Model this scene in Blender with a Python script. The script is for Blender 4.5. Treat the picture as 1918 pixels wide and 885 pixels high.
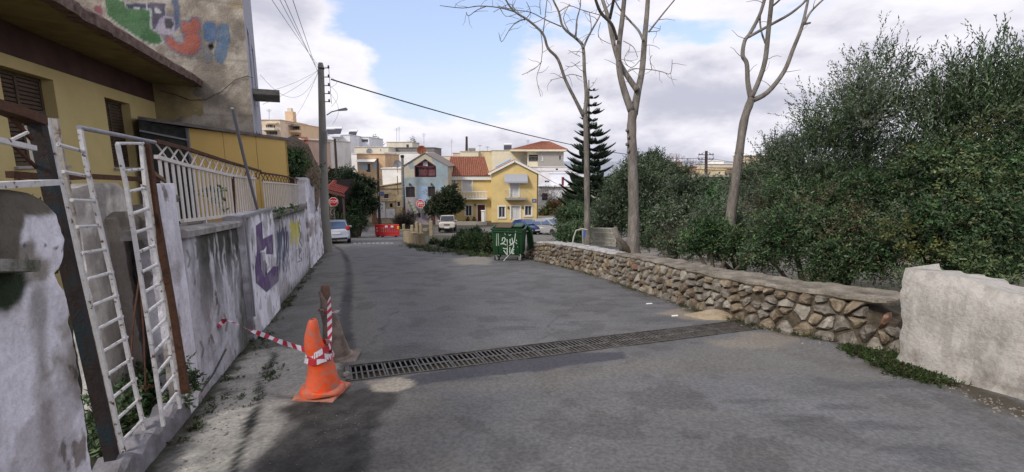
import bpy, math, random
import numpy as np
from mathutils import Vector, Matrix
S = bpy.context.scene
for o in list(bpy.data.objects): bpy.data.objects.remove(o)
COL = S.collection
# ------------------------------------------------------------------ camera
FPX = 850.0; PITCH = math.radians(9.5)
cam = bpy.data.cameras.new('camera'); camo = bpy.data.objects.new('camera', cam); COL.objects.link(camo)
camo.location = (0, 0, 0); camo.rotation_euler = (math.radians(90) - PITCH, 0, 0)
cam.sensor_width = 36.0; cam.lens = FPX / 1918.0 * 36.0
cam.clip_start = 0.05; cam.clip_end = 20000
S.camera = camo
S.render.resolution_x = 1024; S.render.resolution_y = 472
# ------------------------------------------------------------------ sky
SUN_EL = math.radians(38); SUN_AZ = math.radians(226)     # azimuth clockwise from +Y
w = bpy.data.worlds.new('World'); S.world = w; w.use_nodes = True
nt = w.node_tree; nt.nodes.clear()
def N(t, **k):
    n = nt.nodes.new(t)
    for a, b in k.items(): setattr(n, a, b)
    return n
def L(a, b): nt.links.new(a, b)
def val(sock, v):
    if hasattr(v, 'is_linked') or hasattr(v, 'links'): L(v, sock)
    else: sock.default_value = v
def mth(op, a, b=None, c=None, clamp=False):
    n = N('ShaderNodeMath', operation=op); n.use_clamp = clamp
    val(n.inputs[0], a)
    if b is not None: val(n.inputs[1], b)
    if c is not None: val(n.inputs[2], c)
    return n.outputs[0]
def mixc(f, a, b, blend='MIX'):
    n = N('ShaderNodeMix', data_type='RGBA', blend_type=blend)
    val(n.inputs[0], f); val(n.inputs[6], a); val(n.inputs[7], b)
    return n.outputs[2]
out = N('ShaderNodeOutputWorld'); bg = N('ShaderNodeBackground'); L(bg.outputs[0], out.inputs[0])
sky = N('ShaderNodeTexSky', sky_type='NISHITA'); sky.sun_disc = False
sky.sun_elevation = SUN_EL; sky.sun_rotation = SUN_AZ; sky.air_density = 1.3; sky.dust_density = 1.5; sky.ozone_density = 1.5
tc = N('ShaderNodeTexCoord'); sep = N('ShaderNodeSeparateXYZ'); L(tc.outputs['Generated'], sep.inputs[0])
zc = mth('ADD', mth('MULTIPLY', mth('ABSOLUTE', sep.outputs[2]), 0.55), 0.45)      # clouds flatten gently towards the horizon
cmb = N('ShaderNodeCombineXYZ')
L(mth('DIVIDE', sep.outputs[0], zc), cmb.inputs[0]); L(mth('DIVIDE', sep.outputs[1], zc), cmb.inputs[1]); L(mth('MULTIPLY', sep.outputs[2], 3.6), cmb.inputs[2])
def noise(scale, detail, rough, off, vec=None, dist=0.0):
    m = N('ShaderNodeMapping'); m.inputs['Location'].default_value = off
    L(vec or cmb.outputs[0], m.inputs[0])
    n = N('ShaderNodeTexNoise'); n.inputs['Scale'].default_value = scale; n.inputs['Detail'].default_value = detail
    n.inputs['Roughness'].default_value = rough; n.inputs['Distortion'].default_value = dist
    L(m.outputs[0], n.inputs['Vector']); return n.outputs[0]
n1 = noise(1.45, 9, 0.56, (3.1, 1.7, 0.4), dist=0.15)
n2 = noise(2.7, 9, 0.56, (7.7, 2.2, 3.0), dist=0.15)
n3 = noise(0.8, 4, 0.5, (1.2, 9.4, 5.0))
# the clear gap in the clouds: a break of blue ahead, slightly left of the road's line
def lobe(d, k):
    v = N('ShaderNodeVectorMath', operation='DOT_PRODUCT'); L(tc.outputs['Generated'], v.inputs[0]); v.inputs[1].default_value = Vector(d).normalized()
    return mth('POWER', mth('MAXIMUM', v.outputs['Value'], 0.0), k)
gap = mth('ADD', mth('MULTIPLY', lobe((-0.13, 0.95, 0.25), 60), 0.30), mth('MULTIPLY', lobe((-0.01, 0.9, 0.44), 22), 0.27))
dens = mth('SUBTRACT', mth('ADD', n1, 0.16), gap)
horiz = mth('MULTIPLY', mth('SUBTRACT', 0.16, mth('ABSOLUTE', sep.outputs[2]), clamp=True), 0.9)
dens = mth('ADD', dens, horiz)
cr = N('ShaderNodeMapRange', interpolation_type='SMOOTHSTEP'); L(dens, cr.inputs[0])
cr.inputs[1].default_value = 0.43; cr.inputs[2].default_value = 0.53; cover = cr.outputs[0]
# cloud tone: bright tops and edges, grey lavender bodies
t1 = N('ShaderNodeMapRange', interpolation_type='SMOOTHSTEP'); L(mth('ADD', mth('MULTIPLY', n2, 0.7), mth('MULTIPLY', n3, 0.3)), t1.inputs[0])
t1.inputs[1].default_value = 0.35; t1.inputs[2].default_value = 0.61
tone = mixc(t1.outputs[0], (5.3, 5.35, 6.4, 1), (9.4, 9.2, 9.8, 1))
edge = N('ShaderNodeMapRange', interpolation_type='SMOOTHSTEP'); L(dens, edge.inputs[0])
edge.inputs[1].default_value = 0.62; edge.inputs[2].default_value = 0.48
tone = mixc(mth('MULTIPLY', edge.outputs[0], 0.75), tone, (9.6, 9.3, 9.8, 1))
blue = mixc(0.55, mixc(1.0, sky.outputs[0], (2.2, 2.0, 2.0, 1), 'MULTIPLY'), (4.9, 6.1, 9.3, 1))
skyc = mixc(cover, blue, tone)
L(skyc, bg.inputs[0]); bg.inputs[1].default_value = 0.1
# ------------------------------------------------------------------ sun behind thin cloud
sl = bpy.data.lights.new('sun', 'SUN'); sl.energy = 2.7; sl.angle = math.radians(14); sl.color = (1, 0.94, 0.86)
so = bpy.data.objects.new('sun', sl); COL.objects.link(so)
sd = Vector((math.sin(SUN_AZ) * math.cos(SUN_EL), math.cos(SUN_AZ) * math.cos(SUN_EL), math.sin(SUN_EL)))
so.rotation_euler = (-sd).to_track_quat('-Z', 'Y').to_euler(); so.location = (-20, -10, 30)
S.view_settings.view_transform = 'Standard'; S.view_settings.look = 'None'; S.view_settings.exposure = 0.12; S.view_settings.gamma = 1.0
S.view_settings.use_curve_mapping = False

# ================================================================== measuring helpers
FW = Vector((0, math.cos(PITCH), -math.sin(PITCH))); UP = Vector((0, math.sin(PITCH), math.cos(PITCH)))
def ray(u, v): return FW + Vector((1, 0, 0)) * ((u - 959) / FPX) + UP * ((442.5 - v) / FPX)
def atY(u, v, Y):
    d = ray(u, v); return d * (Y / d.y)
def G(x, y):
    """height of the street surface"""
    y = np.asarray(y, float); yy = np.maximum(y, -3)
    a = -1.6 - 0.127 * np.minimum(yy, 46)
    t = np.clip((yy - 46) / 18, 0, 1)
    return a - 0.127 * 18 * (t - t * t / 2) * 0.55
def gnd(u, v):
    d = ray(u, v); t = 1.0
    lo, hi = 0.5, 400.0
    for _ in range(60):
        m = (lo + hi) / 2
        if d.z * m > float(G(0, d.y * m)): lo = m
        else: hi = m
    return d * lo
def Wx(y): return -2.75 - 0.355 * (y - 3.8)
WD = Vector((-0.355, 1, 0)).normalized(); WN = Vector((WD.y, -WD.x, 0))       # along the wall, and out to the road
def onplane(u, v, P, n):
    d = ray(u, v); return d * (P.dot(n) / d.dot(n))
def atW(u, v, off=0.0):
    """point on the roadside wall plane (off metres behind its face)"""
    return onplane(u, v, Vector((-2.75, 3.8, 0)) - WN * off, WN)
rng = random.Random(7); nr = np.random.default_rng(7)

# value noise for numpy
_tab = np.random.default_rng(5).random((64, 64, 8))
def vnoise(x, y, seed=0):
    xi = np.floor(x).astype(int); yi = np.floor(y).astype(int); fx = x - xi; fy = y - yi
    fx = fx * fx * (3 - 2 * fx); fy = fy * fy * (3 - 2 * fy); T = _tab[:, :, seed % 8]
    a = T[xi % 64, yi % 64]; b = T[(xi + 1) % 64, yi % 64]; c = T[xi % 64, (yi + 1) % 64]; d = T[(xi + 1) % 64, (yi + 1) % 64]
    return (a * (1 - fx) + b * fx) * (1 - fy) + (c * (1 - fx) + d * fx) * fy
def fbm(x, y, oct=4, seed=0):
    x = np.asarray(x, float); y = np.asarray(y, float)
    s = 0; a = 0.5; t = 0
    for i in range(oct):
        s = s + a * vnoise(x * 2 ** i + 17.3 * i + 40, y * 2 ** i + 5.1 * i + 40, seed + i); t += a; a *= 0.5
    return s / t
def sdf(px, py, poly):
    """signed distance (negative inside) of points to a polygon"""
    px = np.asarray(px, float); py = np.asarray(py, float)
    d = np.full(px.shape, 1e9); ins = np.zeros(px.shape, bool); n = len(poly)
    for i in range(n):
        ax, ay = poly[i]; bx, by = poly[(i + 1) % n]
        ex, ey = bx - ax, by - ay; wx, wy = px - ax, py - ay
        t = np.clip((wx * ex + wy * ey) / (ex * ex + ey * ey + 1e-12), 0, 1)
        d = np.minimum(d, np.hypot(wx - ex * t, wy - ey * t))
        c = ((ay > py) != (by > py)) & (px < (bx - ax) * (py - ay) / ((by - ay) + 1e-12) + ax)
        ins ^= c
    return np.where(ins, -d, d)
def ldist(px, py, pts):
    d = np.full(np.shape(px), 1e9)
    for (ax, ay), (bx, by) in zip(pts[:-1], pts[1:]):
        ex, ey = bx - ax, by - ay; wx, wy = px - ax, py - ay
        t = np.clip((wx * ex + wy * ey) / (ex * ex + ey * ey + 1e-12), 0, 1)
        d = np.minimum(d, np.hypot(wx - ex * t, wy - ey * t))
    return d
def sst(a, b, x):
    t = np.clip((x - a) / (b - a), 0, 1); return t * t * (3 - 2 * t)

# ================================================================== materials
MATS = {}
def material(name, ramp, scale=4.0, detail=6, rough=0.85, bump=0.15, bscale=40.0, fine=0.12, metal=0.0, attr=None, ao=None, spec=0.3, dist=0.0, stretch=(1, 1, 1), coat=0.0, nrough=0.6, streak=0.0):
    """ramp: one colour or [(position, colour), ...] driven by noise; attr: name of a colour attribute used instead"""
    if name in MATS: return MATS[name]
    global nt
    m = bpy.data.materials.new(name); m.use_nodes = True; nt = m.node_tree; nt.nodes.clear()
    o = N('ShaderNodeOutputMaterial'); b = N('ShaderNodeBsdfPrincipled'); L(b.outputs[0], o.inputs[0])
    g = N('ShaderNodeNewGeometry'); mp = N('ShaderNodeMapping'); mp.inputs['Scale'].default_value = stretch; L(g.outputs['Position'], mp.inputs[0])
    if attr:
        a = N('ShaderNodeAttribute', attribute_name=attr); c = a.outputs['Color']
        if isinstance(ramp, list):
            nz = N('ShaderNodeTexNoise'); nz.inputs['Scale'].default_value = scale; nz.inputs['Detail'].default_value = detail; L(mp.outputs[0], nz.inputs['Vector'])
            r = N('ShaderNodeValToRGB'); els = r.color_ramp.elements
            while len(els) < len(ramp): els.new(0.5)
            for e, (p, cc) in zip(els, ramp): e.position = p; e.color = (*cc, 1)
            L(nz.outputs[0], r.inputs[0]); c = mixc(1.0, c, r.outputs[0], 'MULTIPLY')
    else:
        if not isinstance(ramp, list): ramp = [(0.0, ramp), (1.0, ramp)]
        nz = N('ShaderNodeTexNoise'); nz.inputs['Scale'].default_value = scale; nz.inputs['Detail'].default_value = detail
        nz.inputs['Distortion'].default_value = dist; nz.inputs['Roughness'].default_value = nrough; L(mp.outputs[0], nz.inputs['Vector'])
        r = N('ShaderNodeValToRGB'); els = r.color_ramp.elements
        while len(els) < len(ramp): els.new(0.5)
        for e, (p, cc) in zip(els, ramp): e.position = p; e.color = (*cc, 1)
        L(nz.outputs[0], r.inputs[0]); c = r.outputs[0]
    fz = N('ShaderNodeTexNoise'); fz.inputs['Scale'].default_value = bscale; fz.inputs['Detail'].default_value = 5; fz.inputs['Roughness'].default_value = 0.65; L(mp.outputs[0], fz.inputs['Vector'])
    if fine:
        k = mth('ADD', mth('MULTIPLY', mth('SUBTRACT', fz.outputs[0], 0.5), fine * 5), 1.0)
        cc = N('ShaderNodeCombineXYZ'); [L(k, cc.inputs[i]) for i in range(3)]
        c = mixc(1.0, c, cc.outputs[0], 'MULTIPLY')
    if streak:                                    # rain streaks running down the face
        m2 = N('ShaderNodeMapping'); m2.inputs['Scale'].default_value = (5, 5, 1.3); L(g.outputs['Position'], m2.inputs[0])
        n2 = N('ShaderNodeTexNoise'); n2.inputs['Scale'].default_value = 1.3; n2.inputs['Detail'].default_value = 9; n2.inputs['Roughness'].default_value = .62; L(m2.outputs[0], n2.inputs['Vector'])
        r2 = N('ShaderNodeMapRange', interpolation_type='SMOOTHSTEP'); L(n2.outputs[0], r2.inputs[0]); r2.inputs[1].default_value = .50; r2.inputs[2].default_value = .60
        c = mixc(mth('MULTIPLY', r2.outputs[0], streak), c, (.16, .145, .12, 1), 'MULTIPLY')
    L(c, b.inputs['Base Color'])
    b.inputs['Roughness'].default_value = rough; b.inputs['Metallic'].default_value = metal; b.inputs['Specular IOR Level'].default_value = spec
    if coat: b.inputs['Coat Weight'].default_value = coat; b.inputs['Coat Roughness'].default_value = 0.08
    if bump:
        bp = N('ShaderNodeBump'); bp.inputs['Strength'].default_value = min(1, bump * 2); bp.inputs['Distance'].default_value = 0.4 / bscale
        L(fz.outputs[0], bp.inputs['Height']); L(bp.outputs[0], b.inputs['Normal'])
    MATS[name] = m; m['bsdf'] = 1
    return m
def glass(name='window_glass', col=(0.03, 0.035, 0.045), rough=0.08):
    return material(name, col, rough=rough, bump=0, fine=0, spec=0.6)
def leafmat(name='leaf'):
    if name in MATS: return MATS[name]
    global nt
    m = bpy.data.materials.new(name); m.use_nodes = True; nt = m.node_tree; nt.nodes.clear()
    o = N('ShaderNodeOutputMaterial'); d = N('ShaderNodeBsdfPrincipled'); t = N('ShaderNodeBsdfTranslucent'); x = N('ShaderNodeMixShader')
    a = N('ShaderNodeAttribute', attribute_name='Col')
    L(a.outputs['Color'], d.inputs['Base Color']); L(a.outputs['Color'], t.inputs[0]); d.inputs['Roughness'].default_value = 0.5; d.inputs['Specular IOR Level'].default_value = 0.3
    x.inputs[0].default_value = 0.12; L(d.outputs[0], x.inputs[1]); L(t.outputs[0], x.inputs[2]); L(x.outputs[0], o.inputs[0])
    MATS[name] = m; return m

# ================================================================== objects
def tag(o, label=None, cat=None, group=None, kind=None):
    if label: o['label'] = label
    if cat: o['category'] = cat
    if group: o['group'] = group
    if kind: o['kind'] = kind
    return o
def thing(name, label, cat, loc=(0, 0, 0), rz=0.0, group=None):
    o = bpy.data.objects.new(name, None); COL.objects.link(o); o.location = loc; o.rotation_euler = (0, 0, rz); o.empty_display_size = 0.2
    return tag(o, label, cat, group)
def chain_inv(p):
    M = Matrix.Identity(4)
    while p is not None:
        M = Matrix.LocRotScale(p.location, p.rotation_euler, p.scale) @ M; p = p.parent
    return M.inverted()
def mesh_obj(name, V, F, mats, parent=None, world=False, midx=None, smooth=False, cols=None, quads=None):
    me = bpy.data.meshes.new(name)
    if quads is not None:                     # fast path: V (n,3) array, quads (m,4) array
        V = np.ascontiguousarray(V, np.float32); Q = np.ascontiguousarray(quads, np.int32)
        if world and parent is not None:
            M = np.array(chain_inv(parent)); V = (V @ M[:3, :3].T + M[:3, 3]).astype(np.float32)
        me.vertices.add(len(V)); me.vertices.foreach_set('co', V.ravel())
        me.loops.add(Q.size); me.loops.foreach_set('vertex_index', Q.ravel())
        me.polygons.add(len(Q)); me.polygons.foreach_set('loop_start', np.arange(0, Q.size, Q.shape[1], dtype=np.int32))
        me.update(calc_edges=True)
    else:
        if world and parent is not None:
            M = chain_inv(parent); V = [M @ Vector(p) for p in V]
        me.from_pydata([tuple(p) for p in V], [], F)
    if not isinstance(mats, (list, tuple)): mats = [mats]
    for m in mats: me.materials.append(m)
    if midx is not None: me.polygons.foreach_set('material_index', np.asarray(midx, np.int32))
    if smooth: me.polygons.foreach_set('use_smooth', np.ones(len(me.polygons), bool))
    if cols is not None:
        ca = me.color_attributes.new('Col', 'FLOAT_COLOR', 'POINT')
        c4 = np.ones((len(me.vertices), 4), np.float32); c4[:, :3] = cols; ca.data.foreach_set('color', c4.ravel())
    o = bpy.data.objects.new(name, me); COL.objects.link(o)
    if parent is not None: o.parent = parent
    return o
class MB:
    def __init__(s): s.V = []; s.F = []; s.M = []
    def add(s, V, F, m=0):
        k = len(s.V); s.V += [Vector(v) for v in V]; s.F += [tuple(i + k for i in f) for f in F]; s.M += [m] * len(F); return s
    def box(s, c, size, R=None, m=0, taper=1.0):
        hx, hy, hz = size[0] / 2, size[1] / 2, size[2] / 2
        P = [Vector((x * hx * (taper if z > 0 else 1), y * hy * (taper if z > 0 else 1), z * hz)) for z in (-1, 1) for y in (-1, 1) for x in (-1, 1)]
        if R is not None: P = [R @ p for p in P]
        c = Vector(c)
        return s.add([c + p for p in P], [(0, 2, 3, 1), (4, 5, 7, 6), (0, 1, 5, 4), (2, 6, 7, 3), (0, 4, 6, 2), (1, 3, 7, 5)], m)
    def bevbox(s, c, size, b=0.02, R=None, m=0):
        """box with chamfered edges"""
        h = [x / 2 for x in size]; b = min(b, min(h) * 0.9); V = []; 
        for sx in (-1, 1):
            for sy in (-1, 1):
                for sz in (-1, 1):
                    V += [(sx * h[0], sy * (h[1] - b), sz * (h[2] - b)), (sx * (h[0] - b), sy * h[1], sz * (h[2] - b)), (sx * (h[0] - b), sy * (h[1] - b), sz * h[2])]
        def i(x, y, z, a): return ((x * 2 + y) * 2 + z) * 3 + a
        F = [(i(0,0,0,0), i(0,0,1,0), i(0,1,1,0), i(0,1,0,0)), (i(1,0,0,0), i(1,1,0,0), i(1,1,1,0), i(1,0,1,0)),
             (i(0,0,0,1), i(1,0,0,1), i(1,0,1,1), i(0,0,1,1)), (i(0,1,0,1), i(0,1,1,1), i(1,1,1,1), i(1,1,0,1)),
             (i(0,0,0,2), i(0,1,0,2), i(1,1,0,2), i(1,0,0,2)), (i(0,0,1,2), i(1,0,1,2), i(1,1,1,2), i(0,1,1,2))]
        for x in (0, 1):
            for y in (0, 1): F.append((i(x,y,0,0), i(x,y,1,0), i(x,y,1,1), i(x,y,0,1)))
            for z in (0, 1): F.append((i(x,0,z,0), i(x,1,z,0), i(x,1,z,2), i(x,0,z,2)))
        for y in (0, 1):
            for z in (0, 1): F.append((i(0,y,z,1), i(1,y,z,1), i(1,y,z,2), i(0,y,z,2)))
        for x in (0, 1):
            for y in (0, 1):
                for z in (0, 1): F.append((i(x,y,z,0), i(x,y,z,1), i(x,y,z,2)))
        P = [Vector(p) for p in V]
        if R is not None: P = [R @ p for p in P]
        c = Vector(c); return s.add([c + p for p in P], F, m)
    def beam(s, a, b, wd, ht=None, up=(0, 0, 1), m=0):
        a = Vector(a); b = Vector(b); ht = ht or wd; d = (b - a); ln = d.length; d.normalize(); u = Vector(up)
        x = d.cross(u)
        if x.length < 1e-3: x = d.cross(Vector((1, 0, 0)))
        x.normalize(); z = x.cross(d).normalized()
        V = [p + x * (i * wd / 2) + z * (j * ht / 2) for p in (a, b) for (i, j) in ((-1, -1), (1, -1), (1, 1), (-1, 1))]
        return s.add(V, [(0, 3, 2, 1), (4, 5, 6, 7), (0, 1, 5, 4), (1, 2, 6, 5), (2, 3, 7, 6), (3, 0, 4, 7)], m)
    def tube(s, pts, r, n=8, m=0, cap=True):
        pts = [Vector(p) for p in pts]; k = len(pts)
        if not hasattr(r, '__len__'): r = [r] * k
        V = []; F = []; x = None
        for i, p in enumerate(pts):
            d = (pts[min(i + 1, k - 1)] - pts[max(i - 1, 0)]).normalized()
            if x is None:
                x = d.cross(Vector((0, 0, 1)))
                if x.length < 0.1: x = d.cross(Vector((0, 1, 0)))
            x = (x - d * x.dot(d)).normalized(); y = d.cross(x)
            V += [p + (x * math.cos(2 * math.pi * j / n) + y * math.sin(2 * math.pi * j / n)) * r[i] for j in range(n)]
        for i in range(k - 1):
            for j in range(n): F.append((i * n + j, i * n + (j + 1) % n, (i + 1) * n + (j + 1) % n, (i + 1) * n + j))
        if cap: F.append(tuple(range(n))[::-1]); F.append(tuple((k - 1) * n + j for j in range(n)))
        return s.add(V, F, m)
    def prism(s, poly, ext, m=0):
        n = len(poly); e = Vector(ext); P = [Vector(p) for p in poly]
        return s.add(P + [p + e for p in P], [tuple(range(n))[::-1], tuple(range(n, 2 * n))] + [(i, (i + 1) % n, n + (i + 1) % n, n + i) for i in range(n)], m)
    def quad(s, a, b, c, d, m=0): return s.add([a, b, c, d], [(0, 1, 2, 3)], m)
    def lathe(s, prof, c=(0, 0, 0), n=16, m=0, R=None):
        """prof [(radius, height)]"""
        V = []; F = []; c = Vector(c)
        for r, z in prof:
            for j in range(n):
                p = Vector((r * math.cos(2 * math.pi * j / n), r * math.sin(2 * math.pi * j / n), z)); V.append(c + (R @ p if R else p))
        for i in range(len(prof) - 1):
            for j in range(n): F.append((i * n + j, i * n + (j + 1) % n, (i + 1) * n + (j + 1) % n, (i + 1) * n + j))
        F.append(tuple(range(n))[::-1]); F.append(tuple((len(prof) - 1) * n + j for j in range(n)))
        return s.add(V, F, m)
    def build(s, name, mats, parent=None, world=False, smooth=False):
        return mesh_obj(name, s.V, s.F, mats, parent, world, s.M, smooth)
def flip_fix(o):
    import bmesh
    b = bmesh.new(); b.from_mesh(o.data); bmesh.ops.recalc_face_normals(b, faces=b.faces); b.to_mesh(o.data); b.free(); return o
def copy_tree(o, parent=None):
    c = o.copy(); COL.objects.link(c); c.parent = parent
    for ch in [x for x in bpy.data.objects if x.parent == o]: copy_tree(ch, c)
    return c
def shade_auto(o, ang=35):
    me = o.data; me.polygons.foreach_set('use_smooth', np.ones(len(me.polygons), bool))
    try: me.set_sharp_from_angle(angle=math.radians(ang))
    except Exception: pass
    return o
# ================================================================== ground and road
def gp(*pts): return [tuple(gnd(u, v)[:2]) for u, v in pts]
A0 = gnd(655, 700)                                                        # left end of the drain
A1 = gnd(1404, 609)
ga, gb = Vector((A0.x, A0.y)), Vector((A1.x, A1.y)); gd = (gb - ga).normalized(); gn = Vector((-gd.y, gd.x)); GL = (gb - ga).length; GW = 0.23
STONE_LINE = [(0.55, 17.9), (0.95, 16.6), (1.75, 14.6), (2.3, 12.6), (2.72, 10.4), (2.98, 8.8), (3.3, 7.35), (3.72, 6.25), (4.22, 5.5), (4.62, 5.0)]
P_slab = gp((455, 660), (525, 648), (505, 690), (480, 715), (492, 738), (470, 790), (430, 900), (320, 900), (372, 775), (410, 715))
P_slab2 = gp((520, 650), (640, 665), (640, 690), (590, 720), (560, 745), (500, 735), (486, 716), (510, 690))
P_wet = gp((536, 768), (590, 748), (650, 733), (700, 724), (752, 738), (728, 790), (668, 900), (425, 915), (470, 868), (512, 832), (528, 800))
P_slab3 = gp((494, 738), (545, 748), (532, 790), (500, 838), (450, 890), (436, 890), (478, 790))
P_wet2 = gp((690, 738), (775, 722), (870, 708), (1000, 696), (1080, 683), (1172, 672), (1165, 660), (1060, 662), (900, 684), (780, 702))
P_tan = gp((684, 716), (740, 707), (776, 712), (772, 724), (740, 735), (700, 735))
P_light = gp((770, 726), (1000, 700), (1180, 672), (1420, 618), (1600, 655), (1700, 720), (1500, 700), (1200, 705), (900, 740))
P_sand = gp((1225, 588), (1290, 574), (1340, 570), (1378, 590), (1360, 604), (1300, 598))
P_sand2 = gp((1330, 640), (1400, 622), (1470, 616), (1520, 636), (1440, 652), (1350, 655))
P_dump = gp((842, 486), (905, 478), (925, 486), (918, 496), (860, 497))
P_crk = gp((500, 650), (515, 668), (502, 690), (482, 715), (490, 735), (478, 770), (448, 850), (436, 885))
P_seam = gp((622, 458), (640, 470), (650, 488), (654, 510), (653, 540), (649, 570), (646, 600), (648, 640), (652, 665))
P_cr = [gp((700, 650), (760, 560), (800, 520), (840, 500)), gp((1000, 640), (1050, 590), (1120, 560), (1160, 545)), gp((640, 500), (720, 505), (800, 500))]
P_blk = gp((1620, 650), (1690, 690), (1760, 712), (1918, 770), (2100, 850))
P_line = gp((640, 474), (740, 478), (830, 477), (900, 474))
P_verge = gp((755, 452), (765, 462), (800, 468), (850, 474), (905, 481), (1000, 486), (1010, 470), (930, 448), (850, 441), (800, 430), (770, 428))
P_lot = gp((800, 441), (860, 442), (930, 450), (1040, 452), (1100, 445), (1100, 418), (1000, 414), (850, 415), (820, 420))
def road_colour(X, Y):
    f1 = fbm(X * 0.9, Y * 0.6, 4, 0); f2 = fbm(X * 3.1, Y * 3.1, 4, 2); f3 = fbm(X * 12, Y * 12, 3, 4)
    c = np.ones((len(X), 3)) * 0.128 * (0.80 + 0.4 * f1[:, None]) * (0.85 + 0.3 * f2[:, None]); c[:, 2] *= 1.03
    rough = np.full(len(X), 0.9)
    def mix(col, m):
        nonlocal c
        m = np.clip(m, 0, 1)[:, None]; c = c * (1 - m) + np.array(col) * m
    # worn light streaks and dark streaks across the middle of the road
    st = fbm(X * 1.2 + 9, Y * 5, 4, 1); mix((0.15, 0.145, 0.14), sst(0.58, 0.75, st) * 0.55); mix((0.065, 0.065, 0.07), sst(0.60, 0.78, fbm(X * 1.4 + 3, Y * 6 + 8, 4, 3)) * 0.5)
    dw = X - Wx(Y)                                                        # distance out from the wall
    sw = np.interp(Y, [0, 4, 6, 10, 16, 22, 26], [2.1, 2.0, 1.75, 1.65, 1.3, 1.1, 0.8])
    mix((0.155, 0.146, 0.128), (1 - sst(-0.1, 0.15, dw - sw + (f2 - .5) * .5)) * 0.65)
    mix((0.03, 0.03, 0.034), (1 - sst(0.07, 0.12, ldist(X, Y, P_seam) + (f3 - .5) * .10)) * 0.95)
    for q in P_cr: mix((0.03, 0.03, 0.03), (1 - sst(0.004, 0.022, ldist(X + (f2 - .5) * .3, Y + (f1 - .5) * .5, q))) * 0.45)
    mix((0.05, 0.05, 0.05), (1 - sst(0.01, 0.05, ldist(X, Y, P_line) + (f2 - .5) * .05)) * 0.7)
    mix((0.12, 0.118, 0.115), sst(.48, .56, fbm(X * .7 + 4, Y * .45, 5, 6)) * .35); mix((0.065, 0.063, 0.062), sst(.56, .60, fbm(X * 2.6 + 1, Y * 2.2 + 7, 5, 1)) * .4)
    mix((0.165, 0.155, 0.14), (1 - sst(-.12, .12, sdf(X, Y, P_light) + (f2 - .5) * .5)) * 0.45)
    for P, k in ((P_slab, 1), (P_slab2, .8), (P_slab3, .75)):
        mix(np.stack([0.27 + .16 * f3, 0.26 + .15 * f3, 0.235 + .13 * f3], 1), (1 - sst(-.03, .03, sdf(X, Y, P) + (f3 - .5) * .10)) * k)
    mix((0.02, 0.022, 0.02), 1 - sst(0.01, 0.05, ldist(X, Y, P_crk) + (f2 - .5) * .1))
    mx = sst(0.45, 0.62, fbm(X * 2.2 + 5, Y * 2.2, 4, 5)); mix((0.06, 0.062, 0.045), mx * (1 - sst(0.2, 0.8, dw)) * .35)
    mix(np.stack([0.008 + .065 * f3, 0.008 + .062 * f3, 0.008 + .058 * f3], 1), (1 - sst(-.07, .05, sdf(X, Y, P_wet) + (f2 - .5) * .28)) * 0.95)
    mix((0.055, 0.055, 0.068), (1 - sst(-.015, .02, sdf(X, Y, P_wet2) + (f3 - .5) * .06 + (f2 - .5) * .05)) * 0.85)
    mix((0.36, 0.32, 0.26), (1 - sst(-.02, .015, sdf(X, Y, P_tan) + (f3 - .5) * .05)) * (0.65 + .35 * f2))
    mix((0.29, 0.24, 0.175), (1 - sst(-.12, .08, sdf(X, Y, P_sand) + (f2 - .5) * .45)) * 0.6)
    mix((0.27, 0.23, 0.18), (1 - sst(-.12, .08, sdf(X, Y, P_sand2) + (f2 - .5) * .5)) * 0.45)
    mix((0.26, 0.24, 0.2), (1 - sst(-.2, .15, sdf(X, Y, P_dump) + (f2 - .5) * .5)) * 0.7)
    # soil and moss at the foot of the walls
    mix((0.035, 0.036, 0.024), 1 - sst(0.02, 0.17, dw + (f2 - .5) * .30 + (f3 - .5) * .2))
    ds = ldist(X, Y, STONE_LINE); right = X > np.interp(Y, [p[1] for p in STONE_LINE][::-1], [p[0] for p in STONE_LINE][::-1]) + .05
    inw = (Y < 18.5)
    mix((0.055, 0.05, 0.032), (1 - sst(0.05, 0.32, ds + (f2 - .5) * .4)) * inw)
    mix((0.10, 0.085, 0.06), (right & inw) * 1.0); mix((0.24, 0.22, 0.19), right * sst(10, 12.5, Y) * sst(.45, .5, f2 + .1) * .8)
    mix((0.07, 0.06, 0.045), 1 - sst(.10, .34, ldist(X, Y, P_blk) + (f2 - .5) * .4 + (f3 - .5) * .15))
    mix((0.06, 0.055, 0.04), (1 - sst(-.3, .3, sdf(X, Y, P_verge) + (f2 - .5) * 1.0)))
    mix((0.17, 0.165, 0.155), (1 - sst(-.8, .3, sdf(X, Y, P_lot))) * 0.7)
    return np.clip(c, 0.01, 0.8)
asphalt = material('asphalt', [(0.35, (0.80, 0.80, 0.80)), (0.65, (1.20, 1.20, 1.20))], scale=32, attr='Col', bump=0.30, bscale=130, fine=0.24, rough=0.88, spec=0.25)
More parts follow.
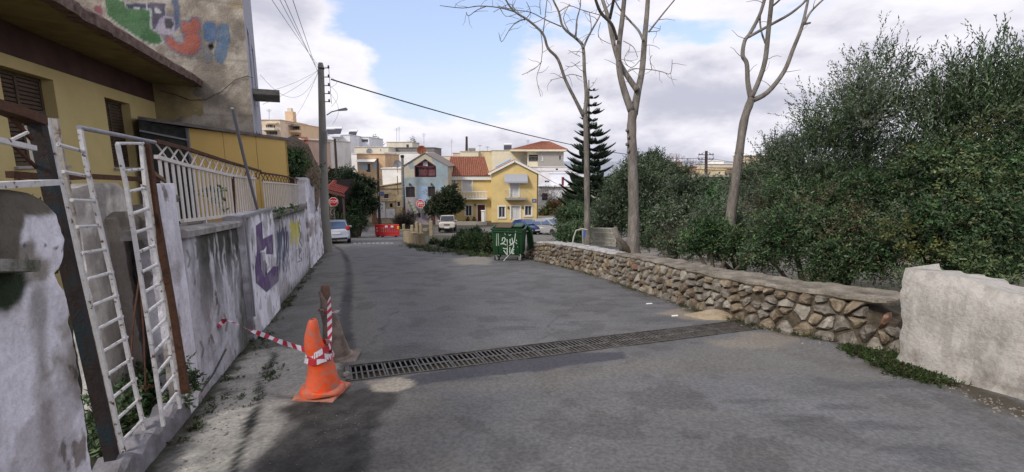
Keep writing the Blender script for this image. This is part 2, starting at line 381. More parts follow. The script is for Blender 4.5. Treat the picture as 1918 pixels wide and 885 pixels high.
def ground_patch(name, x0, x1, y0, y1, res, cut=None, dz=0.0, colf=road_colour, mt=None):
    nx = int(round((x1 - x0) / res)) + 1; ny = int(round((y1 - y0) / res)) + 1
    X, Y = np.meshgrid(np.linspace(x0, x1, nx), np.linspace(y0, y1, ny)); X = X.ravel(); Y = Y.ravel()
    if cut:                                        # pull grid lines onto the drain slot edges
        s = (X - ga.x) * gd.x + (Y - ga.y) * gd.y; t = (X - ga.x) * gn.x + (Y - ga.y) * gn.y
        on = (s > -res) & (s < GL + res)
        for e in (-GW, GW):
            k = on & (np.abs(t - e) < res * 0.51); X[k] += gn.x * (e - t[k]); Y[k] += gn.y * (e - t[k])
        for e in (0, GL):
            k = (np.abs(s - e) < res * 0.51) & (np.abs(t) < GW + .01); X[k] += gd.x * (e - s[k]); Y[k] += gd.y * (e - s[k])
    Z = G(X, Y) + dz
    if res < 0.05: Z = Z + (fbm(X * 1.5, Y * 1.5, 3, 1) - .5) * .02
    i = np.arange(nx * ny).reshape(ny, nx); Q = np.stack([i[:-1, :-1], i[:-1, 1:], i[1:, 1:], i[1:, :-1]], -1).reshape(-1, 4)
    if cut:
        cx = X[Q].mean(1); cy = Y[Q].mean(1); s = (cx - ga.x) * gd.x + (cy - ga.y) * gd.y; t = (cx - ga.x) * gn.x + (cy - ga.y) * gn.y
        Q = Q[~((s > 0) & (s < GL) & (np.abs(t) < GW))]
    o = mesh_obj(name, np.stack([X, Y, Z], 1), None, mt or asphalt, quads=Q, cols=colf(X, Y), smooth=True)
    tag(o, kind='structure'); return o
ground_patch('road', -5.5, 6.5, 1.0, 9.0, 0.04, cut=True)
ground_patch('road', -22, 14, 9.0, 27.0, 0.08)
ground_patch('road', -22, 14, 27.0, 54.0, 0.18)
ground_patch('road', -14, 14, -8.0, 1.0, 0.25)
soil = material('soil', [(0.3, (0.045, 0.038, 0.025)), (0.5, (0.10, 0.085, 0.06)), (0.7, (0.06, 0.065, 0.035))], scale=1.5, bump=0.4, bscale=18, fine=0.15)
def terrain(X, Y):
    Z = G(X, Y) - 0.10
    far = np.clip((Y - 66) / 90, 0, 1); Z = Z + far * (3.5 * np.clip((40 - X) / 80, 0, 1))
    Z = Z - np.clip((Y - 190) / 500, 0, 1) * 34 + 5.0 * sst(0, 1, np.clip((X - 30) / 80, 0, 1)) * sst(0, 1, np.clip((Y - 10) / 40, 0, 1)) * (1 - np.clip((Y - 190) / 200, 0, 1))
    return Z
# one sheet out to the coast, denser close by
xs = np.concatenate([-np.geomspace(900, 14.5, 40), np.linspace(-14, 14, 57), np.geomspace(14.5, 900, 40)]); ys = np.concatenate([[-60, -30, -12], np.linspace(-8, 70, 157), np.geomspace(72, 760, 40)])
XX, YY = np.meshgrid(xs, ys); i = np.arange(XX.size).reshape(XX.shape)
g = mesh_obj('ground', np.stack([XX.ravel(), YY.ravel(), terrain(XX.ravel(), YY.ravel())], 1), None, soil, quads=np.stack([i[:-1, :-1], i[:-1, 1:], i[1:, 1:], i[1:, :-1]], -1).reshape(-1, 4), smooth=True)
tag(g, kind='structure')
sea = material('sea_water', (0.05, 0.09, 0.14), rough=0.25, bump=0.2, bscale=0.3, fine=0)
tag(MB().quad((-9000, 740, -40), (9000, 740, -40), (9000, 14000, -40), (-9000, 14000, -40)).build('sea', sea), kind='structure')
# broken white stop line
white_paint = material('worn_road_paint', [(0.42, (0.13, 0.13, 0.13)), (0.6, (0.38, 0.38, 0.37))], scale=9, bump=0.1)
mb = MB()
for k in range(9):
    a = gnd(662 + k * 8.6, 455); b = gnd(667.5 + k * 8.6, 455); c = gnd(667.5 + k * 8.6, 457.2); d = gnd(662 + k * 8.6, 457.2)
    mb.quad(*[Vector((p.x, p.y, float(G(0, p.y)) + .008)) for p in (d, c, b, a)])
tag(mb.build('stop_line', white_paint), kind='structure')
mb = MB()
for ua, ub, v in ((612, 700, 443.5), (700, 735, 443)):
    a = gnd(ua, v); b = gnd(ub, v); c = gnd(ub, v + 1.4); d = gnd(ua, v + 1.4)
    mb.quad(*[Vector((p.x, p.y, float(G(0, p.y)) + .008)) for p in (d, c, b, a)])
tag(mb.build('road_line', white_paint), kind='structure')

# ------------------------------------------------------------------ drain across the road
iron = material('worn_cast_iron', [(0.35, (0.06, 0.054, 0.048)), (0.6, (0.13, 0.12, 0.11))], scale=12, rough=0.5, metal=0.35, bump=0.15, bscale=60)
dark = material('dark_hollow', (0.006, 0.006, 0.006), rough=0.9, bump=0, fine=0)
concrete = material('rough_concrete', [(0.3, (0.12, 0.115, 0.10)), (0.55, (0.24, 0.23, 0.20)), (0.75, (0.30, 0.285, 0.25))], scale=5, bump=0.25, bscale=45)
rust = material('rusty_iron', [(0.3, (0.035, 0.018, 0.012)), (0.5, (0.09, 0.04, 0.022)), (0.7, (0.05, 0.03, 0.025))], scale=14, bump=0.35, bscale=60, rough=0.9, dist=.4)
drain = thing('road_drain', 'long slotted cast iron drain grating running across the asphalt road', 'drain', (A0.x, A0.y, float(G(0, A0.y))))
def gpt(s, t, dz=0.0):
    x = ga.x + gd.x * s + gn.x * t; y = ga.y + gd.y * s + gn.y * t; return Vector((x, y, float(G(x, y)) + dz))
ch = MB()
for a, b in ((0, GL),):
    ch.quad(gpt(a, -GW, -.22), gpt(b, -GW, -.22), gpt(b, GW, -.22), gpt(a, GW, -.22), 1)
    for t in (-GW, GW): ch.quad(gpt(a, t, .0), gpt(b, t, .0), gpt(b, t, -.22), gpt(a, t, -.22))
    for s_ in (a, b): ch.quad(gpt(s_, -GW, 0), gpt(s_, GW, 0), gpt(s_, GW, -.22), gpt(s_, -GW, -.22))
ch.build('channel', [material('channel_shade', (0.012, 0.012, 0.012)), dark], drain, True)  # near-black walls and floor: shade inside the slots put into the colour
fr = MB()
for t in (-GW - .012, GW + .012): fr.beam(gpt(-.03, t, .004), gpt(GL + .02, t, .004), .014, .02)
fr.beam(gpt(-.02, -GW, .006), gpt(-.02, GW, .006), .045, .035)
fr.build('edge_frame', iron, drain, True)
NP = 16; PL = GL / NP
for p in range(NP):
    s0 = p * PL + .006; s1 = (p + 1) * PL - .006; m = MB(); dz = rng.uniform(-.006, .004)
    for t in (-GW + .008, 0.0, GW - .008): m.beam(gpt(s0, t, dz), gpt(s1, t, dz), .014 if t else .022, .012)
    nb = 6
    for k in range(nb + 1):
        s_ = s0 + (s1 - s0) * k / nb
        sk = 0.0
        m.beam(gpt(min(max(s_, s0 + .008), s1 - .008), -GW + .01, dz + .001), gpt(min(max(s_ + sk, s0 + .008), s1 - .008), GW - .01, dz + .001), .017, .010)
    m.build('grating', iron, drain, True)

# ================================================================== dry stone wall on the right
def poly_at(line, s):
    d = 0
    for a, b in zip(line[:-1], line[1:]):
        l = math.dist(a, b)
        if s <= d + l or (a, b) == (line[-2], line[-1]):
            t = (s - d) / l; t = min(t, 1.15); return Vector((a[0] + (b[0] - a[0]) * t, a[1] + (b[1] - a[1]) * t)), Vector((b[0] - a[0], b[1] - a[1])).normalized()
        d += l
SL = sum(math.dist(a, b) for a, b in zip(STONE_LINE[:-1], STONE_LINE[1:]))
def sm_at(s):
    p = sum((poly_at(STONE_LINE, min(max(s + k * .25, 0), SL))[0] for k in (-2, -1, 0, 1, 2)), Vector((0, 0))) / 5
    d = (poly_at(STONE_LINE, min(s + .4, SL))[0] - poly_at(STONE_LINE, max(s - .4, 0))[0]).normalized()
    return p, d
def WH(s): return float(np.interp(s, [0, 2, 6, 9, 11, 12.5, SL], [0.60, 0.70, 0.66, 0.66, 0.62, 0.58, 0.56]))
def wall_pt(s, z, o=0.0):
    """point on the road face of the stone wall, o metres out towards the road"""
    p, d = sm_at(s); n = Vector((d.y, -d.x))                     # d runs towards the camera; road lies to the left (-x)
    if n.x > 0: n = -n
    q = p + n * (o - z * 0.10); return Vector((q.x, q.y, float(G(q.x, q.y)) + z)), Vector((n.x, n.y, 0)), Vector((d.x, d.y, 0))
sw = thing('stone_wall', 'low rubble stone wall with a concrete cap along the right edge of the road', 'stone wall', (3.0, 9.0, float(G(3, 9))))
stone_mats = [material('stone_grey', [(0.35, (0.11, 0.095, 0.078)), (0.65, (0.27, 0.245, 0.21))], scale=9, bump=0.6, bscale=22, fine=.22, dist=.6),
              material('stone_ochre', [(0.35, (0.12, 0.09, 0.06)), (0.65, (0.31, 0.255, 0.185))], scale=9, bump=0.6, bscale=22, fine=.22, dist=.6),
              material('stone_brown', [(0.35, (0.08, 0.06, 0.042)), (0.65, (0.21, 0.165, 0.12))], scale=9, bump=0.6, bscale=22, fine=.22, dist=.6),
              material('stone_pale', [(0.35, (0.20, 0.18, 0.15)), (0.65, (0.36, 0.33, 0.28))], scale=9, bump=0.6, bscale=22, fine=.22, dist=.6),
              material('stone_red', [(0.35, (0.15, 0.085, 0.055)), (0.65, (0.25, 0.15, 0.105))], scale=9, bump=0.6, bscale=22, fine=.22, dist=.6)]
sr = random.Random(3)
sites = []; s = 0.1; ROWS = 5
cells_w = 0.0
for row in range(ROWS):
    s = sr.uniform(0, .2)
    while s < SL:
        wdt = sr.uniform(.12, .32) * (1.0 + 0.15 * (1.5 - row) * .3)
        h = WH(s)
        sites.append((s + wdt / 2, (row + .5 + sr.uniform(-.33, .33)) * h / ROWS)); s += wdt
sites = [q for q in sr.sample(sites, len(sites)) if sr.random() > .10]
def clip(poly, nx, ny, c):
    out = []
    for i in range(len(poly)):
        a, b = poly[i], poly[(i + 1) % len(poly)]; da = a[0] * nx + a[1] * ny - c; db = b[0] * nx + b[1] * ny - c
        if da <= 0: out.append(a)
        if (da < 0) != (db < 0) and abs(da - db) > 1e-9: t = da / (da - db); out.append((a[0] + (b[0] - a[0]) * t, a[1] + (b[1] - a[1]) * t))
    return out
nst = 0
for i, (cx, cz) in enumerate(sites):
    h = WH(cx); poly = [(cx - .3, -.06), (cx + .3, -.06), (cx + .3, h), (cx - .3, h)]
    for j, (qx, qz) in enumerate(sites):
        if i == j or abs(qx - cx) > .7: continue
        nx, nz = qx - cx, (qz - cz); c = (qx * qx + qz * qz - cx * cx - cz * cz) / 2
        poly = clip(poly, nx, nz, c)
        if len(poly) < 3: break
    if len(poly) < 3: continue
    ar = abs(sum(poly[k][0] * poly[(k + 1) % len(poly)][1] - poly[(k + 1) % len(poly)][0] * poly[k][1] for k in range(len(poly)))) / 2
    if ar < .005: continue
    if cx > SL - .7 and cz > .34 + (SL - cx) * .25: continue                     # the near end has lost its top stones
    if sr.random() < .03: continue
    mx = sum(p[0] for p in poly) / len(poly); mz = sum(p[1] for p in poly) / len(poly)
    # resample the outline to give a rugged edge
    pp = []
    for k in range(len(poly)):
        a, b = poly[k], poly[(k + 1) % len(poly)]
        if math.dist(a, b) > .03: pp.append(a)
        if math.dist(a, b) > .09: pp.append(((a[0] + b[0]) / 2 + sr.uniform(-.02, .02), (a[1] + b[1]) / 2 + sr.uniform(-.02, .02)))
    if len(poly) <= 6:                               # knock the corners off so that no two stones share a clean joint
        pp = []
        for k in range(len(poly)):
            a, b = poly[k], poly[(k + 1) % len(poly)]; t = sr.uniform(.16, .34); q = sr.uniform(.66, .84)
            pp += [(a[0] + (b[0] - a[0]) * t, a[1] + (b[1] - a[1]) * t), (a[0] + (b[0] - a[0]) * q, a[1] + (b[1] - a[1]) * q)]
    poly = pp; n = len(poly)
    if n < 4: continue
    proud = sr.uniform(.015, .10); m = MB(); V = []
    tl = (sr.uniform(-.22, .22), sr.uniform(-.22, .22))
    for shrink, dep in ((.97, -.10), (.94, proud * .25), (.64 + sr.uniform(-.14, .12), proud), ):
        for (px, pz) in poly:
            k = shrink * (1 + sr.uniform(-.11, .05)) - .016 / max(.05, math.hypot(px - mx, pz - mz)) * .5
            qx, qz = mx + (px - mx) * k, mz + (pz - mz) * k
            d = dep + ((qx - mx) * tl[0] + (qz - mz) * tl[1]) * (dep > 0) * 1.0 + sr.uniform(-.016, .016) * (dep > 0)
            V.append(wall_pt(qx, qz, d)[0])
    V.append(wall_pt(mx + sr.uniform(-.02, .02), mz + sr.uniform(-.02, .02), proud + sr.uniform(0, .02))[0])
    F = [(r * n + k, r * n + (k + 1) % n, (r + 1) * n + (k + 1) % n, (r + 1) * n + k) for r in (0, 1) for k in range(n)] + [(2 * n + k, 2 * n + (k + 1) % n, 3 * n) for k in range(n)]
    m.add(V, F)
    far = cx < 6
    mt = sr.choices(stone_mats, ([5, 5, 3, .8, .25] if far else [7, 3, 3, 2, .3]))[0]
    o = m.build('stone', mt, sw, True); flip_fix(o); shade_auto(o, 30); nst += 1
print('stones', nst)
# earth and mortar core behind the stones, then the cap slab
core = MB(); cmat = material('mortar_core', [(0.35, (0.045, 0.036, 0.026)), (0.6, (0.10, 0.08, 0.055))], scale=14, bump=0.6, bscale=25, fine=.2)
ns = 90
ring = []
for k in range(ns + 1):
    s_ = SL * k / ns; h = WH(s_) - .02 - (.22 * sst(SL - .9, SL, s_))
    p0, n_, d_ = wall_pt(s_, -.05, -.015); p1, _, _ = wall_pt(s_, h, -.02)
    ring.append([p0, p1, p1 - n_ * .5, p0 - n_ * .5])
V = [q for r in ring for q in r]; F = [(k * 4 + j, (k + 1) * 4 + j, (k + 1) * 4 + (j + 1) % 4, k * 4 + (j + 1) % 4) for k in range(ns) for j in range(4)] + [(0, 1, 2, 3), (ns * 4 + 3, ns * 4 + 2, ns * 4 + 1, ns * 4)]
core.add(V, F); flip_fix(core.build('core', cmat, sw, True))
capm = material('weathered_cap_concrete', [(0.28, (0.07, 0.06, 0.045)), (0.48, (0.17, 0.15, 0.12)), (0.68, (0.27, 0.24, 0.20))], scale=3.5, bump=0.4, bscale=28, fine=.2)
capw = material('pale_cap_concrete', [(0.3, (0.22, 0.21, 0.20)), (0.6, (0.42, 0.41, 0.41))], scale=5, bump=0.4, bscale=28, fine=.18)
def cap(sa, sb, w0, w1, th, mt, front=0.05, lift=0.0, rag=.035):
    n = max(8, int((sb - sa) / .06)); c = 9; V = []; 
    for k in range(n + 1):
        s_ = sa + (sb - sa) * k / n; e = min(k, n - k) / n; h = WH(s_) + lift
        fo = front + (fbm(s_ * 3.1, 1.2, 4, 1) - .5) * rag * 3 + rag * .8 * (vnoise(np.array(s_ * 14.), np.array(3.), 2) - .5)
        wd = w0 + (w1 - w0) * k / n + (fbm(s_ * 2., 9.7, 3, 3) - .5) * .25
        if e < .04: fo -= (.04 - e) * 3; wd -= (.04 - e) * 4
        base, n_, d_ = wall_pt(s_, h, 0)
        prof = [(fo - .03, -th * (.9 + .5 * fbm(s_ * 5, 2.2, 3, 4))), (fo + .008, -th * .55), (fo, -th * .12), (fo - .025, .0)] + [(fo - .025 - (wd - .03) * q, .0) for q in (.25, .5, .75)] + [(fo - wd, .0), (fo - wd, -th)]
        for q, (o_, z_) in enumerate(prof):
            b = base + n_ * (float(o_) + .10 * 0); zz = float(z_) + (float(fbm(s_ * 4, q * 1.3, 4, 2)) - .5) * (.07 if q > 2 else .04)
            V.append(Vector((b.x, b.y, b.z + zz + th * .7)))
    F = [(k * c + j, (k + 1) * c + j, (k + 1) * c + (j + 1) % c, k * c + (j + 1) % c) for k in range(n) for j in range(c)] + [tuple(range(c)), tuple(n * c + j for j in range(c))[::-1]]
    o = MB().add(V, F).build('cap_slab', mt, sw, True); flip_fix(o); shade_auto(o, 40); return o
tag(cap(0.0, 3.0, .34, .40, .07, capw, front=.03, lift=-.01), label='pale grey concrete cap')
tag(cap(2.95, 6.9, .40, .46, .07, capw, front=.05, lift=.0), label='pale grey concrete cap, raised')
cap(6.85, 10.2, .50, .62, .06, capm, front=.02)
cap(10.15, SL - .05, .62, .66, .07, capm, front=.05, rag=.05)
# loose stones fallen at the near end and pile of sand by the drain
blobs = []
def rock(name, c, r, mt, seed, label=None, parent=None, squash=(1, 1, .75)):
    q = random.Random(seed); V = []; F = []; n = 7
    V.append(Vector((0, 0, -1)))
    for i, la in enumerate((-.5, .25, .8)):
        for j in range(n):
            a = 2 * math.pi * (j + .5 * (i % 2)) / n; V.append(Vector((math.cos(a) * math.cos(la), math.sin(a) * math.cos(la), math.sin(la))) * q.uniform(.78, 1.12))
    V.append(Vector((0, 0, 1)) * q.uniform(.8, 1))
    F += [(0, 1 + (j + 1) % n, 1 + j) for j in range(n)]
    for i in range(2): F += [(1 + i * n + j, 1 + i * n + (j + 1) % n, 1 + (i + 1) * n + (j + 1) % n, 1 + (i + 1) * n + j) for j in range(n)]
    F += [(1 + 2 * n + j, 1 + 2 * n + (j + 1) % n, 1 + 3 * n) for j in range(n)]
    V = [Vector((v.x * r * squash[0], v.y * r * squash[1], v.z * r * squash[2])) for v in V]
    o = mesh_obj(name, V, F, mt, parent); o.location = c; o.rotation_euler = (0, 0, q.uniform(0, 6)); flip_fix(o); shade_auto(o, 28)
    if label: tag(o, label, 'stone')
    return o
def onG(u, v, dz=0):
    p = gnd(u, v); return Vector((p.x, p.y, float(G(p.x, p.y)) + dz))
p = onG(1655, 640); rock('stone', (p.x, p.y + .05, p.z + .06), .17, stone_mats[1], 4, 'orange brown stone wedged against the white plastered block', squash=(1.2, 1, .6))
p = onG(1590, 637); rock('stone', p + Vector((0, 0, .05)), .12, stone_mats[0], 5, 'grey fallen stone at the broken near end of the stone wall')
p = onG(1480, 625); rock('stone', p + Vector((-.03, 0, .03)), .09, stone_mats[0], 8, 'mossy stone at the wall foot just right of the drain end')
# sand heap
p = onG(1338, 594); m = MB(); n = 14
V = [Vector((0, 0, .13))]; F = []
for r_, z_ in ((.10, .105), (.22, .05), (.34, .0), (.40, -.03)):
    for j in range(n):
        a = 2 * math.pi * j / n; k = r_ * (1 + .25 * (rng.random() - .5)); V.append(Vector((math.cos(a) * k * 1.25, math.sin(a) * k * .8, z_)))
F += [(0, 1 + j, 1 + (j + 1) % n) for j in range(n)]
for i in range(3): F += [(1 + i * n + j, 1 + (i + 1) * n + j, 1 + (i + 1) * n + (j + 1) % n, 1 + i * n + (j + 1) % n) for j in range(n)]
o = mesh_obj('sand_heap', V, F, material('ochre_sand', [(0.3, (0.25, 0.195, 0.125)), (0.7, (0.38, 0.31, 0.22))], scale=14, bump=.5, bscale=50), smooth=True)
o.location = p; tag(o, 'small heap of ochre sand at the foot of the stone wall near the drain', 'sand heap')

# ------------------------------------------------------------------ white plastered wall block at the right edge
blockm = material('white_stucco', [(0.28, (0.17, 0.15, 0.13)), (0.42, (0.38, 0.36, 0.33)), (0.7, (0.47, 0.45, 0.42))], scale=2.6, bump=0.6, streak=.22, bscale=26, fine=.12, detail=9)
B0 = gnd(1692, 690); B1 = gnd(1918, 772); bd = Vector((B1.x - B0.x, B1.y - B0.y, 0)).normalized()
bd = Vector((0.36, -0.93, 0)).normalized(); bn = Vector((-bd.y, bd.x, 0)); bn = bn if bn.x < 0 else -bn
nsx, nsz = 90, 34
V = []
for i in range(nsx + 1):
    a = i / nsx * 3.6
    for j in range(nsz + 1):
        b = j / nsz
        e = .08 * float(fbm(3.3, b * 6, 4, 1)) + .17 * b + (.10 if b < .25 else 0) * (1 - b / .25); ed = math.exp(-a / .5)
        top = 1.03 - .10 * sst(.35, .7, a) - .055 * a + .03 * float(fbm(a * 3, 1, 3, 2))
        base = B0 + bd * (a - e * ed)
        z0 = float(G(base.x, base.y)) - .1; z = z0 + b * (top + .1)
        o_ = (float(fbm(a * 4, b * 4, 4, 3)) - .5) * .06 + (float(fbm(a * 1.3, b * 1.5, 3, 5)) - .5) * .07 - b * .06 - .05 * sst(.9, 1., b) - .05 * math.exp(-a / .06) + .10 * (1 - sst(0, .16, b)) * float(fbm(a * 2, 7, 3, 0))
        V.append(Vector((base.x, base.y, z)) + bn * o_)
F = [(i * (nsz + 1) + j, (i + 1) * (nsz + 1) + j, (i + 1) * (nsz + 1) + j + 1, i * (nsz + 1) + j + 1) for i in range(nsx) for j in range(nsz)]
n0 = len(V); TH = .55
border = [j for j in range(nsz + 1)] + [i * (nsz + 1) + nsz for i in range(1, nsx + 1)] + [nsx * (nsz + 1) + j for j in range(nsz - 1, -1, -1)]
for q, k in enumerate(border):
    v = V[k]; V.append(v - bn * (TH + .06 * math.sin(q * 1.7)) + Vector((0, 0, -.05 * (q > nsz))))
F += [(border[k], border[k + 1], n0 + k + 1, n0 + k) for k in range(len(border) - 1)] + [tuple(range(n0, n0 + len(border)))]
blk = mesh_obj('white_wall', V, F, blockm); flip_fix(blk); shade_auto(blk, 50)
tag(blk, 'thick white plastered wall with rough crumbling end at the right edge of the photo', 'wall')
mb = MB()                                                          # flaked render slabs lying on its top
for a, b, w_ in ((.9, 2.2, .10), (1.6, 3.1, .16)):
    p = B0 + bd * a; q = B0 + bd * b; zt = lambda t: float(G((B0 + bd * t).x, (B0 + bd * t).y)) + 1.03 - .10 - .055 * t
    mb.beam(Vector((p.x, p.y, zt(a) + .03)) - bn * (w_ + .05), Vector((q.x, q.y, zt(b) + .035)) - bn * (w_ + .06), w_ * 1.6, .035)
mb.build('render_flake', blockm, blk)
# ================================================================== left roadside wall, gate frames and fence
W0 = Vector((-2.75, 3.8, 0))
def Wpt(s, z, off=0.0): return Vector((W0.x + WD.x * s - WN.x * off, W0.y + WD.y * s - WN.y * off, z))
def Wsz(u, v, off=0.0):
    p = atW(u, v, off); return ((p - W0 + WN * off).dot(WD), p.z)
def projA(P):
    D = P @ np.array(FW); return 959 + FPX * P[:, 0] / D, 442.5 - FPX * (P @ np.array(UP)) / D
plaster = material('old_painted_plaster', [(0.33, (0.36, 0.32, 0.28)), (0.37, (0.90, 0.89, 0.88)), (0.7, (1.08, 1.08, 1.08))], scale=4.5, detail=12, attr='Col', bump=0.5, bscale=32, fine=0.12, stretch=(1, 1, .75), rough=.9, streak=.18)
LAV = np.array((0.72, 0.71, 0.79)); TAN = np.array((0.23, 0.20, 0.16)); DRK = np.array((0.055, 0.055, 0.045))
def old_wall(s, z, hz, seed, peel=.5, streak=.6, base=LAV):
    """flaking limewash: s along, z up, hz height below the top"""
    f1 = fbm(s * 1.3 + seed, z * 1.3, 5, 0); f2 = fbm(s * 5 + seed, z * 5, 4, 2); f3 = fbm(s * 18, z * 18 + seed, 3, 3)
    c = np.ones((len(s), 3)) * base * (0.78 + .4 * f1[:, None]) * (.9 + .2 * f3[:, None])
    def mix(col, m):
        m = np.clip(m, 0, 1)[:, None]; c[:] = c * (1 - m) + np.array(col) * m
    mix(TAN * 1.1, sst(peel - .02, peel + .04, f1 * .6 + f2 * .4) * .8)
    mix((0.30, 0.26, 0.27), sst(.55, .62, fbm(s * 2.3 + 3, z * 2.3 + seed, 4, 5)) * .5)
    st = fbm(s * 6 + seed, z * 2.2, 5, 4); mix(DRK, sst(.50, .66, st + .20 * np.exp(-hz / .35) - .08) * streak * np.exp(-hz / .6) * 1.3)
    mix(DRK * 1.3, sst(.56, .72, f2 + .1 * np.exp(-hz / .15)) * streak * .5)
    return c, mix, (f1, f2, f3)
def strokes(c, u, v, pts, wd, col, soft=1.2, al=.9):
    m = (1 - sst(wd / 2 - soft / 2, wd / 2 + soft / 2, ldist(u, v, pts)))[:, None] * al; return c * (1 - m) + np.array(col) * m
def fillp(c, u, v, poly, col, soft=1.0, al=.9):
    m = (1 - sst(-soft / 2, soft / 2, sdf(u, v, poly)))[:, None] * al; return c * (1 - m) + np.array(col) * m
def sheet(name, s0, s1, top, off, th, colf, res=.035, bot=None, sl=None, sr_=None, parent=None, mt=None, amp=.02):
    nx = max(2, int((s1 - s0) / res)); zt = [top(s0), top(s1)]; 
    bot = bot or (lambda s: float(G(0, W0.y + WD.y * s)) - .08)
    nz = max(2, int((max(zt) - min(bot(s0), bot(s1))) / res))
    A, B = np.meshgrid(np.linspace(0, 1, nx + 1), np.linspace(0, 1, nz + 1), indexing='ij'); A = A.ravel(); B = B.ravel()
    sc = s0 + (s1 - s0) * A; TT = np.vectorize(top)(sc); BB = np.vectorize(bot)(sc); Zq = BB + (TT - BB) * B
    L_ = np.full(len(A), s0) if sl is None else sl(Zq); R_ = np.full(len(A), s1) if sr_ is None else sr_(Zq)
    s = L_ + (R_ - L_) * A; T = np.vectorize(top)(s); Bt = np.vectorize(bot)(s); z = Bt + (T - Bt) * B
    edge = np.minimum(np.minimum(A * (s1 - s0), (1 - A) * (s1 - s0)), (1 - B) * (T - Bt))
    o = off - (fbm(s * 2.5, z * 2.5, 4, 1) - .5) * amp * 2 - (fbm(s * 9, z * 9, 3, 3) - .5) * amp * .7 + .015 * np.exp(-edge / .02)
    P = np.stack([W0.x + WD.x * s - WN.x * o, W0.y + WD.y * s - WN.y * o, z], 1)
    u, v = projA(P); c = colf(s, z, T - z, u, v)
    i = np.arange((nx + 1) * (nz + 1)).reshape(nx + 1, nz + 1); Q = np.stack([i[:-1, :-1], i[1:, :-1], i[1:, 1:], i[:-1, 1:]], -1).reshape(-1, 4)
    bd_ = np.concatenate([i[0, :], i[1:, -1], i[-1, -2::-1]]); n0 = len(P)
    back = P[bd_] - np.array(WN) * (th + 0.0); P = np.vstack([P, back]); c = np.vstack([c, c[bd_] * .9])
    k = np.arange(len(bd_) - 1); Q2 = np.stack([bd_[k], bd_[k + 1], n0 + k + 1, n0 + k], -1)
    # back face as a strip between its two uprights
    nb = nz + 1; lft = n0 + np.arange(nb); rgt = n0 + len(bd_) - 1 - np.arange(nb)
    Q3 = np.stack([lft[:-1], lft[1:], rgt[1:], rgt[:-1]], -1)
    me = mesh_obj(name, P, None, mt or plaster, parent, True, quads=np.vstack([Q, Q2, Q3]), cols=c); flip_fix(me); shade_auto(me, 50); return me
# --- A: crumbling wall nearest the camera, its broken edge traced up the right side
prof = [(175, 900), (165, 800), (152, 700), (140, 610), (128, 545), (104, 520), (118, 495), (128, 450), (112, 400), (88, 375), (60, 362), (20, 356), (-60, 352)]
pz = [Wsz(*p) for p in prof]
zz = np.array([p[1] for p in pz[:10]]); ss = np.array([p[0] for p in pz[:10]])
def srA(z): return np.interp(z, zz, ss) + (fbm(z * 22, z * 0 + 3, 3, 1) - .5) * .025
topz = pz[9][1]
def topA(s): return float(np.interp(s, [p[0] for p in pz[:8:-1]], [p[1] for p in pz[:8:-1]]))
def colA(s, z, hz, u, v):
    c, mix, (f1, f2, f3) = old_wall(s, z, hz, 2.0, .60, .35, LAV * 1.02)
    # bare brown render along the top and a vertical tan wash
    m = fbm(s * 6, z * 6, 4, 6)
    mix((0.13, 0.115, 0.095), (1 - sst(-6, 6, sdf(u, v, [(-200, 340), (60, 345), (98, 375), (108, 405), (50, 410), (44, 470), (40, 505), (-200, 520)]) + (m - .5) * 40)))
    mix((0.20, 0.175, 0.15), (1 - sst(4, 26, np.abs(u - 72 - (v - 560) * .06) + (m - .5) * 30)) * (v > 480) * .55)
    mix((0.02, 0.035, 0.015), (1 - sst(-6, 10, sdf(u, v, [(-200, 520), (50, 500), (60, 530), (40, 560), (10, 575), (-200, 580)]) + (m - .5) * 30)))
    c = strokes(c, u, v, [(20, 455), (60, 462), (90, 460), (120, 470)], 1.5, (0.05, 0.045, 0.05), 1)
    return c
wallA = sheet('roadside_wall', Wsz(-330, 600)[0], ss.max() + .01, topA, 0, .24, colA, res=.016, sr_=srA)
tag(wallA, 'crumbling lavender white plaster wall at the left edge, nearest the camera', 'wall')
mossm = material('mossy_ledge', [(0.35, (0.05, 0.06, 0.03)), (0.55, (0.20, 0.19, 0.17)), (0.7, (0.30, 0.29, 0.28))], scale=12, bump=.5, bscale=30)
a = atW(-90, 498, -.03); b = atW(44, 500, -.03); c_ = atW(44, 522, -.03)
MB().beam((a + b) / 2 + (a - b) * .5, b, .11, abs(b.z - c_.z), m=0).build('mossy_ledge', mossm, wallA)
# --- low plinth closing the gap under the gate frames
kerbm = material('lavender_plinth', [(0.35, (0.13, 0.125, 0.13)), (0.65, (0.27, 0.265, 0.30))], scale=5, bump=.4, bscale=35)
s0, s1 = Wsz(190, 890)[0], Wsz(352, 735)[0]
m = MB(); V = []
nk = 24
for k in range(nk + 1):
    s = s0 + (s1 - s0) * k / nk; zb = float(G(0, W0.y + WD.y * s)) - .08; zt = zb + .24 + .03 * math.sin(k * 1.3)
    V += [Wpt(s, zb, -.01), Wpt(s, zt - .02, 0.0 + .006 * math.sin(k * 2.1)), Wpt(s, zt, .03), Wpt(s, zt, .16), Wpt(s, zb, .16)]
m.add(V, [(k * 5 + j, (k + 1) * 5 + j, (k + 1) * 5 + (j + 1) % 5, k * 5 + (j + 1) % 5) for k in range(nk) for j in range(5)] + [(0, 1, 2, 3, 4), tuple(nk * 5 + j for j in range(5))])
tag(flip_fix(m.build('plinth', kerbm)), 'low lavender concrete plinth below the white ladder gates', 'plinth')
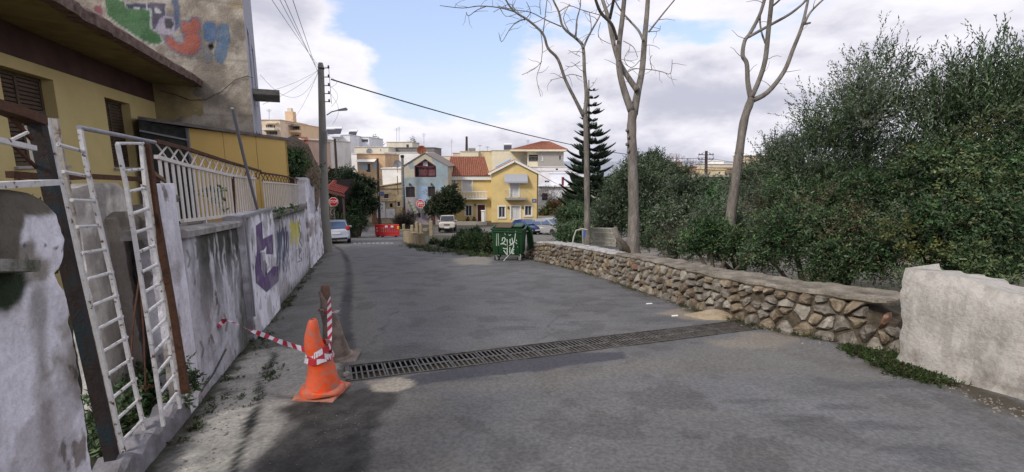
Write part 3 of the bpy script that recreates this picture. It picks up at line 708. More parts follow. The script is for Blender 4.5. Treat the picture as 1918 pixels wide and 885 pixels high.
# --- B: end pillar with broken stone core, then the stained panel with a coping
sP0 = Wsz(318, 560)[0]; sP1 = Wsz(341, 430)[0]; zP = Wsz(325, 341)[1]
s_end1 = Wsz(462, 560)[0]; zc0 = Wsz(342, 447)[1]; zc1 = Wsz(458, 423)[1]
sA0 = Wsz(342, 447)[0]; sA1 = Wsz(458, 423)[0]
def colP(s, z, hz, u, v):
    c, mix, f = old_wall(s, z, hz, 11., .62, .15, LAV * .98)
    return c
wallB = thing('roadside_wall', 'white plaster wall panel with black damp streaks under a grey coping, below the picket fence', 'wall', (W0.x, W0.y, -2.1))
sheet('end_pillar', sP0, sP1, lambda s: zP - .03 * (s - sP0), 0, .07, colP, parent=wallB, res=.025, amp=.008, sl=lambda z: sP0 - .0 * z + (fbm(z * 12, z * 0 + 1, 3, 2) - .5) * .03)
def zcop(s): return zc0 + (zc1 - zc0) * (s - sA0) / (sA1 - sA0)
def colB(s, z, hz, u, v):
    c, mix, (f1, f2, f3) = old_wall(s, z, hz, 5., .58, .45, LAV * .78)
    mix((0.05, 0.05, 0.04), sst(.43, .50, fbm(s * 8, z * 2.4, 6, 7) + .14 * np.exp(-hz / .25) - .01) * np.exp(-np.maximum(hz - .25, 0) / .5) * .95 * sst(355, 385, u))
    mix((0.035, 0.04, 0.022), (1 - sst(0, 16, 458 - u + (f2 - .5) * 26)) * .8)
    c = strokes(c, u, v, [(372, 740), (400, 700), (423, 655)], 4, (0.03, 0.02, 0.02), 1.5)
    c = strokes(c, u, v, [(365, 735), (378, 745)], 3, (0.03, 0.02, 0.02), 1.5)
    for (x, y) in ((366, 455), (380, 450), (350, 470), (440, 470), (420, 590), (375, 640), (405, 560)):
        c = strokes(c, u, v, [(x, y), (x + 6, y + 14), (x + 3, y + 30)], 3.5, (0.11, 0.10, 0.09), 2.5, .7)
    return c
sheet('wall_panel', sP1 - .01, s_end1, zcop, .012, .28, colB, parent=wallB, res=.016)
cop = MB(); n = 40; V = []
for k in range(n + 1):
    s = sP1 + (s_end1 - sP1) * k / n; z = zcop(s); f = .02 * math.sin(k * 1.9) * .4
    V += [Wpt(s, z + .002, -.035 + f), Wpt(s, z + .055, -.04 + f), Wpt(s, z + .075, -.01), Wpt(s, z + .08, .42), Wpt(s, z, .42)]
cop.add(V, [(k * 5 + j, (k + 1) * 5 + j, (k + 1) * 5 + (j + 1) % 5, k * 5 + (j + 1) % 5) for k in range(n) for j in range(5)] + [(0, 1, 2, 3, 4), tuple(n * 5 + j for j in range(5))])
copm = material('stained_coping', [(0.3, (0.15, 0.14, 0.125)), (0.55, (0.30, 0.285, 0.28)), (0.7, (0.36, 0.35, 0.36))], scale=6, bump=.4, bscale=35)
flip_fix(cop.build('coping', copm, wallB, True))
# exposed rubble at the pillar's broken top left
for k, (u, v, r) in enumerate(((292, 362, .05), (303, 380, .06), (310, 405, .055), (300, 430, .06), (312, 450, .05), (303, 352, .035), (318, 372, .05), (320, 425, .05))):
    p = atW(u, v, .12); o = rock('stone', p, r * 1.5, stone_mats[2 if k % 2 else 0], 50 + k, parent=None); o.parent = wallB; o.location = p - wallB.location
# rusty pipe and bits fixed on the wall
# --- C: painted slab leaning proud of the wall, with the purple letters
s2, s3 = Wsz(462, 560)[0], Wsz(514, 500)[0]
zt2, zt3 = Wsz(458, 405, -.05)[1], Wsz(510, 391, -.05)[1]
PURP = (0.10, 0.045, 0.17); OUTL = (0.04, 0.03, 0.07)
def graff(c, u, v):
    # two angular purple letters
    for poly in ([(480, 424), (490, 416), (492, 449), (510, 440), (511, 476), (499, 476), (500, 458), (494, 468), (487, 470), (488, 492), (497, 488), (500, 515), (512, 500), (521, 500), (521, 527), (499, 547), (480, 530), (478, 500), (482, 470), (481, 450)],
                 [(488, 500), (499, 494), (499, 515), (489, 508)], [(486, 478), (490, 473), (492, 494), (487, 498)]):
        c = fillp(c, u, v, poly, PURP, 1.0, .93); c = strokes(c, u, v, poly + [poly[0]], 1.6, OUTL, 1.0, .85)
    c = fillp(c, u, v, [(489, 474), (497, 471), (498, 497), (496, 520), (489, 505)], (0.36, 0.35, 0.38), 1.2, .7)
    r = random.Random(5)
    for k in range(16):
        x = 519 + k * 1.35; y = 430 + r.uniform(-6, 8); c = strokes(c, u, v, [(x, y), (x + r.uniform(-1, 2), y + 28), (x + r.uniform(-3, 2), y + r.uniform(45, 85))], 1.5, (0.02, 0.035, 0.09), 1.2, .85)
    for k in range(8):
        x = 543 + k * 2.1; y = 417 + r.uniform(-4, 6); c = strokes(c, u, v, [(x, y + 12), (x + 2, y), (x + 3, y + 25), (x + r.uniform(-2, 3), y + r.uniform(28, 44))], 2.0, (0.55, 0.50, 0.05), 1.4, .85)
    for pts in ([(560, 425), (563, 440), (561, 452), (566, 462)], [(557, 470), (563, 465), (560, 480), (566, 488), (556, 492)], [(559, 460), (562, 475), (565, 468)]): c = strokes(c, u, v, pts, 1.3, (0.03, 0.03, 0.06), 1)
    return c
def colC(s, z, hz, u, v):
    c, mix, (f1, f2, f3) = old_wall(s, z, hz, 8., .68, .30, LAV * 1.14); c = graff(c, u, v)
    m = (sst(.56, .64, f2) * .45)[:, None]; c = c * (1 - m) + np.array((.30, .28, .29)) * m
    c = strokes(c, u, v, [(462, 405), (470, 560), (478, 640)], 5, (0.10, 0.09, 0.10), 5, .6)
    return c
wallC = sheet('roadside_wall', s2 + .03, s3, lambda s: zt2 + (zt3 - zt2) * (s - s2) / (s3 - s2), -.05, .22, colC, res=.015, amp=.006)
tag(wallC, 'tall plaster slab painted with angular purple letters, standing proud of the wall', 'wall')
m = MB(); m.beam(Wpt(s2, zt2, -.06), Wpt(s3 + .02, zt3 + .01, -.06), .05, .035); m.beam(Wpt(s2 + .01, zt2, -.065), Wpt(s2 + .03, zt2 - 1.3, -.065), .022, .03)
m.build('edge_strip', material('grey_edge_strip', (0.24, 0.24, 0.26), rough=.6), wallC)
s4 = Wsz(577, 470)[0]
zq3, zq4 = Wsz(513, 404)[1], Wsz(575, 386)[1]
def colD(s, z, hz, u, v):
    c, mix, (f1, f2, f3) = old_wall(s, z, hz, 3., .64, .55, LAV * .9)
    mix((0.05, 0.055, 0.03), (1 - sst(0, .16, hz + (f2 - .5) * .25)) * .8)
    mix((0.09, 0.085, 0.06), (1 - sst(0, .25, (T_ := z - G(0, W0.y + WD.y * s)) + (f2 - .5) * .3)) * .7)
    return graff(c, u, v)
wallD = sheet('roadside_wall', s3 - .02, s4, lambda s: zq3 + (zq4 - zq3) * (s - s3) / (s4 - s3), 0, .25, colD, res=.035)
tag(wallD, 'white wall with dark blue and yellow scribbles below the far picket panel', 'wall')
m = MB(); n = 30; V = []
for k in range(n + 1):
    s = s3 + (s4 - s3) * k / n; z = zq3 + (zq4 - zq3) * k / n
    V += [Wpt(s, z, -.05), Wpt(s, z + .07, -.05 + .01 * math.sin(k * 2)), Wpt(s, z + .075, .35), Wpt(s, z, .35)]
m.add(V, [(k * 4 + j, (k + 1) * 4 + j, (k + 1) * 4 + (j + 1) % 4, k * 4 + (j + 1) % 4) for k in range(n) for j in range(4)] + [(0, 1, 2, 3), tuple(n * 4 + j for j in range(4))])
flip_fix(m.build('coping', material('mossy_coping', [(0.35, (0.05, 0.055, 0.03)), (0.55, (0.16, 0.155, 0.13)), (0.7, (0.27, 0.26, 0.25))], scale=7, bump=.5, bscale=30), wallD, True))
# --- E: tall flaking white wall end beside the utility pole
s5, s6 = Wsz(580, 470)[0], Wsz(603, 440)[0]
zE0, zE1 = Wsz(583, 330)[1], Wsz(600, 352)[1]
def colE(s, z, hz, u, v):
    c, mix, (f1, f2, f3) = old_wall(s * .5, z, hz, 21., .6, .25, LAV * 1.15)
    mix((0.20, 0.20, 0.30), (1 - sst(-2, 2, sdf(u, v, [(578, 335), (590, 335), (590, 400), (580, 400)]) + (f2 - .5) * 8)) * .45); mix((0.16, 0.13, 0.11), sst(.5, .6, f2) * (s > s6 - 1.5) * .7)
    return c
wallE = sheet('roadside_wall', s5, s6, lambda s: zE0 + (zE1 - zE0) * (s - s5) / (s6 - s5) + .12 * math.sin(s * 1.7), -.02, .3, colE, res=.08, amp=.04)
tag(wallE, 'tall flaking white wall end between the fence and the concrete utility pole', 'wall')

# --- posts, ladders and scrap leaning in the gap
whitem = material('chipped_white_paint', [(0.36, (0.10, 0.055, 0.035)), (0.40, (0.50, 0.49, 0.49)), (0.8, (0.64, 0.64, 0.67))], scale=26, bump=.2, bscale=80, rough=.6, fine=.05)
postm = material('dark_corroded_steel', [(0.3, (0.014, 0.012, 0.012)), (0.5, (0.035, 0.024, 0.022)), (0.62, (0.02, 0.032, 0.038))], scale=7, bump=.4, bscale=60, rough=.8, dist=.6)
galv = material('galvanised_pipe', [(0.3, (0.18, 0.18, 0.2)), (0.7, (0.32, 0.32, 0.36))], scale=9, rough=.5, metal=.3, bump=.05)
def wb(m, pts, wd, off, dep=None, mi=0):
    P = [atW(u, v, off) for u, v in pts]
    for a, b in zip(P[:-1], P[1:]): m.beam(a, b, dep or wd, wd, up=Vector(WD), m=mi)
def ladder(name, label, left, right, rungs, off, extra=None):
    P = atW(*left[-1], off); t = thing(name, label, 'ladder', (P.x, P.y, P.z), group='white ladders standing in the wall gap')
    for rail in (left, right):
        m = MB(); wb(m, rail, .021, off, .020); m.build('rail', whitem, t, True)
    for (a, b) in rungs:
        m = MB(); m.tube([atW(*a, off), atW(*b, off)], .0105, 6); shade_auto(m.build('rung', whitem, t, True))
    return t
OFF = .10
lad1 = ladder('ladder', 'tall white metal ladder leaning beside the dark corroded post', [(88, 221), (110, 330), (145, 470), (185, 640), (218, 790), (241, 884)],
       [(150, 243), (160, 300), (182, 400), (212, 530), (245, 690), (283, 862)],
       [((108, 271), (156, 284)), ((118, 322), (168, 331)), ((134, 375), (178, 377)), ((144, 425), (189, 423)), ((153, 475), (200, 467)), ((163, 524), (211, 510)), ((173, 573), (220, 554)), ((183, 617), (229, 593)), ((192, 660), (238, 632)), ((203, 701), (247, 672)), ((212, 745), (255, 710)), ((221, 784), (263, 746)), ((230, 825), (271, 784)), ((238, 863), (277, 822))], OFF)
m = MB(); wb(m, [(103, 222), (124, 340), (146, 450), (152, 520), (178, 650), (210, 770), (235, 860)], .022, OFF + .06); m.build('side_strip', material('yellowed_paint', [(0.35, (0.16, 0.10, 0.07)), (0.5, (0.36, 0.33, 0.30))], scale=20, rough=.7), lad1, True)
lad2 = ladder('ladder', 'shorter white metal ladder leaning beside the brown post', [(220, 270), (237, 351), (256, 470), (274, 586), (292, 701), (306, 798)],
       [(264, 270), (272, 351), (288, 456), (305, 560), (320, 666), (337, 765)],
       [((220, 269), (268, 269)), ((230, 321), (266, 317)), ((237, 361), (273, 352)), ((245, 402), (279, 390)), ((251, 437), (284, 426)), ((257, 474), (289, 460)), ((263, 511), (296, 495)), ((269, 549), (301, 530)), ((275, 586), (306, 562)), ((281, 626), (311, 597)), ((287, 662), (316, 631)), ((293, 701), (322, 666)), ((299, 738), (328, 701)), ((304, 771), (333, 734))], -.03)
def wthing(name, label, cat, pts, wd, off, mt, dep=None):
    m = MB(); wb(m, pts, wd, off, dep); o = m.build(name, mt); tag(o, label, cat); return o
wthing('steel_post', 'thick dark corroded steel post leaning at the left, between crumbling wall and tall ladder', 'post', [(64, 208), (90, 330), (128, 500), (165, 660), (218, 895)], .050, .09, postm, .055)
wthing('steel_post', 'thin brown rusty post standing between shorter ladder and wall pillar', 'post', [(272, 268), (290, 400), (318, 560), (348, 735)], .045, -.035, rust, .05)
wthing('steel_strip', 'pale yellowed strip standing between the shorter ladder and the brown post', 'strip', [(268, 275), (286, 400), (292, 470), (310, 560), (330, 690), (337, 755)], .014, -.03, MATS['yellowed_paint'])
wthing('steel_beam', 'heavily corroded beam running out of the left edge from the dark post top', 'beam', [(-40, 190), (20, 207), (70, 226)], .045, .09, rust, .08)
wthing('steel_bar', 'white bar crossing at the left edge above the crumbling wall', 'bar', [(-30, 256), (64, 278)], .022, .05, whitem)
wthing('steel_bar', 'wide white bar lying on top of the crumbling wall at the left edge', 'bar', [(-40, 349), (96, 342)], .026, .02, whitem, .10)
wthing('steel_bar', 'short pale upright bar behind the dark post', 'bar', [(52, 236), (66, 312)], .018, .16, MATS['yellowed_paint'])
wthing('steel_bar', 'thin rusty brace slanting down to the dark post', 'bar', [(22, 222), (60, 262)], .014, .1, rust)
wthing('steel_bar', 'thin rusty brace slanting down below the white bar', 'bar', [(14, 262), (70, 316)], .012, .12, rust)
wthing('steel_bar', 'short white brace between the white bar and the post', 'bar', [(22, 262), (52, 248)], .010, .06, whitem)
o = wthing('rusted_rail', 'long rusted through rail running behind both ladders', 'rail', [(18, 327), (60, 330), (100, 334), (170, 331), (230, 334), (300, 339)], .035, .35, rust)
wthing('rusted_rail', 'lower flaking rusty rail behind the tall ladder at the left', 'rail', [(30, 338), (80, 345), (130, 343)], .018, .30, rust)
m = MB(); m.tube([atW(148, 239, .1), atW(290, 267, .1)], .014, 10); tag(shade_auto(m.build('handrail_pipe', galv)), 'grey pipe handrail between the top of the tall ladder and the lattice fence', 'pipe')
wthing('rusty_rod', 'thin rusty rod leaning left of the shorter ladder', 'rod', [(262, 515), (250, 600), (245, 670)], .010, .25, rust)
wthing('rusty_rod', 'thin rusty rod hanging straight between the two ladders', 'rod', [(262, 520), (270, 640), (273, 735)], .010, .25, rust)
wthing('rusty_rod', 'short rusty cross bar at the foot of the shorter ladder', 'rod', [(266, 726), (300, 721)], .022, .2, rust)
wthing('wooden_board', 'brown board wedged between brown post and picket fence', 'board', [(283, 322), (308, 340)], .03, .2, material('old_wood', [(0.3, (0.10, 0.06, 0.035)), (0.7, (0.22, 0.15, 0.09))], scale=6, stretch=(1, 1, 6)))
# grey plaster slab standing behind the ladders
s0, s1 = Wsz(163, 500, .55)[0], Wsz(268, 500, .55)[0]
tp = [Wsz(u, v, .55) for u, v in ((150, 352), (165, 348), (178, 344), (222, 343), (240, 362), (254, 395), (262, 440), (280, 470))]
def topS(s): return float(np.interp(s, [p[0] for p in tp], [p[1] for p in tp]))
def colS(s, z, hz, u, v):
    c, mix, f = old_wall(s, z, hz, 31., .7, .25, np.array((.80, .78, .74))); mix((0.34, 0.31, 0.27), sst(.5, .6, f[1]) * .5); mix((.04, .045, .03), (1 - sst(0, .3, z + 2.15 + (f[1] - .5) * .6))); return c
tag(sheet('plaster_slab', s0, s1, topS, .55, .14, colS, res=.03, sl=lambda z: s0 + (fbm(z * 3, z * 0, 4, 2) - .5) * .12), 'rough grey plaster slab with a rounded top standing behind the ladders', 'wall')
# second low stone remnant between ladders and pillar
s0, s1 = Wsz(240, 500, .45)[0], Wsz(318, 500, .45)[0]; zt = Wsz(290, 395, .45)[1]
def colR(s, z, hz, u, v):
    c, mix, f = old_wall(s, z, hz, 37., .5, .5, np.array((.36, .32, .28))); mix((0.10, 0.085, 0.07), sst(.45, .6, f[1]) * (hz < .5)); mix((.04, .045, .03), (1 - sst(0, .5, z + 2.15 + (f[1] - .5) * .6))); return c
tag(sheet('rubble_wall', s0, s1, lambda s: zt + .05 * math.sin(s * 9) , .45, .2, colR, res=.035, amp=.05), 'rough brown rubble wall remnant behind the shorter ladder', 'wall')

# --- picket fence on the wall with rusty lattice above
fence_m = material('yellowed_white_fence', [(0.27, (0.16, 0.09, 0.06)), (0.34, (0.54, 0.51, 0.49)), (0.8, (0.66, 0.63, 0.60))], scale=11, bump=.15, bscale=70, rough=.65, fine=.06)
FO = .20
def line_at(a, b, t, off=FO): return atW(a[0] + (b[0] - a[0]) * t, a[1] + (b[1] - a[1]) * t, off)
def fpanel(label, top, bot, npk, wpk):
    """top and bottom rails as polylines of photo points; pickets spaced evenly along the wall"""
    T = [Wsz(*p, FO) for p in top]; B = [Wsz(*p, FO) for p in bot]
    t = thing('picket_fence', label, 'fence', Wpt(T[0][0], B[0][1], FO), group=None)
    for PL_ in (T, B):
        m = MB()
        for a, b in zip(PL_[:-1], PL_[1:]): m.beam(Wpt(*a, FO), Wpt(*b, FO), .03, .032, m=0)
        m.build('rail', fence_m, t, True)
    a0, a1 = max(T[0][0], B[0][0]) , min(T[-1][0], B[-1][0])
    a0 = T[0][0]; a1 = T[-1][0]; b0 = B[0][0]; b1 = B[-1][0]
    for k in range(npk):
        f = (k + .5) / npk; sT = a0 + (a1 - a0) * f; sB = sT if sT > b0 else b0 + (sT - a0) * .3 * 0 + (sT - b0) * 0
        zT = np.interp(sT, [p[0] for p in T], [p[1] for p in T]); zB = np.interp(sT, [p[0] for p in B], [p[1] for p in B])
        m = MB(); m.beam(Wpt(sT + rng.uniform(-.004, .004), zB + .005, FO + .004), Wpt(sT + rng.uniform(-.008, .008), zT - .005, FO + .004), .012, wpk, up=Vector(WD)); m.build('picket', fence_m, t, True)
    return t
f1 = fpanel('white picket fence panel with open gaps, above the black streaked wall', [(292, 294), (345, 309), (427, 328), (478, 335)], [(341, 414), (400, 408), (434, 403), (479, 395)], 28, .048)
for u, v0, v1 in ((383, 408, 422), (436, 330, 404)):
    m = MB(); m.beam(atW(u, v0, FO), atW(u + (2 if v0 > 400 else 4), v1, FO), .03, .03, up=Vector(WD)); m.build('post', fence_m if v0 > 400 else rust, f1, True)
f2 = fpanel('denser white picket fence panel further down the wall, beyond the leaning pole', [(491, 341), (567, 347)], [(509, 394), (569, 381)], 30, .085)
def lattice(label, top, bot, n, mt, brm):
    T = [Wsz(*p, FO) for p in top]; B = [Wsz(*p, FO) for p in bot]
    t = thing('lattice_rail', label, 'lattice', Wpt(T[0][0], B[0][1], FO))
    m = MB()
    for a, b in zip(T[:-1], T[1:]): m.beam(Wpt(*a, FO), Wpt(*b, FO), .035, .035)
    m.build('top_rail', rust, t, True); ti = lambda s: float(np.interp(s, [p[0] for p in T], [p[1] for p in T])); bi = lambda s: float(np.interp(s, [p[0] for p in B], [p[1] for p in B]))
    s0, s1 = T[0][0], T[-1][0]; w_ = (s1 - s0) / n
    for k in range(n):
        a = s0 + w_ * k; b = min(s1, a + w_ * 1.0)
        for (p, q, oo) in (((a, bi(a)), (b, ti(b)), 0), ((a, ti(a)), (b, bi(b)), .012)):
            mm = MB(); mm.beam(Wpt(*p, FO + oo), Wpt(*q, FO + oo), .010, .012, up=Vector(WD)); mm.build('lattice_bar', mt if k < n * .7 or rng.random() < .5 else rust, t, True)
    return t
lattice('rusty top rail with white diamond lattice above the open picket fence', [(292, 265), (355, 281), (427, 304), (488, 321)], [(292, 294), (345, 309), (427, 328), (488, 336)], 17, fence_m, rust)
lattice('rusty top rail with fine lattice above the denser picket fence', [(489, 324), (530, 330), (565, 338)], [(489, 340), (530, 344), (566, 347)], 16, rust, rust)
m = MB(); m.tube([atW(435, 203, FO - .08), atW(458, 300, FO - .08), atW(482, 393, FO - .06)], .022, 10); tag(shade_auto(m.build('leaning_pole', material('grey_weathered_pole', (0.20, 0.20, 0.23), rough=.6))), 'thin grey pole leaning over the gap between both picket panels', 'pole')
m = MB(); m.tube([atW(345, 418, FO + .05), atW(378, 414, FO + .05)], .03, 10); tag(shade_auto(m.build('plastic_pipe', material('cream_pipe', (0.42, 0.38, 0.33), rough=.5))), 'short cream pipe lying on the wall under the picket fence', 'pipe')

# ================================================================== yellow house with the deep eave
HX = lambda y: -8.6 - 0.39 * (y - 10)
HD = Vector((-0.39, 1, 0)).normalized(); HN = Vector((HD.y, -HD.x, 0)); H0 = Vector((-8.6, 10, 0))
def atH(u, v, out=0.0): return onplane(u, v, H0 + HN * out, HN)
def Hsz(u, v, out=0.0):
    p = atH(u, v, out); return ((p - H0 - HN * out).dot(HD), p.z)
def Hpt(s, z, out=0.0): return H0 + HD * s + HN * out + Vector((0, 0, z))
sH1 = Hsz(290, 200)[0]; sH0 = -9.0
zTop = 2.02; zBand = (Hsz(0, 98)[1] + Hsz(290, 192)[1]) / 2; zFl = -3.2
ywall = material('faded_yellow_render', [(0.3, (0.52, 0.42, 0.19)), (0.7, (0.60, 0.49, 0.24))], scale=1.2, bump=.12, bscale=60, fine=.06)
bandm = material('maroon_band', [(0.3, (0.055, 0.028, 0.025)), (0.7, (0.10, 0.055, 0.045))], scale=2, bump=.1)
brownw = material('brown_wood', [(0.3, (0.07, 0.05, 0.035)), (0.7, (0.12, 0.085, 0.06))], scale=4, stretch=(1, 1, 5), bump=.2)
def holes_wall(m, frame, x0, x1, z0, z1, holes, depth, mi=0):
    """wall face with real openings; frame(x, z, out) -> point; holes [(xa, xb, za, zb)]"""
    xs = sorted({x0, x1, *[h[0] for h in holes], *[h[1] for h in holes]}); zs = sorted({z0, z1, *[h[2] for h in holes], *[h[3] for h in holes]})
    for xa, xb in zip(xs[:-1], xs[1:]):
        for za, zb in zip(zs[:-1], zs[1:]):
            cx, cz = (xa + xb) / 2, (za + zb) / 2
            if any(h[0] < cx < h[1] and h[2] < cz < h[3] for h in holes): continue
            m.quad(frame(xa, za, 0), frame(xb, za, 0), frame(xb, zb, 0), frame(xa, zb, 0), mi)
    for (xa, xb, za, zb) in holes:
        for p, q in (((xa, za), (xb, za)), ((xb, za), (xb, zb)), ((xb, zb), (xa, zb)), ((xa, zb), (xa, za))):
            m.quad(frame(p[0], p[1], 0), frame(q[0], q[1], 0), frame(q[0], q[1], -depth), frame(p[0], p[1], -depth), mi)
house = thing('yellow_house', 'yellow rendered house with brown shutters under a deep flat eave, top left', 'house', Hpt(-2, -3.1))
h1 = (Hsz(28, 300)[0], Hsz(115, 250)[0], Hsz(30, 312)[1], Hsz(28, 130)[1]); h2 = (Hsz(205, 250)[0], Hsz(250, 250)[0], Hsz(228, 314)[1], Hsz(228, 191)[1])
h3 = (h1[0] - 4.2, h1[0] - 2.9, h1[2], h1[3])
m = MB(); holes_wall(m, Hpt, sH0, sH1, zFl, zBand, [h1, h2, h3], .22)
m.quad(Hpt(sH0, zFl), Hpt(sH0, zFl, -7), Hpt(sH0, zTop, -7), Hpt(sH0, zTop)); m.quad(Hpt(sH1, zFl), Hpt(sH1, zFl, -7), Hpt(sH1, zTop, -7), Hpt(sH1, zTop)); m.quad(Hpt(sH0, zFl, -7), Hpt(sH1, zFl, -7), Hpt(sH1, zTop, -7), Hpt(sH0, zTop, -7))
m.build('wall', ywall, house, True)
m = MB(); m.beam(Hpt(sH0, (zBand + zTop) / 2, -.09), Hpt(sH1, (zBand + zTop) / 2, -.09), .20, zTop - zBand); m.build('maroon_band', bandm, house, True)
for h in (h1, h2, h3):
    f = MB(); xm = (h[0] + h[1]) / 2
    for x in (h[0] + .03, xm, h[1] - .03): f.beam(Hpt(x, h[2], -.19), Hpt(x, h[3], -.19), .05, .06, up=HD)
    for z in (h[2] + .03, h[3] - .03): f.beam(Hpt(h[0], z, -.19), Hpt(h[1], z, -.19), .05, .06)
    win = f.build('shutter_window', brownw, house, True)
    for xa, xb in ((h[0] + .05, xm - .03), (xm + .03, h[1] - .05)):
        nsl = 20
        for k in range(nsl):
            z = h[2] + .06 + (h[3] - h[2] - .12) * (k + .5) / nsl; q = MB(); q.beam(Hpt(xa, z, -.19), Hpt(xb, z, -.19), .012, .045, up=(0, 0, 1))
            o = q.build('slat', brownw, win, True)
    m = MB(); m.quad(Hpt(h[0], h[2], -.212), Hpt(h[1], h[2], -.212), Hpt(h[1], h[3], -.212), Hpt(h[0], h[3], -.212)); m.build('dark_backing', bandm, win, True)
    m = MB(); m.beam(Hpt(h[0] - .05, h[2] - .02, .0), Hpt(h[1] + .05, h[2] - .02, .0), .10, .035); m.build('sill', material('grey_marble_sill', (0.33, 0.33, 0.36)), house, True)
# wing wall at the end and the eave
WGd = Vector((HN.x, HN.y, 0)); Cn = -HD                        # faces back to the camera
C0 = Hpt(sH1, 0)
def atC(u, v, out=0.0): return onplane(u, v, C0 + Cn * out, Cn)
def Ctz(u, v):
    p = atC(u, v); return ((p - C0).dot(WGd), p.z)
def Cpt(t, z, out=0.0): return C0 + WGd * t + Cn * out + Vector((0, 0, z))
tW = Ctz(380, 200)[0]
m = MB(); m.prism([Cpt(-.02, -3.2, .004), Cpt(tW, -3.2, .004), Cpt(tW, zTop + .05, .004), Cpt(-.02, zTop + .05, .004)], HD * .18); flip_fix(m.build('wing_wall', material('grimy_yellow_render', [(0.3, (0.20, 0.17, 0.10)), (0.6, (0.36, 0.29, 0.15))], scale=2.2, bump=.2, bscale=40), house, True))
EO = (onplane(365, 152, Vector((0, 0, zTop)), Vector((0, 0, 1))) - H0).dot(HN); EO = max(.8, min(1.3, EO))
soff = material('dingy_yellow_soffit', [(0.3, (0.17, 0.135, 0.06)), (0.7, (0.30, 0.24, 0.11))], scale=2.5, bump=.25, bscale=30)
edgem = material('cracked_brown_edge', [(0.3, (0.06, 0.035, 0.03)), (0.5, (0.15, 0.10, 0.085)), (0.7, (0.22, 0.16, 0.14))], scale=7, bump=.5, bscale=25)
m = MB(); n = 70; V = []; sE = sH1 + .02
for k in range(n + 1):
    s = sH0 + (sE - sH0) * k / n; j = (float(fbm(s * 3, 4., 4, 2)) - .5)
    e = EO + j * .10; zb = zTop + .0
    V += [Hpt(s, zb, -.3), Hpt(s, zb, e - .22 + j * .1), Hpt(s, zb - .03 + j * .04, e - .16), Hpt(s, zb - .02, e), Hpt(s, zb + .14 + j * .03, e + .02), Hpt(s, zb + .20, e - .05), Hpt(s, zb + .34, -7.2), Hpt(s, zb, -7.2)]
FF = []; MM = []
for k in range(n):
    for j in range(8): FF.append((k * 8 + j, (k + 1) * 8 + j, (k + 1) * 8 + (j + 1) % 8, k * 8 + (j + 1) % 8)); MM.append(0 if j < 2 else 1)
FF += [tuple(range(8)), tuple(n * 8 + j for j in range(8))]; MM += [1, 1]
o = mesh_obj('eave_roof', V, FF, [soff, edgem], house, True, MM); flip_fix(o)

# ================================================================== tall concrete building with painted gable
cb = thing('concrete_building', 'tall bare concrete gable wall with a large faded mural, behind the yellow house', 'building', Cpt(1, -3.4))
tE = Ctz(470, 180)[0]; zc = 8.5
nx, nz = 240, 230; T0 = -4.5
A, B = np.meshgrid(np.linspace(T0, tE, nx + 1), np.linspace(-3.4, zc, nz + 1), indexing='ij'); A = A.ravel(); B = B.ravel()
dsp = (fbm(A * 2, B * 2, 4, 1) - .5) * .06
P = np.array(C0)[None, :] + A[:, None] * np.array(WGd) + np.array([0, 0, 1.])[None, :] * B[:, None] + (dsp * np.minimum(1, (tE - A) / .1) - .004)[:, None] * np.array(Cn)
u, v = projA(P)
f1 = fbm(A * .9, B * .9, 5, 2); f2 = fbm(A * 3.2, B * 3.2, 5, 4); f3 = fbm(A * 9, B * 9, 3, 6)
c = np.array((0.35, 0.305, 0.25)) * (.6 + .8 * f2[:, None]) * (.8 + .4 * f3[:, None])
def cm(col, m):
    global c
    m = np.clip(m, 0, 1)[:, None]; c = c * (1 - m) + np.array(col) * m
cm((0.11, 0.10, 0.09), sst(.53, .66, f1) * .45); cm((0.44, 0.41, 0.35), sst(.50, .60, f2) * .6); cm((0.30, 0.22, 0.10), (1 - sst(-4, 6, sdf(u, v, [(425, 5), (458, 3), (456, 18), (430, 16)]))) * .5)
cm((0.10, 0.095, 0.09), (1 - sst(.0, .04, np.abs((B + 40) % 1.5 - .75) + (f3 - .5) * .05)) * .35)
def mural(poly, col, al=.75, outl=(0.12, 0.13, 0.22), ow=2.0):
    global c
    uu = u + (f3 - .5) * 5; vv = v + (f2 - .5) * 5
    c = fillp(c, uu, vv, poly, col, 2.5, al); c = strokes(c, uu, vv, poly + [poly[0]], ow, outl, 1.6, .6) if ow else c
c_paint = c.copy()
mural([(196, -6), (204, -8), (240, 6), (280, 12), (282, 54), (300, 66), (306, 80), (290, 86), (250, 68), (214, 40), (200, 28)], (0.035, 0.14, 0.05), .85, (0.45, 0.46, 0.48), 2.4)
mural([(174, 14), (190, 10), (190, 30), (176, 20)], (0.26, 0.05, 0.06), .8)
mural([(236, 5), (312, 6), (310, 40), (292, 60), (284, 56), (282, 18), (238, 16)], (0.05, 0.05, 0.10), .8, (0.5, 0.5, 0.52), 2.6)
c = strokes(c, u, v, [(274, 5), (276, 18)], 2, (.5, .5, .52), 1.5); c = strokes(c, u, v, [(283, 20), (281, 55)], 2, (.35, .45, .4), 1.5)
mural([(252, 12), (262, 13), (262, 18), (251, 17)], (0.5, 0.5, 0.52), .9, ow=0); mural([(290, 15), (298, 17), (303, 26), (290, 24)], (0.5, 0.5, 0.52), .9, ow=0)
mural([(296, 40), (306, 30), (322, 28), (330, 50), (326, 62), (318, 66), (300, 66), (290, 55)], (0.40, 0.37, 0.46), .8, ow=1.5)
mural([(310, 34), (320, 34), (325, 45), (320, 58), (311, 54), (308, 44)], (0.05, 0.055, 0.06), .85, ow=0)
mural([(321, -4), (332, -4), (336, 14), (336, 50), (328, 60), (326, 20)], (0.05, 0.10, 0.20), .75)
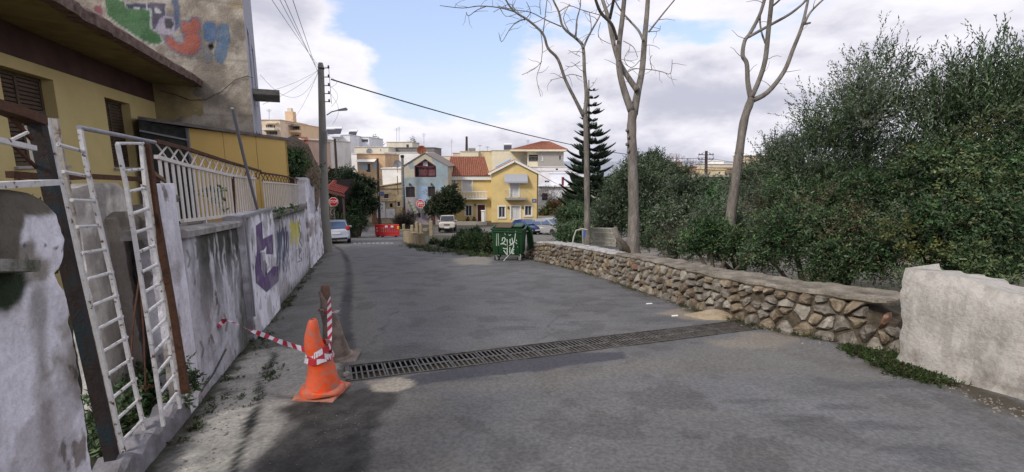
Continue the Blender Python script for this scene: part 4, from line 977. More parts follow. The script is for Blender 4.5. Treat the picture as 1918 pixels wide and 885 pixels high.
mural([(338, 40), (352, 42), (362, 32), (372, 34), (376, 50), (372, 62), (376, 75), (376, 90), (362, 104), (342, 104), (320, 94), (308, 74), (314, 66), (326, 72), (340, 78), (345, 66), (338, 58)], (0.34, 0.085, 0.06), .78, (0.11, 0.13, 0.22), 4)
mural([(322, 68), (334, 66), (344, 72), (342, 80), (330, 80)], (0.25, 0.27, 0.27), .8, ow=1)
mural([(381, 46), (388, 40), (400, 42), (406, 55), (402, 78), (392, 80), (382, 72)], (0.045, 0.14, 0.30), .72, (0.10, 0.12, 0.2), 2)
mural([(408, 50), (418, 44), (428, 48), (430, 72), (424, 108), (414, 121), (404, 112), (402, 98), (408, 84), (405, 66)], (0.06, 0.15, 0.27), .72, (0.10, 0.12, 0.2), 2)
mural([(381, 84), (392, 94), (400, 102), (398, 114), (384, 116), (381, 100)], (0.16, 0.18, 0.20), .6, (0.10, 0.12, 0.2), 1)
mural([(389, 82), (398, 81), (402, 86), (401, 92), (393, 93), (389, 88)], (0.006, 0.006, 0.006), 1, ow=0)
i = np.arange((nx + 1) * (nz + 1)).reshape(nx + 1, nz + 1); Q = np.stack([i[:-1, :-1], i[1:, :-1], i[1:, 1:], i[:-1, 1:]], -1).reshape(-1, 4)
cplaster = material('painted_bare_concrete', [(0.3, (0.85, 0.85, 0.85)), (0.7, (1.12, 1.12, 1.12))], scale=3, attr='Col', bump=0.5, bscale=22, fine=0.12, rough=.95)
mesh_obj('gable_wall', P, None, cplaster, cb, True, quads=Q, cols=c, smooth=True)
SD = Vector((-0.50, 1, 0)).normalized(); SN = Vector((SD.y, -SD.x, 0)); lavm = material('lavender_render', [(0.3, (0.32, 0.32, 0.38)), (0.7, (0.44, 0.44, 0.5))], scale=3, bump=.2)
E0 = Cpt(tE, 0, 0); LS = 7.0
def Spt(s, z, out=0.0): return E0 + SD * s + SN * out + Vector((0, 0, z))
m = MB(); holes_wall(m, Spt, 0, LS, -4.2, zc, [(1.2, 2.3, -1.6, .9), (3.6, 4.8, -1.2, 1.0), (1.2, 2.3, 1.9, 4.0), (3.6, 4.8, 1.9, 4.0)], .2)
m.quad(Spt(LS, -4.2), Spt(LS, zc), Spt(LS, zc) - WGd * 6, Spt(LS, -4.2) - WGd * 6); m.quad(Spt(0, zc), Spt(LS, zc), Spt(LS, zc) - WGd * 6, Cpt(T0, zc))
m.build('street_wall', lavm, cb, True)
for (a, b, z0, z1) in ((1.2, 2.3, -1.6, .9), (3.6, 4.8, -1.2, 1.0), (1.2, 2.3, 1.9, 4.0), (3.6, 4.8, 1.9, 4.0)):
    m = MB(); m.quad(Spt(a, z0, -.19), Spt(b, z0, -.19), Spt(b, z1, -.19), Spt(a, z1, -.19)); m.build('shutter', material('grey_shutter', (0.28, 0.28, 0.32)), cb, True)
zb = atH(508, 182, 0).z
q = Cpt(tE, 0); zb = (300 - 183) / 862 * (q.y + 1.2)
m = MB(); a = Spt(1.0, zb); b = Spt(3.0, zb); m.prism([a, b, b + SN * .75, a + SN * .75], (0, 0, .16)); flip_fix(m.build('balcony_slab', concrete, cb, True))


# ================================================================== yellow sheet metal shed
shA = onplane(350, 240, C0 + Cn * .12, Cn); DA = shA.y
pA = atY(350, 240, 11.6); pB = atY(536, 262, 12.9); pL = atY(258, 222, 10.9)
shed = thing('metal_shed', 'yellow sheet metal shed under a thin dark roof, behind the picket fence', 'shed', (pA.x, pA.y, -3.1))
ysheet = material('yellow_sheet_metal', [(0.3, (0.58, 0.40, 0.13)), (0.7, (0.65, 0.45, 0.16))], scale=1.5, bump=.05, fine=.04, rough=.6)
dirn = (pB - pA); dirn.z = 0; ln = dirn.length; dirn.normalize(); bk = Vector((-dirn.y, dirn.x, 0))
NPAN = 3
for k in range(NPAN):
    a = pA + (pB - pA) * (k / NPAN) + dirn * .004; b = pA + (pB - pA) * ((k + 1) / NPAN) - dirn * .004; m = MB()
    m.prism([Vector((a.x, a.y, -4.)), Vector((b.x, b.y, -4.)), b, a], bk * .04); flip_fix(m.build('wall_panel', ysheet, shed, True))
m = MB(); m.prism([Vector((pB.x, pB.y, -4.)), Vector((pB.x, pB.y, -4.)) + bk * 2.6 - dirn * .5, pB + bk * 2.6 - dirn * .5 - Vector((0, 0, .1)), pB], -dirn * .04); flip_fix(m.build('end_wall', ysheet, shed, True))
roofd = material('dark_sheet_roof', [(0.3, (0.10, 0.085, 0.085)), (0.7, (0.20, 0.18, 0.18))], scale=6, bump=.2)
rs = (pB - pA).normalized()
m = MB(); a = pL + Vector((0, 0, .0)); b = pB + rs * .16
m.prism([a, b, b + bk * 2.9, a + bk * 2.9], (0, 0, .05)); m.beam(a, b, .03, .05); flip_fix(m.build('roof', roofd, shed, True))
m = MB(); a0 = Vector((pL.x, pL.y, -3.5)); m.prism([Vector((pL.x, pL.y, -3.5)), Vector((pA.x, pA.y, -3.5)), pA, pL], bk * .03 , 0); o = m.build('dark_side', material('open_side_shade', [(0.3, (0.012, 0.014, 0.014)), (0.7, (0.04, 0.045, 0.04))], scale=8), shed, True); flip_fix(o)  # dark sheet closing the open left side; its shade is put into the colour
m = MB(); m.beam(pL - Vector((0, 0, .28)) - bk * .03, pA - Vector((0, 0, .30)) - bk * .03, .03, .04); m.beam(pA - bk * .03, Vector((pA.x, pA.y, -3)) - bk * .03, .05, .05); m.build('frame_bar', MATS['grey_weathered_pole'], shed, True)
# ================================================================== street objects
def onG2(u, v, dz=0):
    p = gnd(u, v); return Vector((p.x, p.y, float(G(p.x, p.y)) + dz))
# ---- traffic cones and tape
conem = material('orange_cone_plastic', [(0.34, (0.80, 0.085, 0.014)), (0.47, (0.74, 0.12, 0.045)), (0.58, (0.45, 0.19, 0.14))], scale=8, detail=9, bump=.12, bscale=30, rough=.5, fine=.05, dist=.5)
baseo = material('dusty_orange', [(0.3, (0.55, 0.14, 0.07)), (0.6, (0.42, 0.20, 0.14))], scale=9, bump=.2, rough=.7)
p = onG2(604, 738); cone = thing('traffic_cone', 'orange traffic cone with dented dusty body and tape wrapped around it', 'traffic cone', p, .5)
n = 28; V = []; F = []; r_ = random.Random(9)
prof = [(.190, .035), (.190, .060), (.180, .075), (.150, .082), (.146, .11), (.139, .18), (.131, .25), (.119, .31), (.104, .36), (.092, .42), (.079, .49), (.066, .56), (.052, .63), (.038, .70), (.026, .715), (.024, .70)]
for i, (r, z) in enumerate(prof):
    for j in range(n):
        a = 2 * math.pi * j / n; k = r
        if 4 < i < 10: k *= 1 - .22 * max(0, math.cos(a - 3.6)) ** 2 * math.sin((i - 4) / 6 * 3.14) - .16 * max(0, math.cos(a + 1.2)) ** 3 * math.sin((i - 3) / 6 * 3.14) + .06 * math.cos(2 * a + i * .5)
        V.append((math.cos(a) * k - .05 * z + .018 * math.sin(z * 9), math.sin(a) * k - .015 * z, z + .012 * math.sin(3 * a + i) * (z < .6) - .02 * math.cos(a - .6) * (z < .2)))
for i in range(len(prof) - 1):
    for j in range(n): F.append((i * n + j, i * n + (j + 1) % n, (i + 1) * n + (j + 1) % n, (i + 1) * n + j))
o = mesh_obj('cone_body', V, F, conem, cone); shade_auto(o, 45)
m = MB(); sq = []
nb = 8
for sd_ in range(4):
    a0 = sd_ * math.pi / 2 + .2
    for q in range(nb):
        t = q / nb; c0 = Vector((math.cos(a0), math.sin(a0), 0)) * .26; c1 = Vector((math.cos(a0 + math.pi / 2), math.sin(a0 + math.pi / 2), 0)) * .26
        pt = c0.lerp(c1, t); pt.z = .002 + .022 * (math.sin(sd_ * 2.2 + t * 3) ** 2) * (abs(t - .5) < .45); sq.append(pt)
m.prism(sq, (0, 0, .022)); flip_fix(m.build('base', baseo, cone))
greyc = material('weathered_grey_cone', [(0.35, (0.12, 0.09, 0.075)), (0.6, (0.24, 0.20, 0.17))], scale=7, bump=.3, bscale=40, rough=.85)
p2 = onG2(634, 672); cone2 = thing('traffic_cone', 'old grey brown faded cone standing behind the orange one', 'traffic cone', p2, .1)
m = MB(); m.lathe([(.17, .03), (.16, .055), (.135, .065), (.125, .15), (.11, .28), (.092, .42), (.072, .56), (.058, .66), (.05, .76), (.043, .80), (.02, .80)], n=24); o = shade_auto(flip_fix(m.build('cone_body', greyc, cone2)), 40)
for v in o.data.vertices: v.co.x += -.16 * v.co.z ** 1.2; v.co.x += .01 * math.sin(v.co.z * 20)
m = MB(); m.bevbox((0, 0, .018), (.44, .36, .034), .012); m.build('base', greyc, cone2)
m = MB(); m.lathe([(.052, .64), (.050, .80), (.045, .84), (.034, .86), (.01, .862)], c=(-.092, 0, 0), n=18); q = m.build('brown_tip', material('rust_brown_rubber', [(0.3, (0.08, 0.045, 0.035)), (0.7, (0.17, 0.10, 0.075))], scale=9, bump=.3), cone2); shade_auto(flip_fix(q)); 
tapeR = material('red_tape', (0.42, 0.025, 0.045), rough=.4, bump=0, fine=0); tapeW = material('white_tape', (0.62, 0.60, 0.66), rough=.4, bump=0, fine=0)
def tape(name, label, pts, wd, nst, twist, sag=0.0, up=Vector((0, 0, 1)), thick=.0012):
    """plastic ribbon through points with slanted red and white bars"""
    P = [Vector(p) for p in pts]; cum = [0]
    for a, b in zip(P[:-1], P[1:]): cum.append(cum[-1] + (b - a).length)
    N_ = nst * 3; V = []; F = []; M = []
    def at_(t):
        d = t * cum[-1]
        for i in range(len(P) - 1):
            if d <= cum[i + 1] or i == len(P) - 2:
                k = (d - cum[i]) / max(1e-6, cum[i + 1] - cum[i]); return P[i].lerp(P[i + 1], k), (P[i + 1] - P[i]).normalized()
    for k in range(N_ + 1):
        for j in (0, 1):
            t = min(1, max(0, (k + (j - .5) * 1.3) / N_)); q, d = at_(t); q = q + Vector((0, 0, -sag * 4 * t * (1 - t)))
            a = twist(t); s_ = d.cross(up).normalized(); n_ = s_.cross(d).normalized()
            V.append(q + (n_ * math.cos(a) + s_ * math.sin(a)) * (j - .5) * wd)
    for k in range(N_): F.append((2 * k, 2 * k + 1, 2 * k + 3, 2 * k + 2)); M.append((k // 3) % 2 if k % 3 or 1 else 0)
    o = mesh_obj(name, V, F, [tapeR, tapeW], midx=M); md = o.modifiers.new('thickness', 'SOLIDIFY'); md.thickness = thick
    return tag(o, label, 'tape') if label else o
ca = Vector(cone.location); nail = atW(410, 612, -.01); nail2 = atW(421, 597, -.03)
leftc = ca + Vector((-.10, -.03, .43))
tape('barrier_tape', 'red and white barrier tape running from the stained wall to the orange cone', [nail2, nail2.lerp(leftc, .5) + Vector((0, 0, .005)), leftc], .045, 19, lambda t: .5 + 2.6 * t + .5 * math.sin(t * 17), .02)
o = tape('tape_end', None, [nail2, nail2 + Vector((-.015, -.01, -.03)), nail], .05, 3, lambda t: t * .8); tag(o, 'loose hanging end of the barrier tape at its hook on the wall', 'tape')
for k, (z, tl, w_) in enumerate(((.435, .03, .05), (.40, -.035, .05), (.365, .012, .045))):
    pts = []; rr = lambda zz: np.interp(zz, [.31, .36, .42, .49], [.119, .104, .092, .079]) + .012
    for j in range(29):
        a = 2 * math.pi * j / 28 + k; zz = z + tl * math.sin(a + 1) + .006 * math.sin(5 * a); pts.append(ca + Vector((math.cos(a) * rr(zz), math.sin(a) * rr(zz), zz)))
    V = []; F = []; M = []
    for j, q in enumerate(pts): V += [q + Vector((0, 0, w_ / 2)) - (q - ca).normalized() * .010 * 0, q - Vector((0, 0, w_ / 2)) + Vector(((q - ca).x, (q - ca).y, 0)).normalized() * .011]
    for j in range(28): F.append((2 * j, 2 * j + 1, 2 * j + 3, 2 * j + 2)); M.append(((j + k) // 3) % 2)
    o = mesh_obj('tape_wrap', V, F, [tapeR, tapeW], cone, True, M); md = o.modifiers.new('thickness', 'SOLIDIFY'); md.thickness = .0015
c2 = Vector(cone2.location); k1 = ca + Vector((.085, .03, .42)); k2 = c2 + Vector((-.035, -.06, .73))
tape('barrier_tape', 'red and white tape strung upwards from the orange cone to the grey cone', [k1, k1.lerp(k2, .5) + Vector((.0, 0, .0)), k2], .05, 12, lambda t: 1.3 + .6 * math.sin(t * 3), up=Vector((0, -1, .2)))
tape('tape_knot', 'thin tape ends knotted around the grey cone', [c2 + Vector((-.17, -.05, .58)), c2 + Vector((-.11, -.085, .61)), c2 + Vector((-.05, -.09, .57)), c2 + Vector((.05, -.07, .585))], .022, 5, lambda t: t * 3)
m = MB(); q = c2 + Vector((.0, -.085, .57)); m.quad(q, q + Vector((.06, 0, .0)), q + Vector((.09, .0, .03)), q + Vector((.03, 0, .03))); o = m.build('tape_scrap', tapeW); md = o.modifiers.new('t', 'SOLIDIFY'); md.thickness = .001; tag(o, 'white loose flap of tape on the right of the grey cone', 'tape')
rock('stone', onG2(648, 706, .02), .05, stone_mats[0], 12, 'small grey stone at the left end of the drain grating')

# ---- green waste container
gm = material('green_container_plastic', [(0.3, (0.009, 0.040, 0.014)), (0.7, (0.015, 0.058, 0.022))], scale=3, bump=.05, rough=.45, fine=.05)
gl = material('dark_green_lid', [(0.3, (0.015, 0.05, 0.022)), (0.7, (0.03, 0.075, 0.035))], scale=5, bump=.08, rough=.5)
blackr = material('black_rubber', (0.018, 0.018, 0.018), rough=.8, bump=.1); steel = material('bright_steel', (0.35, 0.35, 0.36), rough=.4, metal=.6, bump=0)
wpaint = material('white_spray_paint', [(0.3, (0.40, 0.48, 0.42)), (0.7, (0.56, 0.63, 0.57))], scale=20, bump=0, fine=.1)
D0 = onG2(954, 487); DY = D0.y; sc = DY / FPX * 1.0
dump = thing('waste_container', 'green wheeled waste container with white graffiti and its lid hanging open at the back', 'waste container', D0, math.radians(-8))
bw, bh0, bh1, dp = 1.24, .26, 1.27, .92
m = MB()
def ringpts(w_, d_, z, r=.07, n=4):
    P = []
    for cx, cy, a0 in ((w_ / 2 - r, d_ / 2 - r, 0), (-w_ / 2 + r, d_ / 2 - r, 90), (-w_ / 2 + r, -d_ / 2 + r, 180), (w_ / 2 - r, -d_ / 2 + r, 270)):
        for k in range(n + 1): a = math.radians(a0 + 90 * k / n); P.append(Vector((cx + r * math.cos(a), cy + r * math.sin(a), z)))
    return P
rings = [ringpts(bw * .84, dp * .80, bh0), ringpts(bw * .90, dp * .86, bh0 + .05), ringpts(bw * .93, dp * .92, .72), ringpts(bw * .985, dp, bh1 - .08), ringpts(bw * 1.04, dp * 1.05, bh1 - .075), ringpts(bw * 1.04, dp * 1.05, bh1), ringpts(bw * .95, dp * .95, bh1), ringpts(bw * .85, dp * .84, bh0 + .1)]
k = len(rings[0]); V = [v for r in rings for v in r]; F = [(i * k + j, i * k + (j + 1) % k, (i + 1) * k + (j + 1) % k, (i + 1) * k + j) for i in range(len(rings) - 1) for j in range(k)] + [tuple(range(k))[::-1], tuple((len(rings) - 1) * k + j for j in range(k))]
m.add(V, F); shade_auto(m.build('body', gm, dump), 30)
m = MB(); m.bevbox((-.18, .05, bh1 + .03), (.62, .95, .05), .02); m.build('lid', material('brown_inner_lid', (0.10, 0.07, 0.045)), dump)
m = MB(); m.bevbox((.34, .1, bh1 + .045), (.34, .8, .06), .02); m.build('lid', gl, dump)
m = MB(); q = [(.60, .42, bh1 + .02), (.80, .30, bh1 - .06), (.90, .22, .45), (.72, .36, .36), (.62, .48, .6)]
m.prism([Vector(x) for x in q], (.03, .05, .0)); flip_fix(m.build('hanging_lid', gl, dump))
for sx in (-1, 1):
    m = MB(); m.tube([(sx * (bw / 2 + .02), 0, bh1 - .16), (sx * (bw / 2 + .09), 0, bh1 - .16)], .022, 8); m.build('side_trunnion', steel, dump)
for x in (-.38, .02, .40):
    m = MB(); m.beam((x, -dp * .47, bh0 + .02), (x, -dp * .50, bh1 - .09), .03, .02, up=(0, 1, 0)); m.build('stiffening_rib', gm, dump)
m = MB(); m.bevbox((0, -dp * .5 - .02, bh1 - .125), (1.12, .03, .045), .01); m.build('front_rim', gl, dump)
for x, y in ((-.46, -.30), (.40, -.30), (-.50, .28), (.42, .28)):
    wv = MB(); wv.beam((x, y, bh0 + .02), (x + .03, y, .12), .06, .06, up=(0, 1, 0)); c_ = wv.build('caster', steel, dump)
    t = MB(); t.lathe([(.03, -.028), (.10, -.028), (.112, -.015), (.112, .015), (.10, .028), (.03, .028)], c=(x + .04, y - .0, .112), n=18, R=Matrix.Rotation(math.radians(90), 3, 'X') @ Matrix.Identity(3)); shade_auto(t.build('wheel', blackr, c_))
    h = MB(); h.lathe([(.005, -.034), (.05, -.034), (.05, .034), (.005, .034)], c=(x + .04, y, .112), n=12, R=Matrix.Rotation(math.radians(90), 3, 'X')); h.build('hub', steel, c_)
fy = lambda z: -dp / 2 * (.92 + .08 * (z - .72) / .47 if z > .72 else .86 + .06 * (z - .31) / .41) - .006
def sprayline(pts, wd=.035, name='graffiti_stroke'):
    wd *= 1.35
    """pts in zoom coordinates of the container front"""
    m = MB(); P = []
    for x, y in pts:
        X = (x / 9.32 + 905 - 954) / FPX * DY * 1.0 + .035; Z = 1.27 - (y / 9.32 + 400 - 414.5) * DY / FPX * 1.01
        P.append((X, Z))
    for (a, b) in zip(P[:-1], P[1:]):
        d = Vector((b[0] - a[0], b[1] - a[1])); L_ = d.length; d.normalize(); nn = Vector((-d.y, d.x)) * wd / 2; e = d * wd * .3
        q = [(a[0] - e.x + nn.x, a[1] - e.y + nn.y), (b[0] + e.x + nn.x, b[1] + e.y + nn.y), (b[0] + e.x - nn.x, b[1] + e.y - nn.y), (a[0] - e.x - nn.x, a[1] - e.y - nn.y)]
        m.add([Vector((x, fy(z) - .004 - .0006 * len(m.V) / 4, z)) for x, z in q], [(0, 1, 2, 3)])
    return m.build(name, wpaint, dump)
for pts, w_ in (([(345, 350), (352, 305), (385, 290), (400, 315), (392, 355), (360, 385), (320, 408), (350, 400), (385, 405), (418, 422)], .026), ([(430, 325), (438, 380), (445, 420), (440, 470), (432, 520), (430, 590)], .03),
                ([(485, 318), (482, 380), (500, 415), (530, 380)], .03), ([(518, 300), (528, 350), (540, 400), (545, 450), (520, 500), (495, 560)], .028), ([(445, 440), (500, 420), (540, 385), (560, 350), (575, 250), (584, 165)], .022),
                ([(360, 480), (400, 490), (440, 480)], .026), ([(372, 520), (400, 560), (430, 595), (445, 560)], .028), ([(478, 465), (475, 520), (470, 560)], .03), ([(550, 498), (515, 525), (520, 575), (550, 570)], .026), ([(515, 548), (545, 540)], .022), ([(495, 560), (440, 620), (365, 705)], .022),
                ([(590, 330), (598, 345)], .022), ([(590, 380), (598, 395)], .022), ([(560, 365), (575, 375)], .02), ([(440, 140), (450, 190), (455, 240), (480, 255), (500, 235)], .016), ([(385, 200), (395, 225), (408, 245)], .012), ([(618, 445), (622, 468)], .016), ([(655, 580), (668, 605), (665, 635)], .018)): sprayline(pts, w_)
m = MB()
X0 = (236 / 9.32 + 905 - 954) / FPX * DY + .035; X1 = (288 / 9.32 + 905 - 954) / FPX * DY + .035; Z1 = 1.27 - (225 / 9.32 + 400 - 414.5) * DY / FPX; Z0 = 1.27 - (445 / 9.32 + 400 - 414.5) * DY / FPX
m.add([(X0, fy(Z0) - .005, Z0), (X1, fy(Z0) - .005, Z0), (X1 - .005, fy(Z1) - .005, Z1), (X0 + .02, fy(Z1) - .005, Z1)], [(0, 1, 2, 3)]); m.build('worn_sticker', material('worn_label', (0.34, 0.42, 0.34)), dump)

# ---- stop signs
redp = material('sign_red', (0.42, 0.02, 0.022), rough=.5, bump=0, fine=0); whp = material('sign_white', (0.66, 0.66, 0.66), rough=.5, bump=0, fine=0); polem = material('grey_steel_pole', (0.25, 0.25, 0.26), rough=.5, metal=.3, bump=0)
def text_obj(txt, size, mt, parent, M, name='lettering', ext=.002, width=1.0):
    cu = bpy.data.curves.new(name, 'FONT'); cu.body = txt; cu.size = size; cu.align_x = 'CENTER'; cu.align_y = 'CENTER'; cu.extrude = ext; cu.resolution_u = 2
    to = bpy.data.objects.new(name, cu); COL.objects.link(to); dg = bpy.context.evaluated_depsgraph_get(); me = bpy.data.meshes.new_from_object(to.evaluated_get(dg)); bpy.data.objects.remove(to)
    me.transform(M @ Matrix.Diagonal((width, 1, 1, 1))); me.materials.clear(); me.materials.append(mt); o = bpy.data.objects.new(name, me); COL.objects.link(o); o.parent = parent; return o
def stop_sign(label, u, vc, vb, Y, rad, text, rz):
    top = atY(u, vc, Y); zg = float(G(0, Y)); t = thing('stop_sign', label, 'stop sign', (top.x, Y, zg), rz); h = top.z - zg
    R = lambda r, y: [Vector((r * math.cos(math.radians(22.5 + 45 * k)), y, h + r * math.sin(math.radians(22.5 + 45 * k)))) for k in range(8)]
    m = MB(); m.prism(R(rad, 0.01), (0, .015, 0)); pl = flip_fix(m.build('sign_plate', whp, t)); m = MB(); m.prism(R(rad * .92, .006), (0, .002, 0)); flip_fix(m.build('red_face', redp, t))
    m = MB(); m.tube([(0, .05, -.1), (0, .05, h + rad * .6)], .03, 8); shade_auto(m.build('pole', polem, t))
    M = Matrix.Translation((0, .002, h)) @ Matrix.Rotation(math.radians(90), 4, 'X')
    if text: text_obj('STOP', rad * .92, whp, t, M, width=.72)
    return t, h
stop_sign('red STOP sign above the small light blue hatchback, dark trees behind it', 624.5, 378.5, 405, 30, .31, True, math.radians(10))
t, h = stop_sign('red stop sign scribbled over with white paint, before the blue house', 787.5, 382, 412, 41, .41, False, math.radians(-5))
def scrib(t, h, pts, wd, y=.0):
    m = MB(); m.tube([Vector((x, y, h + z)) for x, z in pts], wd, 5); return m.build('white_scribble', whp, t)
for pts in ([(-.26, .12), (-.18, .2), (-.12, .1), (-.2, -.02), (-.12, -.14), (-.24, -.2)], [(-.05, .22), (-.08, .0), (.02, -.08), (.06, .1), (.02, .2)], [(.12, .24), (.1, 0), (.2, -.06), (.26, .1), (.16, .18)], [(-.05, -.14), (.04, -.24), (.14, -.16), (.24, -.2)], [(-.28, -.05), (-.05, .02), (.28, -.02)]): scrib(t, h, pts, .022)

# ---- red plastic road barriers
redb = material('red_barrier_plastic', [(0.3, (0.46, 0.02, 0.025)), (0.7, (0.56, 0.03, 0.03))], scale=4, rough=.5, bump=.05, fine=.05); yel = material('yellow_lamp', (0.65, 0.42, 0.02), rough=.3, bump=0)
def barrier(name, label, u0, u1, v, Y0, h, lamp=False):
    a = atY(u0, v, Y0); b = atY(u1, v, Y0); W_ = (b - a).length; zg = float(G(0, Y0)); t = thing('road_barrier', label, 'barrier', ((a.x + b.x) / 2, Y0, zg), 0)
    x0, x1 = -W_ / 2, W_ / 2; z0, z1 = .16, h; rows = ((.42, .58), (.66, .82)); nh = max(2, int(W_ / .19)); holes = []
    for (za, zb) in rows:
        for k in range(nh):
            if lamp and k == nh - 1 and za > .6: continue
            xa = x0 + .10 + (W_ - .2) * (k + .22) / nh; holes.append((xa, xa + (W_ - .2) / nh * .5, za, zb))
    m = MB(); fr_ = lambda x, z, o: Vector((x, -.03 - o, z)); holes_wall(m, lambda x, z, o: Vector((x, -.035 - o, z)), x0, x1, z0, z1, holes, .07); holes_wall(m, lambda x, z, o: Vector((x, .035 - o, z)), x0, x1, z0, z1, holes, 0)
    for q in (((x0, z0), (x1, z0)), ((x1, z0), (x1, z1)), ((x1, z1), (x0, z1)), ((x0, z1), (x0, z0))): m.quad(Vector((q[0][0], -.035, q[0][1])), Vector((q[1][0], -.035, q[1][1])), Vector((q[1][0], .035, q[1][1])), Vector((q[0][0], .035, q[0][1])))
    m.build('panel', redb, t); m = MB(); m.tube([(x0, 0, z1), (x1, 0, z1)], .05, 8); m.build('top_rail', redb, t)
    m = MB(); m.tube([(x0, 0, z0), (x1, 0, z0)], .05, 8); m.build('bottom_rail', redb, t)
    for x in (x0 + .3, x1 - .3):
        m = MB(); m.bevbox((x, 0, .07), (.12, .55, .12), .03); m.build('foot', blackr, t)
    for k, x in enumerate((x0 + W_ * .38, x0 + W_ * .66)):
        if W_ > 1: m = MB(); m.box((x, -.045, .90), (.22, .01, .16)); m.build('reflector_plate', whp, t)
    if lamp: m = MB(); m.bevbox((x1 - .08, -.05, .80), (.16, .06, .28), .03); m.build('warning_lamp', yel, t)
    return t
barrier('b', 'red perforated plastic barrier with two white plates and yellow lamp, right of the pair', 709, 747.5, 420, 37.4, 1.02, True)
b2 = barrier('b', 'red perforated plastic barrier, the short left one set slightly behind its neighbour', 702, 713, 420, 38.2, 1.02)

# ---- concrete utility pole with lamp and brackets
polc = material('concrete_pole', [(0.3, (0.19, 0.18, 0.16)), (0.7, (0.28, 0.265, 0.24))], scale=2.5, bump=.15, stretch=(1, 1, .3)); 
PYY = 20.8; pt = atY(600.5, 118, PYY); pbx = atY(608, 400, PYY); zb = float(G(0, PYY))
up = thing('utility_pole', 'tall tapered concrete utility pole with brackets and a street lamp, beside the white wall end', 'utility pole', (pbx.x, PYY, zb))
m = MB(); m.tube([(pbx.x + .05, PYY, zb - .2), (pbx.x, PYY, pbx.z), (pt.x, PYY, pt.z - .15), (pt.x, PYY, pt.z)], [.215, .20, .125, .09], 12); shade_auto(m.build('shaft', polc, up, True))
def zP_(v): return atY(600, v, PYY).z
for v, side in ((128, 1), (145, 1), (161, 1), (176, 1), (191, 1)):
    x = pt.x + (pbx.x - pt.x) * (v - 118) / 282; m = MB(); m.beam((x, PYY, zP_(v)), (x + .36, PYY - .05, zP_(v)), .035, .035); br = m.build('bracket', steel, up, True)
    m = MB(); m.lathe([(.02, -.06), (.045, -.04), (.045, .0), (.03, .03), (.045, .05), (.02, .08)], c=(x + .36, PYY - .05, zP_(v) + .03), n=10); m.build('insulator', material('brown_insulator', (0.10, 0.06, 0.05), rough=.2, bump=0), br, True)
m = MB(); m.tube([(pt.x + .36, PYY - .05, zP_(126)), (pt.x + .38, PYY - .05, zP_(195))], .012, 6); m.build('bracket_strap', steel, up, True)
x = pt.x + .12; m = MB(); m.tube([(x, PYY, zP_(216)), (x + .25, PYY - .05, zP_(210)), (x + .60, PYY - .1, zP_(207))], .025, 8); arm = shade_auto(m.build('lamp_arm', galv, up, True))
m = MB(); q = Vector((x + .55, PYY - .1, zP_(207))); m.prism([q + Vector(v) for v in ((0, -.06, .02), (.38, -.08, .10), (.42, -.05, .04), (.36, -.04, -.02), (.02, -.05, -.04))], (0, .12, 0)); flip_fix(m.build('lamp_head', material('lamp_grey', (0.42, 0.42, 0.42), rough=.4, bump=0), up, True))
m = MB(); m.box((x - .02, PYY - .18, zP_(258)), (.10, .08, .5)); m.build('junction_box', steel, up, True)
m = MB(); m.lathe([(.13, -.03), (.135, 0), (.13, .03)], c=(pt.x + .01, PYY, zP_(129)), n=12); m.build('clamp_band', blackr, up, True)

# ---- wires
wirem = material('black_cable', (0.03, 0.03, 0.035), rough=.6, bump=0, fine=0); wireg = material('grey_wire', (0.22, 0.22, 0.26), rough=.6, bump=0, fine=0)
def wire(label, a, b, r=.012, sag=.3, mt=None, n=16, name='cable', group=None, kind='cable'):
    a = Vector(a); b = Vector(b); m = MB(); m.tube([a.lerp(b, k / n) - Vector((0, 0, sag * 4 * (k / n) * (1 - k / n))) for k in range(n + 1)], r, 6); o = m.build(name, mt or wirem, smooth=True); return tag(o, label, kind, group)
hp = atY(620, 149, PYY); far1 = atY(1323, 284, 60)
wire('thick black cable sagging from the concrete pole across the sky to the far right pole', hp, (far1.x, far1.y, far1.z - .8), .030, 1.2, n=30)
wire('thin cable continuing right from the far wooden pole', (far1.x, far1.y, far1.z - .8), (far1.x + 22, far1.y + 6, far1.z - 3.0), .03, .3, wireg)
for k, (u, v) in enumerate(((512, -20), (530, -20), (541, -20), (556, -20))):
    e = atY(u, v, 8.0); e2 = e + (e - pt) * .6; wire(('leftmost', 'second from left', 'third from left', 'rightmost')[k] + ' of the four overhead wires climbing left from the pole top', (pt.x + .0, PYY, zP_(128 + k * 9)), e2, .005, .15, wireg, group='overhead wires from the concrete pole')
wA = Spt(1.2, 0, .02)
for lab, u, v, sg in (('thin wire looping from the pole top to the concrete building, upper strand', 487, 140, .9), ('thin wire from the pole top to the concrete building corner, middle strand', 491, 175, .1), ('thin wire from the pole top down to the building, lower strand', 492, 196, .12)):
    e = atY(u, v, 14.2); wire(lab, (pt.x - .1, PYY, zP_(131)), e, .005, sg, wireg)
wire('thin wire falling steeply from the pole top towards the tan apartments', (pt.x - .1, PYY, zP_(133)), atY(535, 232, 40), .007, .5, wireg)
for k in range(3):
    v0 = (145, 161, 176)[k]; a = Vector((pt.x + .36, PYY - .05, zP_(v0))); m = MB(); P = [a + Vector((.32 * math.sin(t * 3.14), 0, -.9 * t * (k + 1) * .5)) for t in np.linspace(0, 1, 9)]; m.tube(P, .006, 5); o = m.build('wire_loop', wireg, smooth=True)
    o.parent = up; o.location = -Vector(up.location)
e = onplane(330, 188, C0 + Cn * .02, Cn)
m = MB(); m.tube([atC(300, 170, .03), atC(330, 178, .03), atC(355, 188, .03), atC(385, 187, .03), atC(415, 172, .03), atC(440, 150, .03), atC(462, 143, .03), atC(474, 146, .03)], .008, 5); tag(m.build('cable', wirem, smooth=True), 'thin black cable drooping across the concrete gable wall', 'cable')

